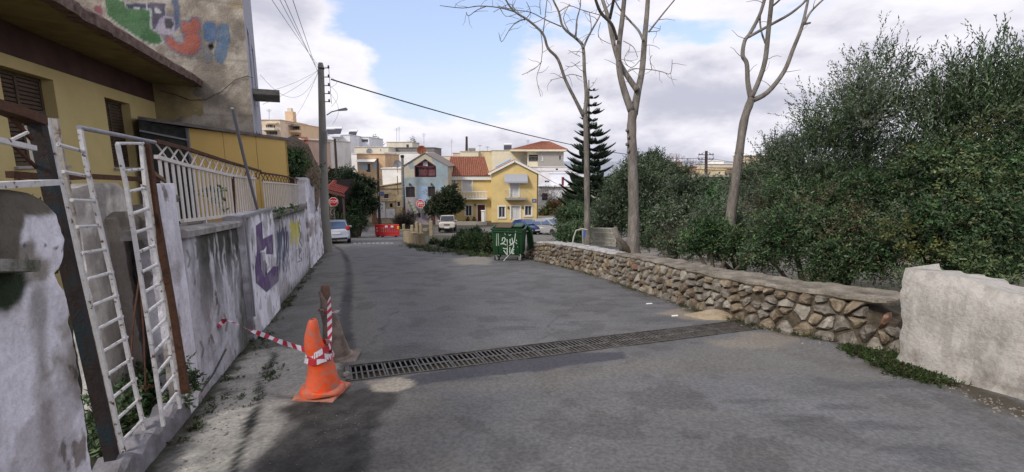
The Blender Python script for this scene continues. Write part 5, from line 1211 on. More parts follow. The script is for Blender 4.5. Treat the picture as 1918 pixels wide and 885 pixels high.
# ---- wooden utility poles
woodp = material('dark_tarred_wood', [(0.3, (0.03, 0.022, 0.022)), (0.7, (0.075, 0.055, 0.05))], scale=3, stretch=(3, 3, .3), bump=.2)
def wpole(name, label, top, bot, Y, r, cat='utility pole', arms=None):
    a = atY(*top, Y); b = atY(*bot, Y); t = thing(name, label, cat, b)
    m = MB(); m.tube([b - Vector((0, 0, .2)), a], [r * 1.3, r], 10); shade_auto(m.build('shaft', woodp, t, True)); return t, a, b
t, a, b = wpole('wooden_pole', 'dark wooden utility pole standing behind the red road barrier', (707, 297), (711.5, 436), 41, .10)
m = MB(); q = a.lerp(b, .47) + Vector((.35, -.1, 0)); m.box(q, (.35, .03, .4)); m.build('blue_sign', material('faded_blue_sign', (0.16, 0.2, 0.38)), t, True)
m = MB(); q = a.lerp(b, .47) + Vector((.0, -.17, 0)); m.box(q, (.14, .03, .35)); m.build('white_notice', whp, t, True)
wpole('wooden_pole', 'dark wooden utility pole before the white apartment block, rising from the left trees', (627, 260), (632, 345), 62, .15)
wpole('roof_pole', 'thin dark mast on the roof of the beige building', (874, 256), (874, 284), 97, .22, 'mast')
t, a, b = wpole('wooden_pole', 'far wooden utility pole with two crossed insulator arms, right of the tall bare trees', (1323, 283), (1322, 350), 60, .17)
for dz in (.5, 1.1):
    m = MB(); m.beam(a + Vector((-1.0, 0, -dz)), a + Vector((1.0, 0, -dz)), .07, .08); ar = m.build('cross_arm', woodp, t, True)
    for x in (-.9, -.5, .5, .9): q = MB(); q.lathe([(.03, 0), (.09, .03), (.09, .12), (.03, .18)], c=a + Vector((x, 0, -dz + .04)), n=8); q.build('insulator', wireg, ar, True)
for sx in (-1, 1):
    m = MB(); m.tube([a + Vector((sx * (.3 + .75 * math.sin(t * 3.1)), 0, -.2 - 1.3 * t)) for t in np.linspace(0, 1, 9)], .025, 5); m.build('wire_loop', wirem, t, True)
t, a, b = wpole('wooden_pole', 'short black utility pole just right of the yellow gable house', (989, 311), (989, 405), 64, .16)
for (u, v) in ((1030, 330), (1060, 345)): wire('thin wire slanting down right beside the yellow gable house, ' + ('steeper' if u < 1040 else 'flatter') + ' of two', a - Vector((0, 0, .2)), atY(u + 30, v + 22, 72), .02, .2, wireg, group='wires from the pole beside the gable house')

# ---- low yellow parapet and short posts
ylow = material('tan_plastered_parapet', [(0.3, (0.20, 0.155, 0.09)), (0.7, (0.36, 0.29, 0.19))], scale=2.5, bump=.4, bscale=12)
ppt = material('chipped_tan_post', [(0.3, (0.22, 0.175, 0.10)), (0.7, (0.36, 0.30, 0.20))], scale=4, bump=.3)
def par(name, label, uv, hgt, th):
    P = [onG2(*q) for q in uv]; t = thing(name, label, 'parapet', P[0]); 
    for a, b in zip(P[:-1], P[1:]):
        d = (b - a).normalized(); nn = Vector((-d.y, d.x, 0)).normalized() * th; seg = max(1, int((b - a).length / .9))
        for k in range(seg):
            p, q = a.lerp(b, k / seg + .01), a.lerp(b, (k + 1) / seg - .01); hh = hgt + rng.uniform(-.06, .06); m = MB()
            m.prism([p - Vector((0, 0, .2)), q - Vector((0, 0, .2)), q + Vector((0, 0, hh)), p + Vector((0, 0, hh + rng.uniform(-.05, .03)))], nn); flip_fix(m.build('wall_block', ylow, t, True))
    return t
par('low_parapet', 'low chipped tan parapet ending beside the green roadside hedge', [(765, 452), (782, 458), (797, 463)], .72, -.35)
for k, (u, v, lab) in enumerate(((756.5, 427, 'short tan stone post left of the burnt looking heap'), (772, 430, 'short tan post right behind the low parapet'), (781, 430, 'taller tan post behind the low parapet under the second stop sign'), (789, 430, 'short tan post beneath the scribbled stop sign'), (808, 436, 'tall tan post beside the silver off-road car'))):
    p = onG2(u, v + 6); m = MB(); hh = (.75, .8, 1.15, .95, 1.35)[k]; m.bevbox(p + Vector((0, 0, hh / 2 - .1)), (.3, .25, hh + .2), .03); o = m.build('stone_post', ppt); tag(o, lab, 'post')
par('kerb_wall', 'long low tan kerb in front of the blue house garden', [(748, 434.5), (768, 434), (800, 433)], .28, -.3)
# planter with curved white kerb on the left corner
pc = onG2(655, 432); t = thing('planter_kerb', 'curved white topped kerb of the planted corner under the left trees', 'kerb', pc)
P = [onG2(u, v) for u, v in ((612, 437), (640, 437), (664, 436), (677, 433), (682, 427), (680, 420))]
for a, b in zip(P[:-1], P[1:]):
    m = MB(); m.beam(a + Vector((0, 0, .12)), b + Vector((0, 0, .12)), .25, .55); m.build('kerb_block', material('dark_kerb_stone', [(0.3, (0.08, 0.07, 0.06)), (0.7, (0.16, 0.14, 0.12))], scale=5, bump=.3), t, True)
    m = MB(); m.beam(a + Vector((0, 0, .43)), b + Vector((0, 0, .43)), .32, .08); m.build('white_top', material('pale_kerb_top', (0.36, 0.34, 0.31)), t, True)

# ================================================================== cars
glassm = material('car_glass', (0.02, 0.028, 0.04), rough=.05, bump=0, fine=0, spec=.8); glassb = material('blue_reflecting_glass', (0.03, 0.07, 0.16), rough=.05, bump=0, fine=0, spec=.8)
tyre = blackr; rimm = material('alloy_rim', (0.32, 0.32, 0.33), rough=.35, metal=.6, bump=0, fine=0); lampw = material('headlamp_lens', (0.5, 0.5, 0.52), rough=.1, bump=0, fine=0, spec=.8); lampr = material('tail_lamp', (0.40, 0.03, 0.03), rough=.15, bump=0, fine=0); trimm = material('black_trim', (0.02, 0.02, 0.022), rough=.5, bump=0, fine=0)
def car(name, label, loc, rz, paint, Ln, Wd, Ht, belt, prof, roof, glassmat, pitch=0.0, suv=False, plate=True):
    """x forward. prof: [(x, z_bottom, z_top, half width)] of the lower body; roof: [(x, z, halfw)] of the greenhouse from rear glass base to windscreen base"""
    t = thing(name, label, 'car', loc, rz); t.rotation_euler = (0, math.atan(.127 * math.sin(rz)), rz); wr = .36 if suv else .30
    m = MB(); V = []; F = []
    for (x, zb, zt, hw) in prof:
        zm = (zb + zt) / 2
        for (y, z) in ((-.80, zb), (-.97, zb + .06), (-1.0, zm), (-.97, zt - .10), (-.86, zt - .02), (-.45, zt + .012), (.45, zt + .012), (.86, zt - .02), (.97, zt - .10), (1.0, zm), (.97, zb + .06), (.80, zb)): V.append((x, y * hw, z))
    k = 12; nn = len(prof)
    for i in range(nn - 1):
        for j in range(k): F.append((i * k + j, i * k + (j + 1) % k, (i + 1) * k + (j + 1) % k, (i + 1) * k + j))
    F += [tuple(range(k)), tuple((nn - 1) * k + j for j in range(k))[::-1]]
    m.add(V, F); shade_auto(flip_fix(m.build('body', paint, t)), 32)
    # greenhouse: rows at belt and roof
    R0 = roof; V = []; F = []; rows = []
    for (x, z, hw) in R0: rows.append([(x, -hw, z), (x, -hw * .6, z + .025), (x, 0, z + .035), (x, hw * .6, z + .025), (x, hw, z)])
    # polygonal cabin: bottom outline follows the belt, top outline the roof
    xb0, xb1 = R0[0][0], R0[-1][0]; hb = R0[0][2]
    V = [v for r in rows for v in r]; F = [(i * 5 + j, i * 5 + j + 1, (i + 1) * 5 + j + 1, (i + 1) * 5 + j) for i in range(len(rows) - 1) for j in range(4)]
    for sgn, j in ((-1, 0), (1, 4)):
        base = len(V); V += [(x, sgn * (Wd / 2 - .05), belt) for (x, z, hw) in R0]
        F += [(base + i, base + i + 1, (i + 1) * 5 + j, i * 5 + j) for i in range(len(R0) - 1)]
    m = MB(); m.add(V, F); cab = shade_auto(m.build('cabin', paint, t), 30)
    # glass set into it
    def gq(nm, pts, out, mt=glassmat, par_=t):
        m = MB(); o_ = Vector(out); P = [Vector(p) + o_ for p in pts]; m.add(P, [tuple(range(len(P)))]); return m.build(nm, mt, par_)
    def lerp(a, b, s_): return tuple(a[i] + (b[i] - a[i]) * s_ for i in range(3))
    (xa, za, ha), (xb, zb_, hb_) = R0[0], R0[1]
    A, B, C_, D = (xa, -ha * .93, za), (xa, ha * .93, za), (xb, hb_ * .93, zb_), (xb, -hb_ * .93, zb_)
    gq('rear_window', [lerp(A, D, .06), lerp(B, C_, .06), lerp(B, C_, .88), lerp(A, D, .88)], (-.03, 0, .028))
    (xa, za, ha), (xb, zb_, hb_) = R0[-1], R0[-2]
    A, B, C_, D = (xa, -ha * .93, za), (xa, ha * .93, za), (xb, hb_ * .93, zb_), (xb, -hb_ * .93, zb_)
    gq('windscreen', [lerp(A, D, .04), lerp(B, C_, .04), lerp(B, C_, .93), lerp(A, D, .93)], (.03, 0, .028))
    for sgn in (-1, 1):
        yb = sgn * (Wd / 2 - .05); zr = R0[1][1]
        xr0, xr1 = R0[1][0], R0[-2][0]; x0, x1 = R0[0][0], R0[-1][0]; xm = (xr0 + xr1) / 2 + .1
        for (qa, qb) in ((0, .49), (.53, 1)):
            def tp(f, top):
                xx0 = x0 + .16 + (xr0 + .08 - x0 - .16) * top; xx1 = x1 - .16 + (xr1 - .08 - x1 + .16) * top
                yy = yb + (sgn * R0[1][2] - yb) * top; return (xx0 + (xx1 - xx0) * f, yy, belt + .03 + (zr - .06 - belt - .03) * top)
            gq('side_window', [tp(qa, 0), tp(qb, 0), tp(qb, 1), tp(qa, 1)], (0, sgn * .034, .012))
        m = MB(); m.bevbox((x1 - .25, sgn * (Wd / 2 + .03), belt + .07), (.10, .20, .12), .03); m.build('wing_mirror', paint, t)
    fx, rx = prof[-1][0], prof[0][0]
    for x in (rx + (.62 if not suv else .8), fx - (.72 if not suv else .8)):
        for sgn in (-1, 1):
            m = MB(); m.lathe([(wr * .6, -.02), (wr * .94, -.02), (wr, 0), (wr, .16), (wr * .94, .19), (wr * .6, .19)], c=(x, sgn * Wd / 2, wr), n=24, R=Matrix.Rotation(math.radians(90 * sgn), 3, 'X')); wv = shade_auto(m.build('wheel', tyre, t))
            m = MB(); m.lathe([(wr * .66, -.03), (wr * .66, .028), (wr * .56, .010), (.06, .016), (.02, .03)], c=(x, sgn * Wd / 2, wr), n=20, R=Matrix.Rotation(math.radians(-90 * sgn), 3, 'X')); shade_auto(m.build('rim', rimm, wv))
            m = MB(); m.lathe([(wr * 1.16, 0), (wr * 1.16, .012)], c=(x, sgn * (Wd / 2 - .004), wr + .01), n=24, R=Matrix.Rotation(math.radians(-90 * sgn), 3, 'X')); m.build('wheel_arch', trimm, t)
    for sgn in (-1, 1):
        zt = prof[-1][2]
        m = MB(); m.bevbox((fx - .10, sgn * Wd * .36, zt - .12), (.22, .34, .16), .05); m.build('headlight', lampw, t)
        zt = belt; m = MB(); m.bevbox((rx + .07, sgn * Wd * .43, zt + .02), (.20, .22, .30), .06); m.build('tail_light', lampr, t)
    m = MB(); m.bevbox((fx + .005, 0, prof[-1][2] - .17), (.05, .62, .13), .02); m.build('grille', trimm, t)
    m = MB(); m.bevbox((fx - .03, 0, .32), (.10, Wd * .62, .16), .03); m.build('bumper_intake', trimm, t)
    m = MB(); m.bevbox((rx - .01, 0, .32), (.10, Wd * .80, .12), .03); m.build('rear_valance', trimm, t)
    if plate:
        m = MB(); m.box((fx + .045, 0, .44), (.02, .52, .115)); m.build('number_plate', whp, t)
        m = MB(); m.box((rx - .03, 0, .66), (.02, .52, .115)); m.build('number_plate', whp, t)
    return t
def paintm(n, c, **k): return material(n, c, rough=.28, bump=0, fine=0, spec=.5, coat=.6, **k)
silver = paintm('silver_blue_paint', (0.42, 0.46, 0.55)); silv2 = paintm('silver_paint', (0.30, 0.30, 0.31)); champ = paintm('champagne_paint', (0.50, 0.46, 0.40)); navy = paintm('navy_paint', (0.012, 0.03, 0.13))
hatch = [(-1.78, .34, .80, .72), (-1.70, .24, .92, .80), (-1.2, .22, .97, .82), (0, .20, .95, .82), (.9, .22, .93, .81), (1.35, .24, .84, .79), (1.66, .28, .70, .72), (1.74, .32, .58, .62)]
hroof = [(-1.74, .93, .70), (-1.42, 1.40, .56), (-.9, 1.46, .58), (.0, 1.46, .58), (.35, 1.40, .56), (1.05, .95, .70)]
cp = onG2(621, 457.5); pitchf = math.atan(.127)
def hdg(x, y): return math.atan2(y, x)
c1 = car('hatchback', 'small light silver blue hatchback parked by the white wall end, seen from behind', (cp.x - .32, cp.y + 1.75, float(G(0, cp.y + 1.75))), hdg(-.36, 1), silver, 3.5, 1.62, 1.46, .93, hatch, hroof, glassb, pitch=0)
c1.rotation_euler = Matrix.Rotation(hdg(-.36, 1), 4, 'Z').to_euler(); c1.rotation_euler = (0, math.atan(.12), hdg(-.36, 1))
gr_txt = text_obj('IMH 4821', .085, trimm, c1, Matrix.Translation((-1.823, 0, .66)) @ Matrix.Rotation(math.radians(-90), 4, 'Z') @ Matrix.Rotation(math.radians(90), 4, 'X'), name='plate_lettering') if False else None
suvp = [(-2.2, .42, 1.0, .80), (-2.1, .38, 1.1, .86), (-1, .36, 1.12, .88), (.6, .36, 1.12, .88), (1.4, .38, 1.10, .87), (2.1, .42, 1.02, .84), (2.25, .45, .90, .78)]
suvr = [(-2.1, 1.10, .80), (-1.95, 1.68, .68), (-1.2, 1.74, .70), (.2, 1.74, .70), (.55, 1.66, .68), (1.15, 1.13, .78)]
sp_ = onG2(833, 437.5); car('offroad_car', 'champagne silver off-road car facing the camera beside the dark round tree', (sp_.x, sp_.y + 2.3, float(G(0, sp_.y + 2.3))), hdg(.10, -1), champ, 4.5, 1.78, 1.75, 1.1, suvp, suvr, glassm, suv=True)
bh = [(-1.95, .34, .85, .74), (-1.85, .24, .95, .82), (-1.2, .22, .98, .85), (0, .20, .96, .85), (.9, .22, .95, .84), (1.5, .24, .85, .81), (1.88, .28, .70, .74), (1.98, .32, .56, .62)]
bhr = [(-1.9, .97, .72), (-1.5, 1.40, .58), (-.9, 1.47, .60), (.0, 1.47, .60), (.35, 1.41, .58), (1.15, .96, .72)]
bp_ = onG2(1004, 440); car('hatchback', 'dark blue hatchback facing the camera, right of the green container', (bp_.x + .1 - .9, bp_.y + 1.6, float(G(0, bp_.y + 1.6))), hdg(.55, -1), navy, 4, 1.70, 1.47, .96, bh, bhr, glassb)
mp = [(-2.0, .34, .95, .76), (-1.9, .24, 1.02, .83), (-1.2, .22, 1.06, .86), (0, .20, 1.05, .86), (.9, .22, 1.02, .85), (1.5, .24, .92, .82), (1.9, .28, .74, .75), (2.02, .32, .56, .64)]
mpr = [(-1.95, 1.03, .74), (-1.65, 1.52, .62), (-.9, 1.60, .64), (.1, 1.60, .64), (.5, 1.52, .62), (1.4, 1.0, .74)]
mp_ = onG2(1043, 441); car('compact_van', 'silver people carrier facing the camera beside the dark blue hatchback, half behind the bush', (mp_.x - .5, mp_.y + 1.5, float(G(0, mp_.y + 1.5))), hdg(.75, -1), silv2, 4.1, 1.74, 1.6, 1.02, mp, mpr, glassb)

# ---- metal fence behind the stone wall, wicket gate, hoop
whf = material('cream_fence_paint', [(0.3, (0.30, 0.29, 0.25)), (0.7, (0.40, 0.39, 0.34))], scale=6, rough=.7)
def bar_fence(name, label, a, b, h, n, rows, bw=.05):
    a = Vector(a); b = Vector(b); t = thing(name, label, 'fence', a)
    for z in rows: m = MB(); m.beam(a + Vector((0, 0, z)), b + Vector((0, 0, z)), .05, .05); m.build('rail', whf, t, True)
    for k in range(n + 1):
        p = a.lerp(b, k / n); m = MB(); m.beam(p - Vector((0, 0, .1)), p + Vector((0, 0, h)), bw, .03, up=(0, 1, 0)); m.build('picket', whf, t, True)
a = atY(1104, 455, 24.5); b = atY(1152, 459, 22.5); hh = atY(1104, 426, 24.5).z - a.z
bar_fence('metal_fence', 'cream slatted metal fence panel behind the stone wall, between the two trunks', a, b, hh, 20, (.1, hh * .35, hh * .68, hh - .05))
a = atY(1008, 421, 57); b = atY(1056, 421, 56); hh = atY(1008, 404.5, 57).z - a.z
bar_fence('picket_fence', 'pale picket fence behind the two parked cars', a, b, hh, 26, (.15, hh - .15), .07)
m = MB(); P = [atY(u, v, 14.5) for u, v in ((1072, 458), (1075, 443), (1079, 432), (1090, 429), (1100, 431))]; m.tube(P, .022, 7); tag(shade_auto(m.build('bent_pipe', material('pale_pipe', (0.40, 0.39, 0.36)))), 'pale bent pipe arching beside the left bare trunk behind the stone wall', 'pipe')
m = MB(); P = [atY(u, v, 15.6) for u, v in ((1091, 428), (1092, 460))]; m.beam(P[0], P[1], .06, .04); tag(m.build('fence_stake', whf), 'white stake just left of the left bare trunk', 'stake')
m = MB(); P = [atY(1095, 431, 15.0), atY(1094, 446, 15.0)]; m.beam(P[0], P[1], .10, .06); tag(m.build('blue_rag', material('blue_cloth', (0.06, 0.12, 0.35))), 'blue rag hanging on the white stake', 'rag')
# ================================================================== town
def wallc(name, c, var=.12, sc=.35):
    a = tuple(x * (1 - var) for x in c); b = tuple(min(.85, x * (1 + var)) for x in c)
    return material(name, [(0.35, a), (0.65, b)], scale=sc * 2, detail=8, bump=.12, bscale=8, fine=.05)
winw = material('white_window_frame', (0.7, 0.7, 0.7), rough=.5, bump=0, fine=0); winb = material('brown_window_frame', (0.10, 0.06, 0.05), rough=.5, bump=0); pane = glass('window_glass', (0.035, 0.045, 0.06)); shut = material('white_shutter', (0.66, 0.66, 0.67), rough=.6, bump=0); dshut = material('dark_shutter', (0.055, 0.05, 0.07), rough=.6)
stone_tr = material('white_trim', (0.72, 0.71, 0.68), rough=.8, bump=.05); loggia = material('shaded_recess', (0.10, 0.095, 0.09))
class Facade:
    def __init__(s, Y, uc, yaw=0.0):
        s.n = Vector((math.sin(yaw), -math.cos(yaw), 0)); s.ex = Vector((math.cos(yaw), math.sin(yaw), 0)); s.O = atY(uc, 300, Y); s.O.z = 0
    def xz(s, u, v):
        p = onplane(u, v, s.O, s.n); return (p - s.O).dot(s.ex), p.z
    def P(s, x, z, out=0.0): return s.O + s.ex * x + s.n * out + Vector((0, 0, z))
def window(F, t, x0, x1, z0, z1, dep, kind):
    fm = {'win': winw, 'dark': winb, 'shut': winw, 'door': winw, 'log': winw, 'red': winb, 'tall': winw}[kind]
    if kind == 'log':
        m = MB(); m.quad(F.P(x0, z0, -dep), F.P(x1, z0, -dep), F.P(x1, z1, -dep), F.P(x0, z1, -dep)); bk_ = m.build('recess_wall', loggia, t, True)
        w_ = (x1 - x0) * .38; m = MB(); m.quad(F.P(x0 + w_ * .4, z0 + .1, -dep + .02), F.P(x0 + w_ * 1.4, z0 + .1, -dep + .02), F.P(x0 + w_ * 1.4, z1 - .35, -dep + .02), F.P(x0 + w_ * .4, z1 - .35, -dep + .02)); m.build('glass_door', pane, bk_, True)
        m = MB()
        for z in (z0 + .95, z0 + .1): m.beam(F.P(x0, z, -.08), F.P(x1, z, -.08), .04, .04)
        nb = max(3, int((x1 - x0) / .25))
        for k in range(nb + 1): x = x0 + (x1 - x0) * k / nb; m.beam(F.P(x, z0, -.08), F.P(x, z0 + .95, -.08), .02, .02, up=F.ex)
        m.build('railing', winw, t, True); return
    m = MB(); fw = .06
    for x in (x0 + fw / 2, x1 - fw / 2) + (((x0 + x1) / 2,) if x1 - x0 > .7 else ()): m.beam(F.P(x, z0, -dep + .04), F.P(x, z1, -dep + .04), .05, fw, up=F.n) if False else m.beam(F.P(x, z0, -dep + .04), F.P(x, z1, -dep + .04), fw, .05, up=F.n)
    for z in (z0 + fw / 2, z1 - fw / 2): m.beam(F.P(x0, z, -dep + .04), F.P(x1, z, -dep + .04), .05, fw)
    w_ = m.build('window' if kind != 'door' else 'door', fm, t, True)
    mt = {'win': pane, 'tall': pane, 'dark': pane, 'shut': shut, 'door': shut, 'red': material('dark_red_door', (0.09, 0.02, 0.018), rough=.5)}[kind]
    xm = (x0 + x1) / 2
    for a, b in ((x0 + fw, xm), (xm, x1 - fw)):
        m = MB(); m.quad(F.P(a, z0 + fw, -dep + .01), F.P(b, z0 + fw, -dep + .01), F.P(b, z1 - fw, -dep + .01), F.P(a, z1 - fw, -dep + .01)); m.build('pane' if mt is pane else 'leaf', mt, w_, True)
    if mt is shut:
        m = MB(); nl = max(4, int((z1 - z0) / .16))
        for k in range(nl): z = z0 + fw + (z1 - z0 - 2 * fw) * (k + .5) / nl; m.beam(F.P(x0 + fw, z, -dep + .035), F.P(x1 - fw, z, -dep + .035), .03, .05)
        tag(m.build('slats', shut, w_, True), kind='stuff')
def building(name, label, cat, Y, u0, u1, vt, mt, depth=8, wins=(), yaw=0.0, vb=None, coping=None, trim=True, split=None, par_=.3, parent=None):
    F = Facade(Y, (u0 + u1) / 2, yaw); x0, zt = F.xz(u0, vt); x1, _ = F.xz(u1, vt); zt = (zt + F.xz(u1, vt)[1]) / 2 if yaw else zt
    b = F.P((x0 + x1) / 2, 0); zb = float(terrain(np.array([b.x]), np.array([b.y]))[0]) - .5
    if vb: zb = F.xz((u0 + u1) / 2, vb)[1]
    if parent is None: t = thing(name, label, cat, (b.x, b.y, zb))
    else: t = parent
    H = []
    for q in wins:
        k = q[4] if len(q) > 4 else 'win'; xa, za = F.xz(q[0], q[1]); xb, zc_ = F.xz(q[2], q[3]); dp_ = 1.1 if k == 'log' else .18; H.append((xa, xb, zc_, za, dp_, k))
    m = MB(); groups = {}
    xs = (x0, x1)
    holes_wall(m, F.P, x0, x1, zb, zt, [h[:4] for h in H if h[4] == .18 or True], .18)
    for h in H:
        if h[4] > .5:
            for p, q in (((h[0], h[2]), (h[1], h[2])), ((h[1], h[2]), (h[1], h[3])), ((h[1], h[3]), (h[0], h[3])), ((h[0], h[3]), (h[0], h[2]))): m.quad(F.P(*p, -.18), F.P(*q, -.18), F.P(*q, -h[4]), F.P(*p, -h[4]))
    c = [(x0, 0), (x1, 0), (x1, -depth), (x0, -depth)]
    for i in (1, 2, 3): a, b_ = c[i], c[(i + 1) % 4]; m.quad(F.P(a[0], zb, a[1]), F.P(b_[0], zb, b_[1]), F.P(b_[0], zt, b_[1]), F.P(a[0], zt, a[1]))
    m.quad(*[F.P(x, zt - par_, o) for x, o in c]); 
    m.build('walls', mt, t, True)
    if coping is not False:
        m = MB(); cw = .3
        for i in range(4):
            a, b_ = c[i], c[(i + 1) % 4]; pa, pb = F.P(a[0], zt + .03, a[1]), F.P(b_[0], zt + .03, b_[1]); d = (pb - pa).normalized()
            m.beam(pa - d * (cw / 2 if i % 2 == 0 else -cw / 2), pb + d * (cw / 2 if i % 2 == 0 else -cw / 2), cw, .10)
        m.build('parapet_coping', coping or mt, t, True)
    for h in H:
        window(F, t, *h[:4], h[4], h[5])
        if h[4] < .5 and trim:
            m = MB(); m.beam(F.P(h[0] - .06, h[2] - .03, .03), F.P(h[1] + .06, h[2] - .03, .03), .12, .06); m.build('sill', stone_tr, t, True)
    t['fy'] = 0; del t['fy']; return t, F, (x0, x1, zb, zt)
def slabp(t, F, u0, v0, u1, v1, out, mt, name='balcony_slab', back=0.0):
    xa, za = F.xz(u0, v0); xb, zb = F.xz(u1, v1); m = MB(); m.prism([F.P(xa, zb, back), F.P(xb, zb, back), F.P(xb, za, back), F.P(xa, za, back)], F.n * out); return flip_fix(m.build(name, mt, t, True))
def tileroof(name, t, A, B, C_, D, ncol, nrow, mt, amp=.05):
    """A,B eave left,right; D,C ridge left,right (top side); barrel tiles as real ridges"""
    A, B, C_, D = map(Vector, (A, B, C_, D)); nx = ncol * 4; V = []; F = []; nrm = (B - A).cross(D - A).normalized(); nrm = nrm if nrm.z > 0 else -nrm
    ny = nrow * 2
    for j in range(ny + 1):
        f = (j // 2 + (j % 2) * .96) / nrow if j < ny else 1.0
        f = min(f, 1)
        for i in range(nx + 1):
            g_ = i / nx; p = (A.lerp(B, g_)).lerp(D.lerp(C_, g_), f); V.append(p + nrm * (amp * abs(math.sin(math.pi * g_ * ncol)) + (.03 if j % 2 == 0 else 0)))
    F = [(j * (nx + 1) + i, j * (nx + 1) + i + 1, (j + 1) * (nx + 1) + i + 1, (j + 1) * (nx + 1) + i) for j in range(ny) for i in range(nx)]
    o = mesh_obj(name, V, F, mt, t, True); md = o.modifiers.new('thickness', 'SOLIDIFY'); md.thickness = .08; md.offset = -1; return o
tiles = material('terracotta_tiles', [(0.3, (0.15, 0.055, 0.035)), (0.5, (0.24, 0.09, 0.055)), (0.7, (0.31, 0.14, 0.09))], scale=3.5, bump=.2, bscale=9, fine=.12)
z7 = lambda x, y: (740 + x * .2711, 260 + y * .2711)
yel_w = wallc('warm_yellow_render', (0.64, 0.49, 0.22), .08); grimy = wallc('grimy_white_render', (0.50, 0.49, 0.46), .2)
# --- yellow house with balcony wing and gable
Y1 = 59.5; F1 = Facade(Y1, 962, 0.0); t = thing('yellow_town_house', 'warm yellow two storey house with white shutters, gable and balustraded balcony', 'house', F1.P(0, -8.3))
g0, g1 = F1.xz(920, 330)[0], F1.xz(1008.5, 330)[0]; ze = F1.xz(965, 325)[1]; za = F1.xz(965, 303)[1]; zb = F1.xz(965, 415)[1]
wn = []
def hp_(a, b, c, d): u0, v0 = z7(a, b); u1, v1 = z7(c, d); x0, z1 = F1.xz(u0, v0); x1, z0 = F1.xz(u1, v1); return (x0, x1, z0, z1)
H = [hp_(797, 308, 853, 405) + ('shut',), hp_(716, 470, 760, 545) + ('tall',), hp_(802, 468, 862, 560) + ('door',), hp_(897, 466, 942, 532) + ('tall',)]
m = MB(); holes_wall(m, F1.P, g0, g1, zb - .4, ze, [h[:4] for h in H], .18)
m.add([F1.P(g0, ze), F1.P(g1, ze), F1.P((g0 + g1) / 2, za)], [(0, 1, 2)])
DG = 9
for x in (g0, g1): m.quad(F1.P(x, zb - .4), F1.P(x, zb - .4, -DG), F1.P(x, ze, -DG), F1.P(x, ze))
m.quad(F1.P(g0, zb - .4, -DG), F1.P(g1, zb - .4, -DG), F1.P(g1, ze, -DG), F1.P(g0, ze, -DG)); m.add([F1.P(g0, ze, -DG), F1.P(g1, ze, -DG), F1.P((g0 + g1) / 2, za, -DG)], [(0, 1, 2)])
m.build('gable_wall', yel_w, t, True)
for h in H:
    window(F1, t, *h[:4], .18, h[4]); m = MB(); tw = .16
    for x in (h[0] - tw / 2, h[1] + tw / 2): m.beam(F1.P(x, h[2], .02), F1.P(x, h[3] + tw, .02), tw, .06, up=F1.n)
    m.beam(F1.P(h[0], h[3] + tw / 2, .025), F1.P(h[1], h[3] + tw / 2, .025), .06, tw)
    if h[4] == 'tall': m.beam(F1.P(h[0] - tw, h[2] - .08, .04), F1.P(h[1] + tw, h[2] - .08, .04), .14, .14)
    m.build('window_surround', stone_tr, t, True)
xm = (g0 + g1) / 2
for a, b in ((g0 - .35, xm), (g1 + .35, xm)):
    dz = (za - ze) * (.35 / (xm - g0)); A_ = F1.P(a, ze - dz + .12, .25); R_ = F1.P(xm, za + .14, .25); A2 = F1.P(a, ze - dz + .12, -DG); R2 = F1.P(xm, za + .14, -DG)
    tileroof('tiled_roof', t, A_, A2, R2, R_, 20, 14, tiles, .09)
    m = MB(); m.beam(A_ + Vector((0, -.02, -.06)), R_ + Vector((0, -.02, -.06)), .14, .26, up=(0, 0, 1)); m.build('white_verge', stone_tr, t, True)
    if a < xm: Lroof = (A_, R_)
# blue awning blind, balcony
aw = hp_(755, 248, 915, 305); m = MB(); m.prism([F1.P(aw[0], aw[3], .02), F1.P(aw[1], aw[3], .02), F1.P(aw[1], aw[2] + .15, .75), F1.P(aw[0], aw[2] + .15, .75)], (0, 0, .04)); m.prism([F1.P(aw[0], aw[2] - .02, .75), F1.P(aw[1], aw[2] - .02, .75), F1.P(aw[1], aw[2] + .18, .75), F1.P(aw[0], aw[2] + .18, .75)], F1.n * .02)
flip_fix(m.build('awning', material('grey_blue_awning', (0.33, 0.34, 0.38)), t, True))
bc = hp_(760, 358, 907, 420); m = MB(); m.prism([F1.P(bc[0], bc[2], 0), F1.P(bc[1], bc[2], 0), F1.P(bc[1], bc[2], .95), F1.P(bc[0], bc[2], .95)], (0, 0, .14)); bs = flip_fix(m.build('balcony', material('grey_slab', (0.25, 0.25, 0.25)), t, True))
m = MB(); 
for z in (bc[3], bc[2] + .25):
    m.beam(F1.P(bc[0], z, .92), F1.P(bc[1], z, .92), .04, .04)
    for x in (bc[0], bc[1]): m.beam(F1.P(x, z, .0), F1.P(x, z, .92), .04, .04)
for k in range(15): x = bc[0] + (bc[1] - bc[0]) * k / 14; m.beam(F1.P(x, bc[2] + .14, .92), F1.P(x, bc[3], .92), .025, .025, up=F1.n)
m.build('railing', material('grey_railing', (0.3, 0.3, 0.3)), bs, True)
sg = hp_(947, 417, 975, 441); m = MB(); m.prism([F1.P(sg[0], sg[2], .03), F1.P(sg[1], sg[2], .03), F1.P(sg[1], sg[3], .03), F1.P(sg[0], sg[3], .03)], F1.n * .03); flip_fix(m.build('blue_plaque', material('plaque_blue', (0.07, 0.10, 0.32), bump=0), t, True))
m = MB()
for z in (.30, .62):
    m.beam(F1.P(sg[0] + .12, sg[2] + (sg[3] - sg[2]) * z, .066), F1.P(sg[1] - .12, sg[2] + (sg[3] - sg[2]) * z, .066), .004, .06)
m.build('plaque_lettering', material('plaque_white', (0.5, 0.5, 0.5), bump=0), t, True)
m = MB(); m.tube([F1.P(g1 - .12, zb, .08), F1.P(g1 - .12, ze, .08)], .05, 6); m.build('drainpipe', winb, t, True)
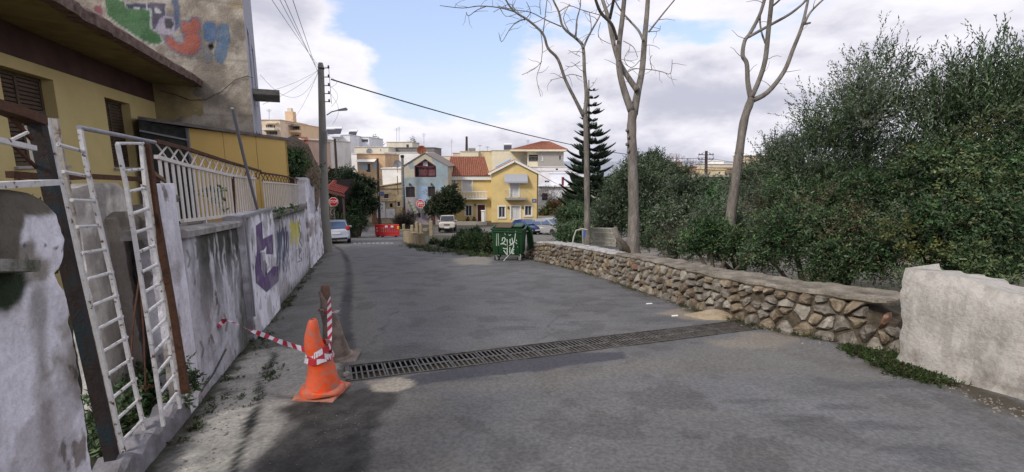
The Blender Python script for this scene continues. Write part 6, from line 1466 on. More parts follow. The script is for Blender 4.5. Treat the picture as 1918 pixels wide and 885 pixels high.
for x, y in ((782, 480), (882, 480), (548, 468)):
    q = hp_(x - 3, y - 12, x + 3, y + 4); m = MB(); m.bevbox(F1.P((q[0] + q[1]) / 2, (q[2] + q[3]) / 2, .1 - (1.2 if x < 600 else 0)), (.2, .16, .35), .05); m.build('wall_lantern', winb, t, True)
# wing with balcony
F2 = Facade(Y1 + 1.6, 875, 0.0); w0, w1 = F2.xz(841, 330)[0], F2.xz(921, 330)[0]
def hw_(a, b, c, d): u0, v0 = z7(a, b); u1, v1 = z7(c, d); x0, z1 = F2.xz(u0, v0); x1, z0 = F2.xz(u1, v1); return (x0, x1, z0, z1)
z2e = F2.xz(870, 332)[1]
H2 = [hw_(372, 278, 420, 372) + ('shut',), hw_(462, 276, 530, 372) + ('shut',), hw_(486, 462, 530, 535) + ('tall',), hw_(570, 458, 622, 588) + ('red',)]
m = MB(); holes_wall(m, F2.P, w0, w1, zb - .4, z2e, [h[:4] for h in H2], .18); m.quad(F2.P(w0, zb - .4), F2.P(w0, zb - .4, -6), F2.P(w0, z2e, -6), F2.P(w0, z2e)); m.quad(F2.P(w0, zb - .4, -6), F2.P(w1, zb - .4, -6), F2.P(w1, z2e, -6), F2.P(w0, z2e, -6)); m.build('wing_wall', yel_w, t, True)
for h in H2:
    window(F2, t, *h[:4], .18, h[4]); m = MB(); tw = .15
    for x in (h[0] - tw / 2, h[1] + tw / 2): m.beam(F2.P(x, h[2], .02), F2.P(x, h[3] + tw, .02), tw, .06, up=F2.n)
    m.beam(F2.P(h[0], h[3] + tw / 2, .025), F2.P(h[1], h[3] + tw / 2, .025), .06, tw); m.build('window_surround', stone_tr, t, True)
ra, rb = F2.P(w0 - .35, z2e + .15, .45), F2.P(w1 - .2, z2e + .15, .45); rt = F2.xz(*z7(320, 150))[1] + .45
tileroof('tiled_roof', t, ra, rb, F2.P(w1 - 1.2, rt, -4.4), F2.P(w0 - .35, rt, -4.4), 20, 13, tiles, .10)
m = MB(); m.beam(F2.P(w0, z2e - .12, .16), F2.P(w1, z2e - .12, .16), .34, .5); m.build('white_cornice', stone_tr, t, True)
bq = hw_(452, 362, 640, 410); m = MB(); m.prism([F2.P(bq[0] - .05, bq[2] - .12, 0), F2.P(bq[1], bq[2] - .12, 0), F2.P(bq[1], bq[2] - .12, 1.1), F2.P(bq[0] - .05, bq[2] - .12, 1.1)], (0, 0, .16)); m.beam(F2.P(bq[0] - .05, bq[3], 1.03), F2.P(bq[1], bq[3], 1.03), .16, .10); bal = flip_fix(m.build('balcony', stone_tr, t, True))
for k in range(19):
    x = bq[0] + .06 + (bq[1] - bq[0] - .1) * k / 18; h_ = bq[3] - bq[2] - .05; m = MB(); m.lathe([(.035, 0), (.06, h_ * .25), (.03, h_ * .55), (.045, h_ * .9), (.03, h_)], c=F2.P(x, bq[2] + .03, 1.03), n=6); m.build('baluster', stone_tr, bal, True)
m = MB(); m.beam(F2.P(bq[0] + .6, bq[2] - .1 - .0, .6), F2.P(bq[1], bq[2] - .1, .6), 1.1, .05) ; m.build('green_canopy', material('pale_green_canopy', (0.36, 0.40, 0.28)), t, True)
# solar panel on the roof
A_, R_ = Lroof; m = MB(); q0 = A_.lerp(R_, .25) + Vector((0, 1.6, .28)); q1 = A_.lerp(R_, .85) + Vector((0, 1.6, .3)); m.prism([q0, q1, q1 + Vector((0, 1.9, .2)), q0 + Vector((0, 1.9, .2))], (0, 0, .1)); flip_fix(m.build('solar_panel', material('solar_glass', (0.16, 0.20, 0.28), rough=.1, bump=0), t, True))
m = MB(); gp_ = F1.P(g0 - 1.2, 0, 1.5); z0_ = F1.xz(900, 413)[1]
# white gate post and garden wall before the wing
gpst = atY(905, 416, 57.5); tt = thing('gate_post', 'white gate post standing before the red brown front door of the yellow house', 'gate post', gpst); m = MB(); hh = atY(905, 396, 57.5).z - gpst.z; m.bevbox(gpst + Vector((0, 0, hh / 2)), (.42, .42, hh), .03); m.build('shaft', stone_tr, tt, True); m = MB(); m.bevbox(gpst + Vector((0, 0, hh + .05)), (.55, .55, .12), .03); m.build('cap', stone_tr, tt, True)
a = atY(847, 421, 56.6); b = atY(912, 422, 56.6); m = MB(); m.beam(a + Vector((0, 0, .15)), b + Vector((0, 0, .15)), .4, .5); tag(m.build('garden_kerb', wallc('pale_kerb', (.3, .28, .24))), 'low pale kerb wall before the balcony wing of the yellow house', 'kerb')
for k, u in enumerate((876, 888)):
    p = atY(u, 414, 60.2); tt = thing('flower_pot', ('dark flower pot under the wing window of the yellow house', 'dark flower pot left of the red brown front door')[k], 'flower pot', p, group='flower pots by the yellow house'); m = MB(); m.lathe([(.18, -.25), (.27, .22), (.3, .24), (.3, .3), (.2, .3)], n=12, c=(0, 0, 0)); m.build('pot', winb, tt); m = MB()
    for j in range(9): m.tube([(0, 0, .28), (.16 * math.cos(j * 2.4), .16 * math.sin(j * 2.4), .5 + .05 * (j % 3))], [.05, .02], 4)
    m.build('foliage', material('pot_leaves', (0.04, 0.07, 0.02)), tt)

# --- blue grey gabled house
Z6 = lambda x, y: (740 + x * .1695, 280 + y * .1695)
bluem = wallc('faded_blue_render', (0.25, 0.33, 0.38), .10); pinkm = wallc('dusty_mauve_render', (0.31, 0.265, 0.30), .15); beige = wallc('pale_beige_render', (0.45, 0.40, 0.31), .1)
Y2 = 57.0; F3 = Facade(Y2, 795, 0.0)
def h3_(a, b, c, d): u0, v0 = Z6(a, b); u1, v1 = Z6(c, d); x0, z1 = F3.xz(u0, v0); x1, z0 = F3.xz(u1, v1); return (x0, x1, z0, z1)
t = thing('blue_house', 'narrow faded blue and beige gabled house with a dark red attic window', 'house', F3.P(0, -8.2))
b0, b1 = F3.xz(Z6(100, 0)[0], 330)[0], F3.xz(Z6(582, 0)[0], 330)[0]; ze = F3.xz(*Z6(0, 185))[1]; zap = F3.xz(*Z6(0, 48))[1]; xap = F3.xz(*Z6(325, 50))[0]; zmid = F3.xz(*Z6(0, 545))[1]; zb = -8.6
aw_ = h3_(220, 190, 450, 302); apx = F3.xz(*Z6(333, 112))
HH = [h3_(118, 415, 220, 530) + ('dark',), h3_(360, 412, 443, 520) + ('dark',)]
nxp = 90; nzp = 130
V = []; F = []; cols = []; idx = {}
def inside(x, z):
    top = ze + (zap - ze) * (1 - abs(x - xap) / ((xap - b0) if x < xap else (b1 - xap))); 
    return z <= top
# wall face: fine grid so that patches of paint can sit on it, with the attic and windows cut out
A, B = np.meshgrid(np.linspace(b0, b1, nxp + 1), np.linspace(0, 1, nzp + 1), indexing='ij'); A = A.ravel(); B = B.ravel()
tp_ = ze + (zap - ze) * (1 - np.abs(A - xap) / np.where(A < xap, xap - b0, b1 - xap)); Zz = zb + (tp_ - zb) * B
P = np.array(F3.O)[None, :] + A[:, None] * np.array(F3.ex) + np.array([0, 0, 1.]) * Zz[:, None]
uu, vv = projA(P); X6 = (uu - 740) / .1695; Y6 = (vv - 280) / .1695; nn1 = fbm(A * 1.2, Zz * 1.2, 4, 2); nn2 = fbm(A * 4, Zz * 4, 3, 3)
c = np.ones((len(A), 3)) * np.array((0.27, 0.335, 0.37)) * (.85 + .3 * nn1[:, None])
X6n = X6 + (nn2 - .5) * 26; Y6n = Y6 + (nn1 - .5) * 26
c = fillp(c, X6n, Y6n, [(90, 100), (400, 30), (405, 110), (450, 190), (220, 200), (218, 312), (90, 312)], (0.46, 0.42, 0.33), 4, 1)
c = fillp(c, X6n, Y6n, [(140, 160), (205, 140), (212, 215), (160, 220)], (0.24, 0.31, 0.35), 4, 1)
c = fillp(c, X6n, Y6n, [(90, 535), (250, 540), (300, 575), (360, 560), (600, 540), (600, 900), (90, 900)], (0.32, 0.27, 0.30), 6, 1)
c = fillp(c, X6n, Y6n, [(240, 405), (355, 400), (355, 600), (300, 575), (240, 540)], (0.30, 0.40, 0.56), 6, .9); c = fillp(c, X6n, Y6n, [(480, 400), (545, 405), (545, 460), (470, 440)], (0.30, 0.40, 0.56), 6, .8)
c = fillp(c, X6n, Y6n, [(215, 400), (245, 400), (240, 545), (222, 540)], (0.42, 0.39, 0.33), 6, .8); c = fillp(c, X6n, Y6n, [(545, 330), (590, 330), (590, 560), (500, 540), (450, 500), (450, 440), (540, 470)], (0.36, 0.34, 0.30), 6, .7)
i = np.arange((nxp + 1) * (nzp + 1)).reshape(nxp + 1, nzp + 1); Q = np.stack([i[:-1, :-1], i[1:, :-1], i[1:, 1:], i[:-1, 1:]], -1).reshape(-1, 4)
cx = A[Q].mean(1); cz = Zz[Q].mean(1); hole = np.zeros(len(Q), bool)
for h in HH: hole |= (cx > h[0]) & (cx < h[1]) & (cz > h[2]) & (cz < h[3])
at_top = np.interp(cx, [aw_[0], apx[0], aw_[1]], [aw_[3], apx[1], aw_[3]]); hole |= (cx > aw_[0]) & (cx < aw_[1]) & (cz > aw_[2]) & (cz < at_top)
wallblue = material('blotchy_house_paint', [(0.3, (0.92, 0.92, 0.92)), (0.7, (1.06, 1.06, 1.06))], scale=2, attr='Col', bump=.12, bscale=10, fine=.05)
mesh_obj('front_wall', P, None, wallblue, t, True, quads=Q[~hole], cols=c)
m = MB(); m.quad(F3.P(b0, zb), F3.P(b0, zb, -9), F3.P(b0, ze, -9), F3.P(b0, ze)); m.quad(F3.P(b1, zb), F3.P(b1, zb, -9), F3.P(b1, ze, -9), F3.P(b1, ze)); m.add([F3.P(b0, zb, -9), F3.P(b1, zb, -9), F3.P(b1, ze, -9), F3.P(xap, zap, -9), F3.P(b0, ze, -9)], [(0, 1, 2, 3, 4)]); m.build('side_wall', beige, t, True)
m = MB()
for a, b in (((b0 - .2, ze - .1), (xap, zap + .06)), ((b1 + .2, ze - .1), (xap, zap + .06))): m.prism([F3.P(*a, .12), F3.P(*b, .12), F3.P(*b, -9.2), F3.P(*a, -9.2)], (0, 0, .10))
flip_fix(m.build('roof', material('grey_brown_roof', (0.22, 0.19, 0.17)), t, True))
for h in HH:
    window(F3, t, *h[:4], .2, 'dark'); m = MB()
    for k in range(7): x = h[0] + (h[1] - h[0]) * (k + .5) / 7; m.beam(F3.P(x, h[2], -.02), F3.P(x, h[3], -.02), .025, .025, up=F3.n)
    m.build('window_grille', winb, t, True)
out5 = [(aw_[0], aw_[2]), (aw_[1], aw_[2]), (aw_[1], aw_[3]), (apx[0], apx[1]), (aw_[0], aw_[3])]
m = MB()
for p, q in zip(out5, out5[1:] + out5[:1]): m.quad(F3.P(*p, 0), F3.P(*q, 0), F3.P(*q, -.6), F3.P(*p, -.6))
m.build('attic_reveal', winb, t, True)
m = MB(); m.add([F3.P(*p, -.55) for p in out5], [(0, 1, 2, 3, 4)]); bkk = m.build('attic_glass', pane, t, True)
m = MB()
for p, q in zip(out5, out5[1:] + out5[:1]): m.beam(F3.P(*p, -.06), F3.P(*q, -.06), .12, .12)
xc = (aw_[0] + aw_[1]) / 2; m.beam(F3.P(xc, aw_[2], -.06), F3.P(xc, aw_[3], -.06), .10, .10, up=F3.n); m.beam(F3.P(aw_[0], aw_[3], -.06), F3.P(aw_[1], aw_[3], -.06), .12, .12); m.build('attic_frame', material('maroon_frame', (0.12, 0.03, 0.035)), t, True)
m = MB(); m.quad(F3.P(aw_[0] + .4, aw_[2] + .1, -.3), F3.P(aw_[1] - .1, aw_[2] + .1, -.3), F3.P(aw_[1] - .1, aw_[3] - .1, -.3), F3.P(aw_[0] + .4, aw_[3] - .1, -.3)); m.build('red_curtain', material('dark_red_curtain', [(0.3, (0.08, 0.03, 0.04)), (0.7, (0.22, 0.10, 0.11))], scale=3, stretch=(4, 1, 1)), t, True)
q = h3_(300, 130, 355, 188); m = MB(); m.quad(F3.P(q[0], q[2], -.4), F3.P(q[1], q[2], -.4), F3.P(q[1], q[3], -.4), F3.P(q[0], q[3], -.4)); m.build('pale_panel', winw, t, True)
# ground floor arched window, door, striped blind, downpipe lamp brackets
q = h3_(252, 700, 292, 755); m = MB(); m.add([F3.P((q[0] + q[1]) / 2 + (q[1] - q[0]) / 2 * math.cos(a), (q[2] + q[3]) / 2 + (q[3] - q[2]) / 2 * math.sin(a), .03) for a in np.linspace(0, 6.28, 13)[:-1]], [tuple(range(12))]); m.build('arched_window', pane, t, True)
q = h3_(395, 640, 445, 830); m = MB(); m.quad(F3.P(q[0], q[2], .03), F3.P(q[1], q[2], .03), F3.P(q[1], q[3], .03), F3.P(q[0], q[3], .03)); m.build('door', material('dark_door', (0.07, 0.035, 0.03)), t, True)
a0, a1 = F3.xz(*Z6(125, 580)), F3.xz(*Z6(215, 715)); m = MB(); ns_ = 9
for k in range(ns_):
    fa, fb = k / ns_, (k + 1) / ns_; pa = Vector((a0[0] + (a1[0] - a0[0]) * fa, 0, a0[1] + (a1[1] - a0[1]) * fa)); pb = Vector((a0[0] + (a1[0] - a0[0]) * fb, 0, a0[1] + (a1[1] - a0[1]) * fb))
    m.prism([F3.P(pa.x, pa.z, .3), F3.P(pa.x + .8, pa.z + .35, 1.5), F3.P(pb.x + .8, pb.z + .35, 1.5), F3.P(pb.x, pb.z, .3)], (0, 0, .04), k % 2)
flip_fix(m.build('striped_awning', [material('awning_cream', (0.45, 0.47, 0.40)), material('awning_green', (0.28, 0.36, 0.27))], t, True))
q = h3_(335, 610, 425, 645); m = MB(); m.prism([F3.P(q[0], q[3], .1), F3.P(q[1], q[2], .1), F3.P(q[1] + .2, q[2] - .15, 1.6), F3.P(q[0] - .1, q[3] - .3, 1.6)], (0, 0, .05)); flip_fix(m.build('door_canopy', material('grey_green_canopy', (0.26, 0.33, 0.30)), t, True))
for xx in (163, 403):
    q = h3_(xx - 5, 372, xx + 5, 402); m = MB(); m.bevbox(F3.P((q[0] + q[1]) / 2, (q[2] + q[3]) / 2, .15), (.16, .25, .32), .04); m.build('wall_lamp', winb, t, True)
# heap of dead stems on its left
# metal flue pipe
a = atY(*Z6(80, 95), 55.5); b = atY(*Z6(88, 640), 55.5); tt = thing('flue_pipe', 'tall grey metal flue pipe with a black cowl left of the blue house', 'flue', b)
m = MB(); m.tube([b, a], .17, 12); shade_auto(m.build('pipe', material('grey_flue', (0.17, 0.17, 0.17), rough=.5), tt, True)); m = MB(); m.lathe([(.17, 0), (.22, .05), (.22, .30), (.12, .34)], c=a, n=12); m.build('cowl', blackr, tt, True)
for v in (200, 300, 420, 520): p = atY(*Z6(84, v), 55.5); m = MB(); m.lathe([(.2, 0), (.2, .1)], c=p, n=12); m.build('joint_ring', material('pale_ring', (.3, .3, .3)), tt, True)

# --- garage building with white doors
Zg = lambda x, y: (620 + x * .13566, 330 + y * .13566)
def W_(f, a, b, c, d, k='win'): u0, v0 = f(a, b); u1, v1 = f(c, d); return (u0, v0, u1, v1, k)
garm = material('peeling_ochre_wall', [(0.3, (0.18, 0.14, 0.09)), (0.48, (0.37, 0.30, 0.19)), (0.7, (0.46, 0.39, 0.28))], scale=1.2, bump=.3, bscale=6, detail=9)
t, F, e = building('garage_building', 'peeling ochre outbuilding with two large white metal doors behind the red barrier', 'outbuilding', 58, Zg(540, 0)[0], Zg(975, 0)[0], Zg(0, 170)[1], garm, 7, [W_(Zg, 728, 250, 795, 310, 'dark'), W_(Zg, 918, 358, 955, 420, 'dark')])
x0, x1, zb_, zt = e
m = MB(); a = F.P(x0, zt); b = F.P(x1, zt); zz2 = F.xz(*Zg(950, 100))[1]; m.add([a, b, F.P(x1, zz2)], [(0, 1, 2)]); m.prism([F.P(x0 - .1, zt + .02, .15), F.P(x1, zz2 + .02, .15), F.P(x1, zz2 + .02, -7), F.P(x0 - .1, zt + .02, -7)], (0, 0, .08)); m.build('sloping_roof', garm, t, True)
d0 = F.xz(*Zg(622, 350)); d1 = F.xz(*Zg(892, 580))
for k in range(2):
    xa = d0[0] + (d1[0] - d0[0]) * k / 2 + .04; xb = d0[0] + (d1[0] - d0[0]) * (k + 1) / 2 - .04; m = MB(); m.prism([F.P(xa, d1[1], .03), F.P(xb, d1[1], .03), F.P(xb, d0[1] - .6 * k * 0, .03), F.P(xa, d0[1], .03)], F.n * .05); dr = flip_fix(m.build('garage_door', wallc('dirty_white_door', (0.630, 0.630, 0.645)), t, True))
    if k: m = MB(); m.prism([F.P(xa, d0[1] - .95, .085), F.P(xb, d0[1] - .95, .085), F.P(xb, d0[1], .085), F.P(xa, d0[1], .085)], F.n * .01); flip_fix(m.build('ochre_panel', garm, dr, True))
    m = MB(); m.box(F.P(xa + .7 if k else xa + .1, d0[1] - .5, .10), (.35, .04, .5)); m.build('dark_opening', dark, dr, True)
m = MB(); m.beam(F.P(d0[0] - .1, d0[1] + .08, .1), F.P(d1[0] + .1, d0[1] + .08, .1), .3, .14); m.build('door_lintel', garm, t, True)
m = MB(); m.quad(F.P(x0 + .05, zb_, .01), F.P(x0 + 1.3, zb_, .01), F.P(x0 + 1.1, zb_ + 3, .01), F.P(x0 + .05, zb_ + 4.2, .01)); m.build('bare_brick_patch', material('bare_brick', [(0.3, (0.14, 0.08, 0.05)), (0.7, (0.26, 0.15, 0.09))], scale=4, bump=.4, bscale=10), t, True)
# thin antenna pole by the garage
a = atY(*Zg(915, 0), 57.5); b = atY(*Zg(925, 265), 57.5); m = MB(); m.tube([b, a], .05, 6); tag(m.build('steel_pipe', woodp), 'thin dark pipe standing on the ochre outbuilding roof edge', 'pipe')
# stair-step chimney piece at right of garage
# --- white rendered blank wall, orange house, white blocks (behind)
Zq = lambda x, y: (600 + x * .1017, 240 + y * .1017)
whA = wallc('white_render', (0.750, 0.750, 0.750), .1); whB = wallc('cool_white_render', (0.705, 0.720, 0.780), .08); whC = wallc('cream_render', (0.634, 0.594, 0.499), .1); orm = wallc('orange_render', (0.56, 0.39, 0.24), .1); greym = wallc('dark_grey_render', (0.19, 0.18, 0.175), .1); tanm = wallc('tan_render', (0.62, 0.50, 0.39), .1); bluew = wallc('pale_blue_render', (0.36, 0.42, 0.48), .1)
building('white_block', 'plain bright white windowless box between the orange house and the flue pipe', 'building', 64, 715.5, 752, 316, whA, 5)
t, F, e = building('orange_house', 'orange rendered house with a white awning over a dark door', 'house', 72, 668, 721, 289, orm, 9, [W_(Zq, 840, 660, 925, 815, 'dark'), W_(Zq, 700, 1050, 1000, 1130, 'log')])
q0 = F.xz(*Zq(715, 640)); q1 = F.xz(*Zq(1055, 770)); m = MB(); m.quad(F.P(q0[0], q1[1], .02), F.P(F.xz(*Zq(835, 0))[0], q1[1], .02), F.P(F.xz(*Zq(835, 0))[0], q0[1], .02), F.P(q0[0], q0[1], .02)); m.quad(F.P(F.xz(*Zq(930, 0))[0], q1[1], .02), F.P(F.xz(*Zq(1040, 0))[0], q1[1], .02), F.P(F.xz(*Zq(1040, 0))[0], q0[1], .02), F.P(F.xz(*Zq(930, 0))[0], q0[1], .02)); m.build('pale_blue_panel', bluew, t, True)
q0 = F.xz(*Zq(700, 580)); q1 = F.xz(*Zq(1040, 625)); m = MB(); m.prism([F.P(q0[0], q0[1], .05), F.P(q1[0], q0[1], .05), F.P(q1[0], q1[1], 1.3), F.P(q0[0], q1[1], 1.3)], (0, 0, .05)); flip_fix(m.build('awning', whA, t, True))
building('white_house', 'lower white house with dark upright windows, behind the left trees', 'house', 78, 616, 669, 288, whA, 9, [W_(Zq, 300, 610, 335, 740, 'dark'), W_(Zq, 410, 605, 460, 745, 'dark')])
t, F, e = building('apartment_block', 'tall white apartment block with roof water heaters, left of the pine', 'building', 105, 566, 655, 253, whB, 14, [W_(Zq, 215, 310, 260, 400, 'dark'), W_(Zq, 300, 320, 410, 400, 'log'), W_(Zq, 430, 360, 530, 420, 'log'), W_(Zq, 320, 210, 345, 240, 'win'), (582, 262, 585, 266, 'dark'), (585, 275, 588, 280, 'dark'), W_(Zq, -60, 230, -30, 270, 'dark')])
slabp(t, F, 621, 254, 641, 257, 1.2, whB, 'roof_canopy'); slabp(t, F, 612, 289, 655, 291.5, 1.4, whB)
def heater(t, p, s_=1.0, name='solar_heater'):
    m = MB(); m.prism([p + Vector((-1.0 * s_, -.8, 0)), p + Vector((1.0 * s_, -.8, 0)), p + Vector((1.0 * s_, .4, 1.2 * s_)), p + Vector((-1.0 * s_, .4, 1.2 * s_))], (0, .08, .06)); o = flip_fix(m.build(name, material('collector_glass', (0.05, 0.05, 0.07), rough=.2, bump=0), t, True)); m = MB(); m.tube([p + Vector((-1.0 * s_, .6, 1.45 * s_)), p + Vector((1.0 * s_, .6, 1.45 * s_))], .3 * s_, 10); m.build('tank', winw, o, True)
heater(t, atY(619, 253, 108)); heater(t, atY(632, 252, 108)); heater(t, atY(578, 252, 108), .8)
t, F, e = building('apartment_block', 'white flat roofed block with two long upper windows beside the small far pine', 'building', 112, 655, 691, 257, whB, 12, [W_(Zq, 590, 205, 715, 265, 'log'), W_(Zq, 750, 210, 880, 265, 'log')]); heater(t, atY(661, 256.5, 116))
building('cream_house', 'cream flat roofed house with a small dark vent behind the orange house', 'house', 92, 663, 727, 276, whC, 10, [(726 - 14, 280, 726 - 12, 282, 'dark'), (690, 283, 694, 288, 'dark')])
t, F, e = building('concrete_house', 'unpainted grey concrete upper storey behind the blue house gable', 'house', 98, 739, 813, 277, greym, 10, [])
building('cream_house', 'cream house with a boxy roof room above the grey concrete storey', 'house', 104, 724, 772, 266.5, whC, 8, [(761, 271, 766, 277, 'dark')])
building('white_house', 'white house wall with thin pipes left of the flue pipe', 'house', 84, 719, 800, 286, whA, 8, [(740, 288, 742, 294, 'dark')])
m = MB(); cdish = atY(789.5, 281.5, 70)
def dish(label, u, v, Y, r, mt, mast=1.2):
    p = atY(u, v, Y); t = thing('satellite_dish', label, 'satellite dish', p - Vector((0, 0, mast))); m = MB(); R_ = Matrix.Rotation(math.radians(100), 3, 'X') @ Matrix.Rotation(.3, 3, 'Y'); m.lathe([(.02, -.12 * r), (r * .5, -.06 * r), (r, .12 * r), (r * .97, .15 * r), (r * .5, -.02 * r), (.02, -.08 * r)], c=p, n=16, R=R_); shade_auto(flip_fix(m.build('dish', mt, t, True))); m = MB(); m.tube([p - Vector((0, 0, mast)), p], .04, 6); m.build('mast', polem, t, True); m = MB(); m.tube([p, p + Vector((0, -r * .9, .05))], .02, 5); m.build('feed_arm', polem, t, True)
dish('orange red satellite dish on the ridge of the blue house', 789.5, 281.5, 62, .62, material('rust_orange_dish', (0.30, 0.10, 0.05)))
dish('grey satellite dish on the white roof left of the flue pipe', 744, 307, 63, .55, material('grey_dish', (0.3, 0.3, 0.32)))
dish('small dish on the cream house roof behind the orange house', 692, 284, 88, .6, material('grey_dish', (0.3, 0.3, 0.32)), 1.0)
# --- tan apartments behind the shed
Zt = lambda x, y: (480 + x * .12433, 220 + y * .12433)
t, F, e = building('apartment_block', 'tan and cream apartment block with balconies just above the shed roof', 'building', 78, 488, 524, 225, tanm, 10, [W_(Zt, 140, 110, 250, 160, 'log'), W_(Zt, 255, 120, 285, 160, 'dark'), W_(Zt, 150, 210, 320, 270, 'log')])
slabp(t, F, 494, 241, 521, 245, 1.3, whC); slabp(t, F, 500, 230, 521, 232, .6, whC)
t2, F, e = building('apartment_block', 'narrow cream stair tower with small windows between the tan blocks', 'building', 80, 521, 535, 230, whC, 9, [W_(Zt, 342, 118, 388, 165, 'dark'), W_(Zt, 350, 215, 390, 255, 'dark')])
t, F, e = building('apartment_block', 'orange tan block with chimney and covered roof terrace', 'building', 82, 533, 563, 233, wallc('apricot_render', (0.62, 0.45, 0.30), .08), 10, [W_(Zt, 540, 135, 650, 190, 'log'), W_(Zt, 548, 262, 650, 300, 'log')])
c_ = atY(543, 233, 83); m = MB(); m.box(c_ + Vector((0, .5, 1.0)), (1.4, 1.2, 2.4)); m.build('chimney', MATS['apricot_render'], t, True); m = MB(); m.box(c_ + Vector((0, .5, 2.5)), (.7, .7, .6)); m.build('chimney_pot', whC, t, True)
slabp(t, F, 546, 236, 562, 237.5, 1.2, greym, 'roof_canopy'); slabp(t, F, 546, 245, 564, 249, 1.2, MATS['apricot_render'])
t, F, e = building('glazed_balcony_house', 'pinkish house with a white glazed balcony under a dark tiled pergola', 'house', 48, 534, 568, 262, wallc('pinkish_render', (0.504, 0.360, 0.288), .1), 7, [W_(Zt, 440, 395, 680, 460, 'log')], yaw=0)
slabp(t, F, 533, 276, 566, 286, .8, whA, 'balcony_front'); slabp(t, F, 532, 266, 566, 267.5, 1.0, winb, 'pergola_beam')
for k in range(4):
    xa, za_ = F.xz(537 + k * 8, 270); m = MB(); m.beam(F.P(xa, za_ - .6, .85), F.P(xa, za_ + .2, .85), .08, .08, up=F.n); m.build('balcony_post', winw, t, True)
tileroof('tiled_canopy', t, F.P(F.xz(548, 262)[0], F.xz(548, 262)[1], .2), F.P(F.xz(579, 262)[0], F.xz(579, 266)[1] - .3, .2), F.P(F.xz(568, 256)[0], F.xz(568, 257)[1], -1), F.P(F.xz(550, 256)[0], F.xz(550, 257)[1], -1), 10, 4, tiles, .04)
building('white_house', 'tall plain white side wall between the pinkish house and the utility pole', 'house', 62, 577, 612, 262, wallc('grey_white_render', (0.588, 0.574, 0.560), .1), 9, [(590, 281, 593, 286, 'dark'), (594, 266, 596, 269, 'dark')])
# --- beige long building, hip roof house
Zh = lambda x, y: (860 + x * .1147, 250 + y * .1147)
crm2 = wallc('warm_cream_render', (0.676, 0.611, 0.468), .06); yb = wallc('straw_render', (0.625, 0.525, 0.325), .06); gr2 = wallc('warm_grey_render', (0.324, 0.306, 0.288), .06)
building('cream_apartments', 'cream end section of the long flat roofed building', 'building', 92, 862, 896, 284, crm2, 12, [])
building('straw_apartments', 'straw yellow middle section of the long flat roofed building with an awning', 'building', 92.6, 896, 921, 283.5, yb, 12, [])
t, F, e = building('cream_apartments', 'wide cream section of the long flat roofed building, glazed doors at its right', 'building', 91.4, 921, 990, 282, crm2, 12, [W_(Zh, 1010, 350, 1085, 465, 'shut')]); heater(t, atY(951, 281.5, 95), .8)
slabp(t, F, 980, 303, 1012, 310, 1.4, wallc('pale_slab', (.36, .35, .34)), 'balcony_front')
t, F, e = building('grey_hip_house', 'warm grey house with a low terracotta hip roof', 'house', 88, 1008, 1056, 280, gr2, 9, [W_(Zh, 1335, 345, 1368, 450, 'shut'), W_(Zh, 1635, 365, 1660, 435, 'dark')], coping=False, par_=0)
x0, x1, zb_, zt = e; x0 -= 5.0; R1 = (F.P(x0 - .2, zt, .6), F.P(x1 + .7, zt, .6), F.P(x1 + .7, zt, -9.6), F.P(x0 - .2, zt, -9.6)); hz = F.xz(*Zh(1430, 155))[1] ; rl, rr = F.P(F.xz(*Zh(1365, 0))[0], hz + .4, -4.2), F.P(F.xz(*Zh(1505, 0))[0], hz + .4, -4.2)
tileroof('tiled_roof', t, R1[0], R1[1], rr, rl, 34, 10, tiles, .05); tileroof('tiled_roof', t, R1[1], R1[2], rr, rr, 30, 10, tiles, .05); tileroof('tiled_roof', t, R1[3], R1[0], rl, rl, 30, 10, tiles, .05); tileroof('tiled_roof', t, R1[2], R1[3], rl, rr, 34, 10, tiles, .05)
m = MB(); c4 = [R1[0], R1[1], R1[2], R1[3]]
for i in range(4): m.beam(c4[i] - Vector((0, 0, .22)), c4[(i + 1) % 4] - Vector((0, 0, .22)), .3, .35)
m.prism([p - Vector((0, 0, .3)) for p in c4], (0, 0, .05)); m.build('eaves', crm2, t, True)
building('grey_hip_house', 'cream balcony bay attached left of the grey hip roofed house', 'house', 88.5, 988, 1008, 282, crm2, 8, [W_(Zh, 1135, 352, 1290, 465, 'log')])
building('cream_house', 'broad pale lower storey under the grey hip roofed house', 'house', 86, 975, 1063, 313, wallc('pale_grey_render', (0.616, 0.602, 0.588), .06), 6, [(1041, 316, 1045, 322, 'dark')])
Zr = lambda x, y: (975 + x * .1808, 290 + y * .1808)
t, F, e = building('white_house', 'white flat roofed house with a tall window right of the yellow gable house', 'house', 72, 1009, 1082, 350, whB, 10, [W_(Zr, 222, 400, 282, 475, 'dark')], vb=None)
slabp(t, F, 1009, 348, 1075, 350, .5, whA, 'roof_slab'); slabp(t, F, 1050, 375, 1078, 383, .04, bluew, 'blue_base')
building('white_house', 'stepped white terrace block with small dark openings behind the white house', 'house', 80, 1033, 1100, 325, whB, 8, [W_(Zr, 488, 302, 515, 325, 'dark')])
building('white_house', 'upper white block with a small window below the grey hip roofed house', 'house', 83, 1010, 1098, 320, wallc('soft_white_render', (0.667, 0.652, 0.667), .06), 8, [W_(Zr, 250, 268, 300, 292, 'win')])
c_ = atY(1054, 346, 74); m = MB(); m.box(c_ + Vector((0, 0, .5)), (.35, .35, 1.4)); tag(m.build('chimney', material('dark_red_paint', (0.16, 0.03, 0.035))), 'small dark red chimney on the white flat roof', 'chimney')
building('cream_outbuilding', 'low cream outbuilding with a flat slab roof behind the pine and left trunk', 'outbuilding', 46, 1076, 1140, 361, wallc('dull_cream_render', (0.432, 0.396, 0.312), .1), 6, [(1081, 372, 1085, 395, 'shut')])
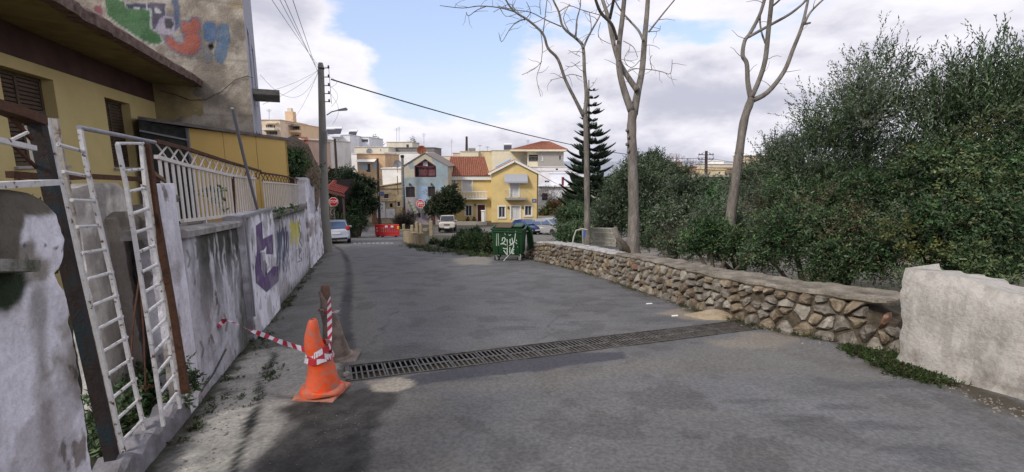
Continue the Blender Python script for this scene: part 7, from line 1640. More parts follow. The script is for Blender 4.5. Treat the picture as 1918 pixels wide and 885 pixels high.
building('far_house', 'far low tan house on the skyline between blue gable and cream apartments', 'house', 120, 848, 866, 287, tanm, 10, []); building('far_house', 'far low cream house on the skyline just right of the blue gable', 'house', 130, 815, 850, 293, crm2, 10, [])
# --- right side skyline
t, F, e = building('unfinished_building', 'unfinished concrete building with open dark bays under a long flat slab', 'building', 58, 1310, 1425, 331, wallc('raw_concrete', (0.20, 0.18, 0.14), .15), 9, [(1331, 335, 1345, 347, 'log'), (1351, 335, 1368, 347, 'log'), (1380, 335, 1396, 347, 'log')]); slabp(t, F, 1298, 327.5, 1428, 331.5, 1.0, wallc('pale_concrete_slab', (0.33, 0.31, 0.26)), 'roof_slab', -.5)
building('cream_house', 'cream block standing on the slab of the unfinished building', 'house', 66, 1336, 1358, 318, yb, 6, [(1346, 322, 1350, 327, 'win')]); building('tan_house', 'tan brick house with a dark door right of the cream block', 'house', 67, 1356, 1405, 316, wallc('tan_brick', (0.28, 0.20, 0.15), .12), 6, [(1385, 318, 1392, 327, 'dark')])
building('white_house', 'long pale house along the skyline behind the third bare tree', 'house', 90, 1340, 1500, 308, whC, 10, [(1400, 312, 1404, 317, 'dark'), (1420, 312, 1424, 317, 'dark')]); building('white_house', 'small pale roof room rising above the long skyline house', 'house', 95, 1345, 1356, 302, whA, 6, []); building('cream_house', 'cream block on the skyline behind the large right shrubs', 'house', 78, 1416, 1475, 292, wallc('peach_render', (0.576, 0.456, 0.336), .1), 8, [(1424, 297, 1430, 303, 'win'), (1440, 297, 1446, 303, 'win')])
t, F, e = building('brick_house', 'reddish brick house behind the bare pinkish twigs right of the middle trunk', 'house', 74, 1252, 1278, 304, wallc('reddish_brick', (0.30, 0.19, 0.15), .15), 7, [(1258, 309, 1262, 314, 'win')]); building('brick_house', 'lower reddish brick house at the foot of the far wooden pole', 'house', 72, 1276, 1306, 313, wallc('reddish_brick', (0.30, 0.19, 0.15), .15), 7, [(1284, 318, 1288, 322, 'win')])
building('far_house', 'far pale house on the skyline left of the middle trunk', 'house', 110, 1195, 1250, 306, whC, 8, [])
# left red tiled canopy houses beside the pole
t = thing('tiled_canopy_house', 'low house with a red tiled roof edge and dark porch beside the concrete utility pole', 'house', onG2(606, 440))
a, b = atY(594, 352, 30), atY(601, 372, 26)
tileroof('tiled_roof', t, atY(606, 352, 27), atY(603, 352, 29), atY(594, 322, 29), atY(598, 316, 27), 8, 7, material('red_tiles', [(0.3, (0.24, 0.05, 0.04)), (0.7, (0.36, 0.10, 0.08))], scale=5, bump=.2), .06)
m = MB(); q = [atY(603, 352, 27.2), atY(600, 354, 29), atY(600, 354, 29) - Vector((5, 0, 0)), atY(603, 352, 27.2) - Vector((5, 0, 0))]; m.prism([Vector((p.x, p.y, -6)) for p in q], (0, 0, 6 + q[0].z - .2)); m.build('walls', wallc('brick_red_render', (0.22, 0.09, 0.07)), t, True)
t = thing('porch_roof', 'dark porch with a red tiled edge among the left trees', 'porch', onG2(635, 432)); pa, pb = atY(607, 345, 33), atY(643, 355, 35)
tileroof('tiled_roof', t, pa - Vector((0, 0, .35)), pb - Vector((0, 0, .35)), pb + Vector((-.3, 2.4, .12)), pa + Vector((-.3, 2.4, .12)), 12, 5, MATS['red_tiles'], .06)
m = MB(); m.beam(pa - Vector((0, 0, .5)), pb - Vector((0, 0, .5)), .2, .2); m.build('fascia', MATS['brick_red_render'], t, True)
for p in (pa.lerp(pb, .1), pa.lerp(pb, .95)): m = MB(); m.beam(Vector((p.x, p.y + .1, -6.3)), p + Vector((0, .1, -.5)), .14, .14, up=(0, 1, 0)); m.build('post', woodp, t, True)
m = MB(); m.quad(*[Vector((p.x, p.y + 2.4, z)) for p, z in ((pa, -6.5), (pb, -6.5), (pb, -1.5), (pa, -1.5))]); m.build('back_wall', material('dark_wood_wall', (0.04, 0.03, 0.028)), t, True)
# roof antennas
for k, (u, v0, v1, Y, lab) in enumerate(((743, 240, 266, 100, 'tall thin aerial above the cream roof room'), (747.5, 238, 266, 101, 'thin mast with cross bars just right of the tall aerial'), (794, 250, 281, 90, 'thin aerial mast above the grey concrete storey'), (989, 262, 283, 90, 'thin aerial beside the hip roofed house'), (899, 272, 284, 92, 'short rod on the straw yellow roof'), (913, 275, 284, 92, 'shorter rod near the right end of the straw yellow roof'), (846, 262, 293, 110, 'faint aerial left of the dark roof mast'), (504, 205, 226, 78, 'branched aerial on the tan apartment roof'), (1380, 264, 308, 90, 'thin aerial left of the third bare trunk'))):
    a = atY(u, v0, Y); b = atY(u, v1, Y); m = MB(); m.tube([b, a], .035, 5)
    for j, s_ in enumerate((.08, .14, .2, .5)): p = a.lerp(b, s_ if j < 3 else .02); m.beam(p + Vector((-.5 + .1 * j, 0, 0)), p + Vector((.5 - .1 * j, 0, 0)), .03, .03)
    tag(m.build('roof_aerial', wireg), lab, 'aerial')
c_ = atY(884, 281, 95); m = MB(); m.tube([c_ + Vector((-.7, 0, 0)), c_ + Vector((.7, 0, 0))], .38, 10); m.box(c_ - Vector((0, 0, .5)), (1.2, .6, .5)); tag(m.build('water_tank', greym), 'dark cylindrical water tank on the cream flat roof right of the mast', 'water tank')
# ================================================================== vegetation
LEAF = leafmat(); bark = material('pale_smooth_bark', [(0.3, (0.10, 0.088, 0.076)), (0.5, (0.17, 0.152, 0.135)), (0.7, (0.24, 0.22, 0.20))], scale=4, bump=.6, bscale=16, stretch=(2, 2, .5), fine=.12)
barkd = material('dark_bark', [(0.3, (0.05, 0.04, 0.03)), (0.7, (0.11, 0.09, 0.07))], scale=5, bump=.4, bscale=20)
def unit(n, g): v = g.normal(size=(n, 3)); return v / np.linalg.norm(v, axis=1)[:, None]
def leaves(name, blobs, shoots, per, ll, lw, sl, up, cols, seed, parent=None, surf=2.2, droop=0.0, zmin=None, squash=1.0, spread=.55, clump=0):
    """foliage: leafy shoots spread through ellipsoid clumps. blobs [(centre, (rx, ry, rz), weight)]"""
    g = np.random.default_rng(seed)
    if clump:                                   # break each crown ellipsoid into separate leafy clumps with gaps between
        nb = []
        for (c, r, w_) in blobs:
            for q in unit(clump, g):
                k = .42 + .50 * g.random(); f = .24 + .20 * g.random(); nb.append((Vector(c) + Vector((q[0] * r[0] * k, q[1] * r[1] * k, q[2] * r[2] * k)), (r[0] * f, r[1] * f, r[2] * f * .8), w_ * f * f))
            nb.append((Vector(c), (r[0] * .55, r[1] * .55, r[2] * .55), w_ * .08))
        blobs = nb
    W = np.array([b[2] for b in blobs], float); W /= W.sum(); ids = g.choice(len(blobs), shoots, p=W)
    C = np.array([tuple(b[0]) for b in blobs])[ids]; R = np.array([b[1] for b in blobs])[ids]
    d = unit(shoots, g); rad = g.random(shoots) ** (1 / surf); lump = 1 + .22 * np.sin(d[:, 0] * 5 + ids) * np.sin(d[:, 2] * 6 + ids * 2) + .12 * g.normal(size=shoots)
    B = C + d * R * (rad * lump)[:, None]
    sd_ = d * .8 + np.array([0, 0, up]) + g.normal(size=(shoots, 3)) * .45; sd_ /= np.linalg.norm(sd_, axis=1)[:, None]
    sl_ = sl * (.5 + g.random(shoots) * .9); t = (np.arange(per) + .5) / per
    P = B[:, None, :] + sd_[:, None, :] * (sl_[:, None] * t[None, :])[:, :, None]; P[:, :, 2] -= droop * (sl_[:, None] * t[None, :] ** 2)
    P = P.reshape(-1, 3); S_ = np.repeat(sd_, per, 0); n = len(P)
    ld = S_ * (1 - spread) + unit(n, g) * spread * 1.3; ld /= np.linalg.norm(ld, axis=1)[:, None]
    sdv = np.cross(ld, unit(n, g)); sdv /= (np.linalg.norm(sdv, axis=1)[:, None] + 1e-9)
    L_ = ll * (.6 + .8 * g.random(n)); w_ = lw * (.7 + .6 * g.random(n))
    if zmin is not None:
        k = P[:, 2] > (zmin(P[:, 0], P[:, 1]) if callable(zmin) else zmin); P, ld, sdv, L_, w_ = P[k], ld[k], sdv[k], L_[k], w_[k]; cid = np.repeat(np.arange(shoots), per)[k]
    else: cid = np.repeat(np.arange(shoots), per)
    n = len(P); bend = np.cross(ld, sdv) * (L_ * .12)[:, None]
    V = np.stack([P, P + ld * (L_ * .45)[:, None] + sdv * (w_ / 2)[:, None] + bend, P + ld * L_[:, None], P + ld * (L_ * .45)[:, None] - sdv * (w_ / 2)[:, None] + bend], 1).reshape(-1, 3)
    Q = np.arange(n * 4).reshape(-1, 4); cc = np.array(cols); pick = np.where(g.random(shoots) < .55, g.choice(len(cc), len(blobs))[ids], g.choice(len(cc), shoots)); base = cc[pick][cid]; base = base * (.65 + .7 * g.random(shoots))[cid][:, None] * (.55 + .8 * g.random(len(blobs)))[ids][cid][:, None] * (.8 + .4 * g.random(n))[:, None]
    o = mesh_obj(name, V, None, LEAF, parent, True, quads=Q, cols=np.repeat(base, 4, 0)); return o
def blob(u, v, r, Y, ry=1.0, w=None, rz=1.0):
    c = atY(u, v, Y); k = r * Y / FPX; return (c, (k, k * ry, k * rz), (w if w is not None else (r * r)))
OLV = [(0.07, 0.10, 0.055), (0.095, 0.125, 0.075), (0.05, 0.075, 0.04), (0.14, 0.17, 0.12)]
OLD_ = [(0.05, 0.085, 0.04), (0.07, 0.11, 0.05), (0.035, 0.06, 0.03), (0.10, 0.14, 0.075)]
GRN = [(0.045, 0.10, 0.035), (0.07, 0.125, 0.045), (0.03, 0.065, 0.026), (0.11, 0.145, 0.065)]
def stems(root, P0, tips, r0, mt=None, name='stem', joined=True):
    m = MB()
    for tp in tips:
        mid = P0.lerp(Vector(tp), .5) + Vector((rng.uniform(-.1, .1), rng.uniform(-.1, .1), rng.uniform(0, .1))); m.tube([P0, mid, Vector(tp)], [r0, r0 * .7, r0 * .25], 6)
    return m.build(name, mt or barkd, root, True, smooth=True)
ground_z = lambda x, y: terrain(np.asarray(x), np.asarray(y)) + .02
def bush(name, label, cat, blobs, shoots, per, ll, lw, sl, up, cols, seed, **k):
    k.setdefault('clump', 9 if blobs[0][1][0] > .35 else 0)
    c = sum((b[0] for b in blobs), Vector((0, 0, 0))) / len(blobs); zb = float(terrain(np.array([c.x]), np.array([c.y]))[0]); t = thing(name, label, cat, (c.x, c.y, zb))
    leaves('foliage', blobs, shoots, per, ll, lw, sl, up, cols, seed, t, zmin=ground_z, **k)
    st = stems(t, Vector((c.x, c.y, zb - .1)), [b[0] for b in blobs[:7]], .05 + .012 * c.y / 8); return t
# right hand shrubs behind the stone wall
bush('oleander_shrub', 'tall feathery olive green shrub whose leafy top rises against the sky, right of centre', 'shrub',
     [blob(1650, 185, 82, 9.5, .8), blob(1560, 235, 70, 9.5, .9), blob(1720, 230, 70, 9.5, .9), blob(1600, 300, 95, 9.3, .8), blob(1500, 290, 55, 9.8, 1), blob(1460, 340, 40, 10.2, 1), blob(1690, 340, 100, 9.2, .8), blob(1530, 380, 80, 9.2, .8), blob(1640, 130, 30, 9.6, 1), blob(1600, 330, 60, 10.5, 1), blob(1680, 310, 60, 10.5, 1), blob(1540, 350, 60, 10.5, 1), blob(1740, 330, 60, 10.5, 1)], 3300, 20, .075, .020, .62, 1.0, OLV + OLD_[:2], 11, surf=1.5, spread=.4)
bush('oleander_shrub', 'open leafy shoots of the shrub reaching above the dark bush at the right edge', 'shrub',
     [blob(1850, 215, 62, 8.4, .8), blob(1790, 215, 50, 8.6, .8), blob(1900, 220, 70, 8.3, .8), blob(1760, 270, 60, 8.8, .8), blob(1960, 230, 90, 8.0, .8), blob(1820, 175, 24, 8.4, 1)], 1050, 22, .085, .024, .95, 1.7, OLV + OLD_, 12, surf=1.5, spread=.35)
bush('evergreen_bush', 'dense dark green bush filling the right edge behind the white wall', 'bush',
     [blob(1870, 330, 95, 7.2, .9), blob(1780, 380, 95, 7.4, .9), blob(1890, 440, 100, 6.8, .8), blob(1770, 450, 75, 7.1, .7), blob(1700, 420, 70, 7.8, .8), blob(1980, 380, 120, 6.8, .8), blob(1800, 290, 60, 7.9, .8), blob(1900, 275, 70, 7.6, .8), blob(1710, 340, 45, 8.3, .8), blob(1720, 500, 50, 7.2, .6), blob(1840, 500, 60, 6.6, .6)], 5200, 16, .055, .026, .28, .3, GRN + OLD_ + [(0.12, 0.13, 0.045)], 13, surf=2.6, droop=.2)
bush('evergreen_bush', 'lower dark bush between the third bare tree and the dense right hand bush', 'bush',
     [blob(1560, 440, 75, 8.3, .9), blob(1480, 440, 65, 8.8, .9), blob(1640, 470, 60, 7.8, .8), blob(1590, 370, 70, 8.9, .9), blob(1470, 370, 50, 9.6, .9), blob(1430, 470, 40, 8.8, .7), blob(1540, 500, 45, 7.9, .6)], 4200, 16, .055, .022, .30, .2, OLD_ + GRN[:2] + [(0.10, 0.09, 0.05)], 14, surf=2.5, droop=.25)
bush('olive_tree', 'grey green olive bush around the foot of the third bare tree', 'olive tree',
     [blob(1440, 330, 48, 13.5, 1), blob(1420, 400, 60, 12.5, 1), blob(1350, 430, 45, 12, .9), blob(1480, 290, 36, 13.2, 1), blob(1400, 345, 34, 14, 1), blob(1390, 450, 45, 11.2, .8), blob(1300, 450, 26, 12, .8)], 3800, 15, .07, .02, .36, .35, OLV, 15, surf=2.4)
bush('green_shrub', 'bright green leafy shrub just behind the stone wall left of the third bare tree', 'shrub',
     [blob(1325, 440, 30, 10.4, .9), blob(1365, 455, 36, 10.2, .9), blob(1410, 470, 34, 9.6, .8), blob(1300, 462, 20, 10.4, .8)], 1100, 15, .07, .025, .25, .5, GRN, 16)
# olive grove in the middle distance, each tree its own
gro = [('large dark olive tree directly behind the middle bare trunk', [blob(1190, 350, 52, 27), blob(1240, 370, 50, 26), blob(1165, 400, 42, 26), blob(1210, 320, 32, 28), blob(1225, 420, 45, 25)], 4200, 21),
       ('grey olive tree right of the middle bare trunk, below the brick houses', [blob(1285, 385, 42, 24), blob(1265, 420, 42, 23), blob(1310, 360, 26, 26), blob(1320, 410, 34, 22)], 2600, 22),
       ('olive tree around the far wooden pole', [blob(1345, 375, 34, 24), blob(1370, 355, 24, 26), blob(1330, 365, 22, 27), blob(1350, 410, 30, 20)], 2000, 23),
       ('small olive tree between the left and middle bare trunks', [blob(1142, 375, 24, 29), blob(1135, 410, 26, 28), blob(1160, 345, 20, 30)], 1500, 24),
       ('dark upright olive crown rising right of the middle bare trunk', [blob(1218, 318, 26, 30), blob(1245, 335, 30, 30), blob(1190, 312, 18, 31)], 1500, 25)]
for lab, bl, n_, sd_ in gro: bush('olive_tree', lab, 'olive tree', bl, n_, 13, .17, .055, .62, .35, OLV + OLD_[:1] if sd_ != 23 else OLV + GRN[:1], sd_, surf=2.3)
bush('bramble', 'straggling dark undergrowth along the olive grove behind the stone wall', 'undergrowth', [blob(1250, 455, 22, 17, 1), blob(1290, 450, 24, 16, 1), blob(1330, 460, 20, 14), blob(1215, 448, 16, 18), blob(1270, 470, 14, 13)], 900, 12, .09, .03, .35, .3, OLD_ + [(0.10, 0.08, 0.05)], 26, surf=1.5)
# dark clipped bush left of the left trunk
bush('evergreen_bush', 'dark upright bush hiding the silver people carrier, left of the left bare trunk', 'bush', [blob(1072, 420, 28, 22), blob(1065, 445, 24, 20), blob(1080, 398, 16, 23), blob(1058, 405, 12, 22), blob(1085, 440, 18, 20)], 1700, 14, .12, .04, .38, .6, OLD_ + GRN[:1], 27)
bush('garden_shrub', 'reddish brown and green garden shrub beside the picket fence', 'shrub', [blob(1040, 392, 12, 60), blob(1052, 385, 13, 61), blob(1066, 392, 15, 59), blob(1022, 400, 9, 60)], 600, 12, .3, .1, .8, .6, [(0.16, 0.08, 0.04), (0.06, 0.10, 0.03), (0.10, 0.09, 0.03)], 28)
# hedge before the car park
bush('hedge', 'low green hedge of weeds between tan parapet and green container', 'hedge', [blob(815, 459, 8, 27), blob(835, 463, 9, 25), blob(855, 462, 13, 23.5), blob(878, 460, 17, 22), blob(900, 461, 18, 21), blob(922, 460, 16, 20), blob(868, 445, 9, 24), blob(890, 446, 12, 22.5)], 3000, 12, .11, .045, .26, .7, GRN + [(0.07, 0.13, 0.03)], 29, surf=2.6)
# trees of the left corner
bush('dark_tree', 'dark round tree above the planted corner, left of the wooden pole', 'tree', [blob(668, 372, 28, 38), blob(650, 350, 24, 39), blob(682, 350, 14, 40), blob(655, 395, 22, 37), blob(685, 385, 14, 38)], 3000, 13, .22, .08, .6, .2, [(0.012, 0.028, 0.012), (0.02, 0.04, 0.015), (0.035, 0.055, 0.022)], 30, surf=2.6)
bush('dark_tree', 'drooping dark olive tree just right of the utility pole', 'tree', [blob(633, 335, 20, 46), blob(622, 325, 14, 47), blob(645, 330, 14, 47), blob(618, 350, 14, 44)], 1500, 13, .24, .07, .7, -.3, [(0.03, 0.035, 0.015), (0.05, 0.05, 0.022), (0.02, 0.035, 0.015)], 31, droop=.5)
for lab, bl, sd_ in (('leafy dark shrub in the planted corner by the left kerb', [blob(652, 420, 15, 36), blob(638, 418, 13, 36)], 32), ('darker shrub at the right end of the planted corner', [blob(672, 413, 13, 37), blob(664, 422, 12, 36)], 33)):
    bush('shrub', lab, 'shrub', bl, 700, 12, .17, .05, .5, .8, OLD_ + GRN[:1], sd_)
bush('round_tree', 'dark leafy round tree behind the champagne off-road car', 'tree', [blob(838, 374, 18, 51), blob(820, 378, 15, 51), blob(852, 383, 14, 51), blob(845, 361, 9, 52), blob(832, 394, 9, 50.5), blob(808, 388, 11, 52)], 2300, 13, .26, .10, .6, .2, [(0.018, 0.035, 0.014), (0.03, 0.05, 0.02), (0.045, 0.06, 0.03)], 34, surf=2.6)
bush('bare_shrub', 'dark tangled heap of dead stems left of the blue house door', 'dead plants', [blob(757, 416, 13, 52), blob(770, 413, 14, 53), blob(745, 418, 8, 52)], 500, 10, .3, .035, .7, .5, [(0.03, 0.025, 0.02), (0.06, 0.05, 0.04)], 35)
bush('ivy', 'dark ivy hanging over the rubble bank beyond the yellow shed', 'ivy', [blob(550, 300, 16, 17), blob(566, 320, 16, 18), blob(545, 325, 14, 16.5), blob(575, 330, 11, 19), blob(560, 345, 16, 17.5), blob(576, 350, 10, 18.5), blob(590, 318, 6, 19)], 1700, 12, .09, .05, .3, -.1, OLD_ + GRN[:2], 36)
o = rock('rubble_bank', atY(556, 345, 17.8), .85, stone_mats[2], 77, squash=(1.2, 1.3, 2.3)); tag(o, 'grey brown rubble bank beyond the yellow shed, overgrown with ivy', 'rock bank')
for (u, v, lab) in ((519, 396, 'small green plant growing from the mossy coping, left tuft'), (548, 390, 'small green plant growing from the mossy coping, right tuft')):
    c = atW(u, v, .0); t = thing('wall_plant', lab, 'plant', c); leaves('foliage', [(c + Vector((.02, 0, 0)), (.06, .06, .06), 1)], 26, 8, .04, .022, .09, .3, GRN, 40 + u, t, droop=.4)
c = atW(401, 362, .28); t = thing('wall_plant', 'thin green stem growing through the white picket fence', 'plant', c); leaves('foliage', [(c, (.05, .05, .15), 1)], 20, 8, .05, .03, .12, .3, GRN, 43, t)
# plants in the gap behind the ladders
def weeds(label, pts, n, r, h, seed, cols=GRN, ll=.05, lw=.02, name='weeds', kind='stuff'):
    bl = [(Vector(p) + Vector((0, 0, h * .4)), (r, r, h * .6), 1) for p in pts]; o = leaves(name, bl, n, 7, ll, lw, h * .6, 1.0, cols, seed, None, surf=3); tag(o, label, None if kind == 'stuff' else 'plant', kind=kind); return o
P = [atW(u, v, .45) for u, v in ((200, 790), (215, 830), (235, 800), (250, 760), (270, 740), (285, 770), (300, 790), (230, 860), (262, 830), (290, 820), (320, 740), (180, 850))]
weeds('dark green weeds growing in the gap below the ladder gates', P, 800, .16, .20, 51, OLD_ + GRN)
P = [atW(u, v, .05) for u, v in ((345, 720), (352, 735), (338, 760), (330, 700))]
weeds('green weeds at the foot of the pillar', P, 200, .06, .11, 52, OLD_ + GRN)
P = [atW(u, v, .6) for u, v in ((148, 415), (150, 445), (154, 475), (157, 500))]; bush('green_shrub', 'small green shrub between the dark post and the plaster slab', 'shrub', [(p - WN * .3, (.07, .07, .09), 1) for p in P], 260, 8, .05, .03, .10, .3, GRN, 53)
g_ = np.random.default_rng(60)
def strip(label, pts, n, h, seed, wid, cols, ll=.03, lw=.008, thr=.42):
    """low growth scattered along a line on the ground"""
    g = np.random.default_rng(seed); P = [Vector((p[0], p[1], 0)) for p in pts]; C = []
    for k in range(n):
        i = g.integers(0, len(P) - 1); t = g.random(); q = P[i].lerp(P[i + 1], t); q = q + Vector((g.normal() * wid, g.normal() * wid, 0)); 
        if fbm(q.x * 1.5, q.y * 1.5, 3, 3) < thr: continue
        q.z = float(G(q.x, q.y)); C.append((q, (.03, .03, .01), 1))
    o = leaves('ground_weeds', C, len(C) * 3, 6, ll, lw, h, 1.2, cols, seed, None, surf=2); return tag(o, label, kind='stuff')
WL = [(Wx(y) + .13, y) for y in (2.2, 3, 4, 5, 6, 7.5, 9, 11, 14, 18)]
MOSS = [(0.03, 0.055, 0.015), (0.05, 0.07, 0.02), (0.09, 0.10, 0.04), (0.06, 0.045, 0.025)]
strip('weeds and moss growing along the foot of the left wall', WL, 260, .035, 61, .05, MOSS)
RL = [(p[0] - .12, p[1]) for p in STONE_LINE]; strip('moss and weeds along the foot of the stone wall', RL, 380, .045, 62, .07, MOSS)
Pm = gp((1610, 655), (1660, 670), (1700, 690), (1745, 708)); strip('bright moss at the crumbling end of the white wall', [(x - .10, y - .07) for x, y in Pm], 1500, .05, 63, .08, [(0.02, 0.045, 0.010), (0.035, 0.065, 0.015), (0.05, 0.045, 0.02)], .03, .012, 0)
Pm = gp((505, 680), (495, 730), (455, 800), (440, 850)); strip('tufts of grass along the broken concrete edge', Pm, 90, .03, 64, .05, MOSS + GRN)
Pm = gp((770, 460), (800, 468), (850, 474), (905, 481)); strip('rough grass verge in front of the hedge', Pm, 700, .12, 65, .35, GRN + MOSS, .08, .02)
# crumbs of stone and litter along the walls
def crumbs(label, line, n, wid, seed, rmin=.006, rmax=.022, col=None):
    g = np.random.default_rng(seed); m = MB()
    for k in range(n):
        i = g.integers(0, len(line) - 1); t = g.random(); x = line[i][0] + (line[i + 1][0] - line[i][0]) * t + g.normal() * wid; y = line[i][1] + (line[i + 1][1] - line[i][1]) * t + g.normal() * wid
        r = rmin + (rmax - rmin) * g.random() ** 3; z = float(G(x, y)) + r * .3; a = g.random() * 6.28
        m.add([Vector((x, y, z)) + Vector((r * math.cos(a + j * 1.57) * (1 + .4 * g.random()), r * math.sin(a + j * 1.57), -r * .3)) for j in range(4)] + [Vector((x, y, z + r * .8))], [(0, 1, 4), (1, 2, 4), (2, 3, 4), (3, 0, 4)])
    return tag(m.build('rubble_crumbs', col or material('crumb_stone', [(0.3, (0.10, 0.09, 0.075)), (0.7, (0.28, 0.26, 0.23))], scale=30)), label, kind='stuff')
crumbs('crumbs of plaster and gravel along the left wall', [(x + .1, y) for x, y in WL], 700, .12, 70, .005, .018); crumbs('crumbs of stone along the stone wall', RL, 420, .14, 71); crumbs('crumbs of render and gravel along the foot of the white wall', gp((1640, 655), (1700, 700), (1760, 718), (1918, 780)), 420, .08, 75, .004, .016); crumbs('grit scattered over the road', [(-1, 3), (1, 4), (0, 6), (-2, 8), (2, 5), (0, 10)], 260, 1.1, 72, .003, .010)
crumbs('gravel on the wet broken patch', gp((560, 780), (640, 800), (600, 860)), 160, .25, 73, .002, .006)
for k, (u, v) in enumerate(((1210, 571), (1258, 594), (1300, 595))):
    p = onG2(u, v, .006); m = MB(); m.quad(p, p + Vector((.13 - .02 * k, .01, .004)), p + Vector((.12, .07, .006)), p + Vector((.02, .06, .002))); o = m.build('paper_scrap', whp); tag(o, ('white scrap of litter on the road left of the sand', 'small pale scrap between litter and sand heap', 'pale flake of plaster right beside the sand heap')[k], 'litter')

# ---- bare trees
def limb(m, pts, r, Y, dy=0.0, seed=0, n=9):
    """pts photo points (u, v), r radii in photo pixels, growing away from the trunk plane by dy metres"""
    k = len(pts); P = [atY(u, v, Y + dy * (i / max(1, k - 1))) for i, (u, v) in enumerate(pts)]; m.tube(P, [q * .88 * Y / FPX for q in r], n)
def smooth_pts(pts, r, sub=4):
    P = []; R_ = []; n = len(pts)
    for i in range(n - 1):
        p0 = pts[max(i - 1, 0)]; p1 = pts[i]; p2 = pts[i + 1]; p3 = pts[min(i + 2, n - 1)]
        for j in range(sub):
            t = j / sub; f = lambda a, b, c, d: .5 * (2 * b + (c - a) * t + (2 * a - 5 * b + 4 * c - d) * t * t + (3 * b - a - 3 * c + d) * t ** 3)
            P.append((f(p0[0], p1[0], p2[0], p3[0]), f(p0[1], p1[1], p2[1], p3[1]))); R_.append(r[i] + (r[i + 1] - r[i]) * t)
    P.append(pts[-1]); R_.append(r[-1]); return P, R_
def bare_tree(label, Y, trunk, limbs, twigs, seed, mt=bark, extra=None):
    base = atY(trunk[0][0], trunk[0][1], Y); t = thing('bare_tree', label, 'tree', base); g = random.Random(seed)
    m = MB(); P, R_ = smooth_pts([q[:2] for q in trunk], [q[2] for q in trunk]); 
    R_ = [r * (1 + .06 * math.sin(i * 1.7)) for i, r in enumerate(R_)]; limb(m, P, R_, Y, 0, n=14); shade_auto(m.build('trunk', mt, t, True), 60)
    for k, L_ in enumerate(limbs):
        m = MB(); P, R_ = smooth_pts([q[:2] for q in L_], [q[2] for q in L_]); limb(m, P, R_, Y, g.uniform(-1.2, 1.2) if k else .2, n=10); m.build('limb', mt, t, True, smooth=True)
    m = MB()
    for L_ in limbs:                                 # short spurs along the limbs
        P, R_ = smooth_pts([q[:2] for q in L_], [q[2] for q in L_])
        for j in range(5, len(P) - 1, 3):
            if g.random() < .5:
                a = g.choice((-1, 1)) * g.uniform(.2, 1.2) - 1.57; u, v = P[j]; q = [(u, v)]
                for s_ in range(4): a += g.uniform(-.5, .5); u += math.cos(a) * 8; v += math.sin(a) * 8; q.append((u, v))
                limb(m, q, [.8, .6, .5, .4, .3], Y, g.uniform(-.3, .3), n=4)
    for L_ in twigs:
        P, R_ = smooth_pts([q[:2] for q in L_], [max(.45, q[2]) for q in L_], 3); limb(m, P, R_, Y, g.uniform(-.8, .8), n=5)
        for j in range(2, len(P) - 1, 2):             # fine side twigs
            if g.random() < .85:
                a = g.uniform(0, 6.28); u, v = P[j]; q = [(u, v)]
                for s_ in range(3): a += g.uniform(-.6, .6); u += math.cos(a) * 9; v += math.sin(a) * 8; q.append((u, v))
                limb(m, q, [.5, .4, .35, .25], Y, g.uniform(-.3, .3), n=4)
    tag(m.build('twigs', mt, t, True, smooth=True), kind='stuff'); return t
D3 = lambda x, y: (820 + x * .3858, y * .3858)
def dz(pts): return [(*D3(x, y), r) for x, y, r in pts]
bare_tree('leftmost bare tree with a thin pale trunk and a web of twigs reaching left', 15.5, [(1100, 475, 7.5), (1100, 430, 6.5), (1099, 340, 5.8), (1098, 270, 5.2), (1096, 215, 5)],
   [dz([(712, 560, 5), (722, 470, 4.2), (712, 350, 3.6), (706, 235, 3.4), (680, 195, 3), (610, 135, 2.4), (588, 60, 2.1), (560, 0, 1.8), (545, -60, 1.4)]),
    dz([(708, 565, 4.4), (670, 490, 3.5), (620, 390, 3.2), (583, 288, 3), (535, 235, 2.6), (510, 165, 2.4), (440, 100, 2.1), (370, 55, 1.8), (330, 0, 1.4), (310, -50, 1)]),
    dz([(706, 235, 2.4), (730, 180, 2), (775, 100, 1.6), (800, 60, 1.2), (860, 0, .9)]), dz([(670, 190, 1.9), (675, 100, 1.5), (692, 30, 1.2), (690, -40, .9)])],
   [dz([(380, 60, 1.5), (300, 38, 1.2), (200, 30, 1), (120, 40, .8), (10, 28, .6)]), dz([(240, 30, 1), (190, 50, .8), (150, 78, .7), (138, 60, .6)]), dz([(420, 95, 1.3), (380, 110, 1), (345, 150, .8), (310, 205, .6), (296, 160, .5)]),
    dz([(510, 165, 1.2), (520, 90, 1), (530, 0, .8), (540, -30, .6)]), dz([(500, 160, 1), (508, 230, .8), (500, 310, .7), (480, 380, .6), (500, 470, .5)]), dz([(505, 300, .8), (470, 335, .6), (408, 365, .5)]), dz([(600, 130, 1.4), (520, 95, 1.1), (450, 60, .9), (380, 50, .8), (290, 30, .6)]),
    dz([(588, 60, 1), (640, 30, .8), (700, 50, .8), (790, 75, .8)]), dz([(640, 160, 1), (610, 90, .9), (640, 20, .7)]), dz([(420, 100, .8), (450, 60, .7), (430, 10, .5)]), dz([(700, 375, .8), (650, 362, .7), (590, 380, .6), (545, 390, .5)]), dz([(690, 300, .7), (650, 325, .6), (620, 320, .5)]), dz([(735, 60, .8), (745, 140, .7), (720, 200, .6)]), dz([(500, 70, 1), (495, 20, .8), (500, -20, .6)]), dz([(375, 55, .9), (350, 20, .7), (270, 60, .6)]), dz([(300, 38, .8), (330, 80, .6), (380, 70, .5)]), dz([(690, 275, .7), (660, 260, .6), (635, 245, .5)])], 1)
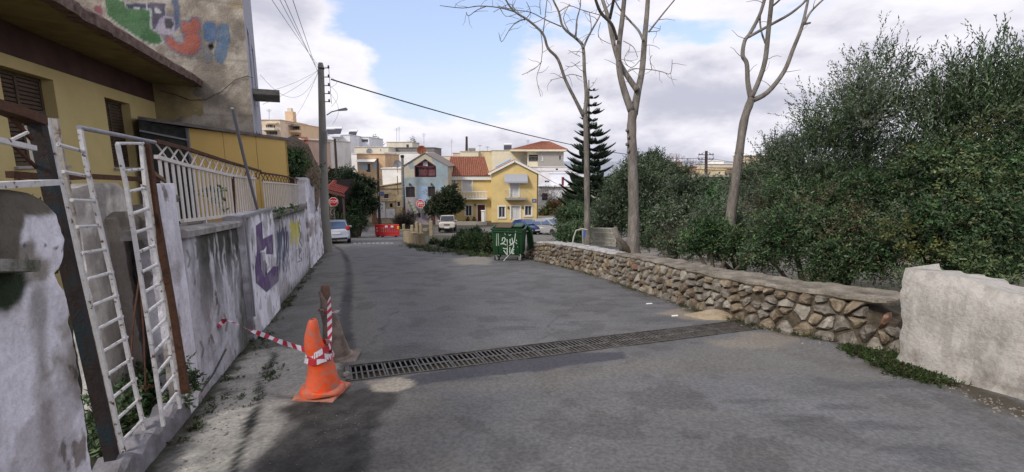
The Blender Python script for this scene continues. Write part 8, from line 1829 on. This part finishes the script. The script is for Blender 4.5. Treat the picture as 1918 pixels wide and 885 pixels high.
t2 = bare_tree('middle bare tree with the thickest trunk, forking twice above the stone wall', 11.5, [(1187, 480, 16), (1186, 455, 13.5), (1187, 420, 12), (1186, 350, 10.5), (1184, 280, 10), (1183, 235, 9.5), (1186, 208, 9.5)],
   [dz([(940, 540, 8), (905, 440, 7), (880, 330, 6), (880, 220, 5.5), (895, 100, 5), (905, 0, 4.6), (912, -70, 4.2)]), dz([(952, 555, 8.5), (970, 450, 7.5), (992, 340, 6.2), (1004, 190, 5.6), (1015, 70, 5), (1022, -30, 4.4), (1030, -90, 4)]),
    dz([(968, 440, 6), (920, 370, 5.4), (878, 295, 5), (850, 200, 4.6), (828, 90, 4.2), (800, 0, 3.8), (780, -60, 3)]), dz([(868, 190, 3.4), (845, 120, 3), (790, 60, 3), (760, -20, 2.4)]), dz([(835, 90, 3.4), (850, 20, 3), (862, -50, 2.4)]), dz([(998, 200, 2.6), (975, 150, 2.4), (930, 100, 2), (880, 40, 1.6), (850, -20, 1.3)]), dz([(1025, 155, 2), (1060, 110, 1.8), (1100, 60, 1.6), (1150, 0, 1.3)])],
   [dz([(925, 350, 1), (960, 335, .9), (1040, 340, .9), (1090, 350, .8), (1130, 358, .7), (1138, 290, .5)]), dz([(985, 290, .8), (940, 330, .7), (905, 290, .6), (930, 240, .5)]), dz([(1030, 155, .8), (1075, 150, .6), (1080, 125, .5)]), dz([(1040, 338, .7), (1030, 290, .6), (1040, 270, .5)]), dz([(900, 200, .8), (950, 230, .7), (970, 280, .6)]), dz([(790, 110, .7), (780, 180, .6), (840, 215, .5)])], 2)
m = MB(); P, R_ = smooth_pts([(1184, 475), (1168, 455), (1160, 440)], [8, 8, 7.5]); 
m = MB(); limb(m, [(1168, 472), (1160, 450), (1150, 427)], [7.5, 6.5, 6], 11.9, n=10); st_ = m.build('sawn_stump', bark, None, smooth=True); tag(st_, 'sawn leaning stump at the foot of the middle bare tree', 'stump')
m = MB(); limb(m, [(1183, 478), (1172, 462), (1161, 449)], [9, 6, 5], 11.45, n=9); m.build('root_branch', barkd, t2, True, smooth=True)
m = MB()
for k in range(4): p = atY(1176 + (k % 2) * 3, 245 + k * 13, 11.42); m.lathe([(.01, 0), (.05, .01), (.035, .05), (.01, .06)], c=p, n=8, R=Matrix.Rotation(math.radians(-80), 3, 'Y'))
m.build('branch_scar', bark, t2, True, smooth=True)
bare_tree('rightmost bare tree, trunk leaning right and forking into three curved limbs', 10.9, [(1362, 475, 13), (1366, 430, 11), (1372, 380, 10), (1383, 300, 8.5), (1393, 230, 8), (1404, 195, 7.5), (1408, 185, 7.5)],
   [dz([(1520, 480, 5.5), (1505, 400, 4.6), (1500, 310, 4.2), (1480, 270, 4), (1490, 200, 3.8), (1515, 165, 3.8), (1560, 80, 3.4), (1590, -10, 3), (1610, -70, 2.4)]), dz([(1522, 475, 5.2), (1560, 390, 4.8), (1590, 290, 4.6), (1605, 150, 4.4), (1615, 60, 4.2), (1625, -40, 4), (1630, -90, 3.4)]), dz([(1525, 490, 5.6), (1600, 450, 4.8), (1680, 350, 4.2), (1725, 240, 3.8), (1765, 140, 3.4), (1785, 60, 2.8), (1800, -10, 2.2)]),
    dz([(1510, 180, 3), (1600, 130, 2.8), (1700, 75, 2.6), (1760, 30, 2.2), (1800, -10, 1.8)]), dz([(1780, 115, 2.4), (1810, 60, 2), (1870, 0, 1.8), (1930, -50, 1.2)]), dz([(1590, 210, 2), (1570, 150, 1.8), (1565, 80, 1.6), (1580, 0, 1.3)]), dz([(1620, 35, 2), (1660, 0, 1.6), (1690, -40, 1.2)])], [dz([(1780, 118, 2.4), (1808, 112, 2)])], 3)
# thin bare trees in the distance
def twig_tree(label, u, v0, v1, Y, n, seed, col, cat='tree', wd=20):
    t = thing('bare_tree', label, cat, atY(u, v1, Y)); g = random.Random(seed); m = MB(); sc_ = Y / FPX
    def grow(u_, v_, a, L_, r, d):
        q = [(u_, v_)]
        for s_ in range(3): a += g.uniform(-.22, .22); u_ += math.cos(a) * L_ / 3; v_ += math.sin(a) * L_ / 3; q.append((u_, v_))
        limb(m, q, [r, r * .85, r * .7, r * .55], Y, g.uniform(-.6, .6), n=4)
        if d > 0:
            for j in range(3): grow(u_, v_, a + g.uniform(-.75, .75), L_ * .72, r * .55, d - 1)
    for k in range(n): grow(u + g.uniform(-wd, wd) * .4, v1, -1.57 + g.uniform(-.5, .5), (v1 - v0) * .42, .8, 3)
    m.build('branches', col, t, True, smooth=True); return t
tw = material('pinkish_twigs', (0.20, 0.13, 0.11)); twg = material('grey_twigs', (0.14, 0.12, 0.11))
twig_tree('bare tree with pinkish grey twigs right of the middle trunk', 1255, 292, 350, 34, 6, 1, tw, wd=30); twig_tree('bare pinkish twiggy tree before the reddish brick house', 1290, 300, 350, 33, 5, 2, tw, wd=26); twig_tree('thin bare pale tree before the white terrace house', 1030, 348, 385, 62, 4, 3, twg, wd=10); twig_tree('thin bare saplings left of the norfolk pine', 1052, 348, 392, 60, 4, 4, twg, wd=14)
twig_tree('tangled bare brambles behind the stone wall, right of the middle trunk', 1245, 420, 470, 12.8, 7, 5, barkd, 'brambles', 60); twig_tree('bare brambles at the foot of the rightmost trunk', 1310, 425, 475, 11.8, 6, 6, barkd, 'brambles', 50); twig_tree('dry pale sticks beside the left trunk at the cream fence', 1122, 440, 468, 14.4, 3, 7, material('dry_sticks', (0.30, 0.26, 0.21)), 'brambles', 50)
twig_tree('bare dark branching shrub left of the round tree', 806, 355, 400, 50, 3, 8, barkd, 'shrub', 10)
# ---- norfolk pines
def norfolk(label, u, vt, vb, Y, rmax, seed, tiers, dens=1.0):
    b = atY(u, vb, Y); tp = atY(u, vt, Y); H = tp.z - b.z; t = thing('norfolk_pine', label, 'pine tree', b); g = random.Random(seed)
    m = MB(); m.tube([b, b.lerp(tp, .5), tp], [H * .016, H * .011, H * .003], 8); m.build('trunk', barkd, t, True, smooth=True)
    m = MB(); ndl = material('norfolk_needles', [(0.3, (0.018, 0.038, 0.02)), (0.7, (0.04, 0.07, 0.035))], scale=2)
    V = []; Q = []; cc = []
    for k in range(tiers):
        f = k / (tiers - 1); z = b.z + H * (.06 + .92 * f); Lb = rmax * (1 - f) ** .8 * (.92 + .16 * g.random()) + .04 * rmax; nb = 6 if f < .85 else 5; a0 = g.uniform(0, 6)
        for j in range(nb):
            if g.random() < .06: continue
            a = a0 + 2 * math.pi * j / nb + g.uniform(-.1, .1); L_ = Lb * g.uniform(.85, 1.08); d = Vector((math.cos(a), math.sin(a), 0)); sdv = Vector((-d.y, d.x, 0)); P = []
            for s_ in range(7): q = s_ / 6; P.append(Vector((b.x, b.y, z)) + d * L_ * q + Vector((0, 0, L_ * (-.10 * math.sin(q * 3.0) + .28 * q * q))))
            m.tube(P, [L_ * .018 * (1 - q / 7) for q in range(7)], 4)
            nbr = int(12 * dens) + 3
            for s_ in range(nbr):
                q = .25 + .75 * (s_ + .5) / nbr; i_ = min(5, int(q * 6)); p = P[i_].lerp(P[i_ + 1], q * 6 - i_); w_ = L_ * .26 * (.6 + .5 * math.sin(q * 3))
                for sg in (-1, 0, 1):
                    e = p + sdv * w_ * sg * .9 + d * w_ * .35 + Vector((0, 0, w_ * (.45 if sg else .6))); h = Vector((0, 0, w_ * .17)); n0 = len(V)
                    V += [p - h * .4, p + h * .4 + d * .02, e + h * .5, e - h * .5]; Q.append((n0, n0 + 1, n0 + 2, n0 + 3)); n0 = len(V); hh = sdv * w_ * .14 if not sg else d * w_ * .14; V += [p - hh * .5, p + hh * .5, e + hh * .6, e - hh * .6]; Q.append((n0, n0 + 1, n0 + 2, n0 + 3))
    tag(m.build('branches', barkd, t, True), kind='stuff'); mesh_obj('needles', np.array([tuple(v) for v in V]), None, ndl, t, True, quads=np.array(Q)); return t
norfolk('tall norfolk pine with upswept tiered branches behind the leftmost bare trunk', 1103, 150, 432, 40, 3.1, 1, 20, 1.0); norfolk('small far norfolk pine beside the white apartment block', 703.5, 249, 276, 125, 2.3, 2, 8, .3); norfolk('smaller far norfolk pine behind the grey concrete storey', 773.5, 252, 279, 125, 1.9, 3, 8, .3)
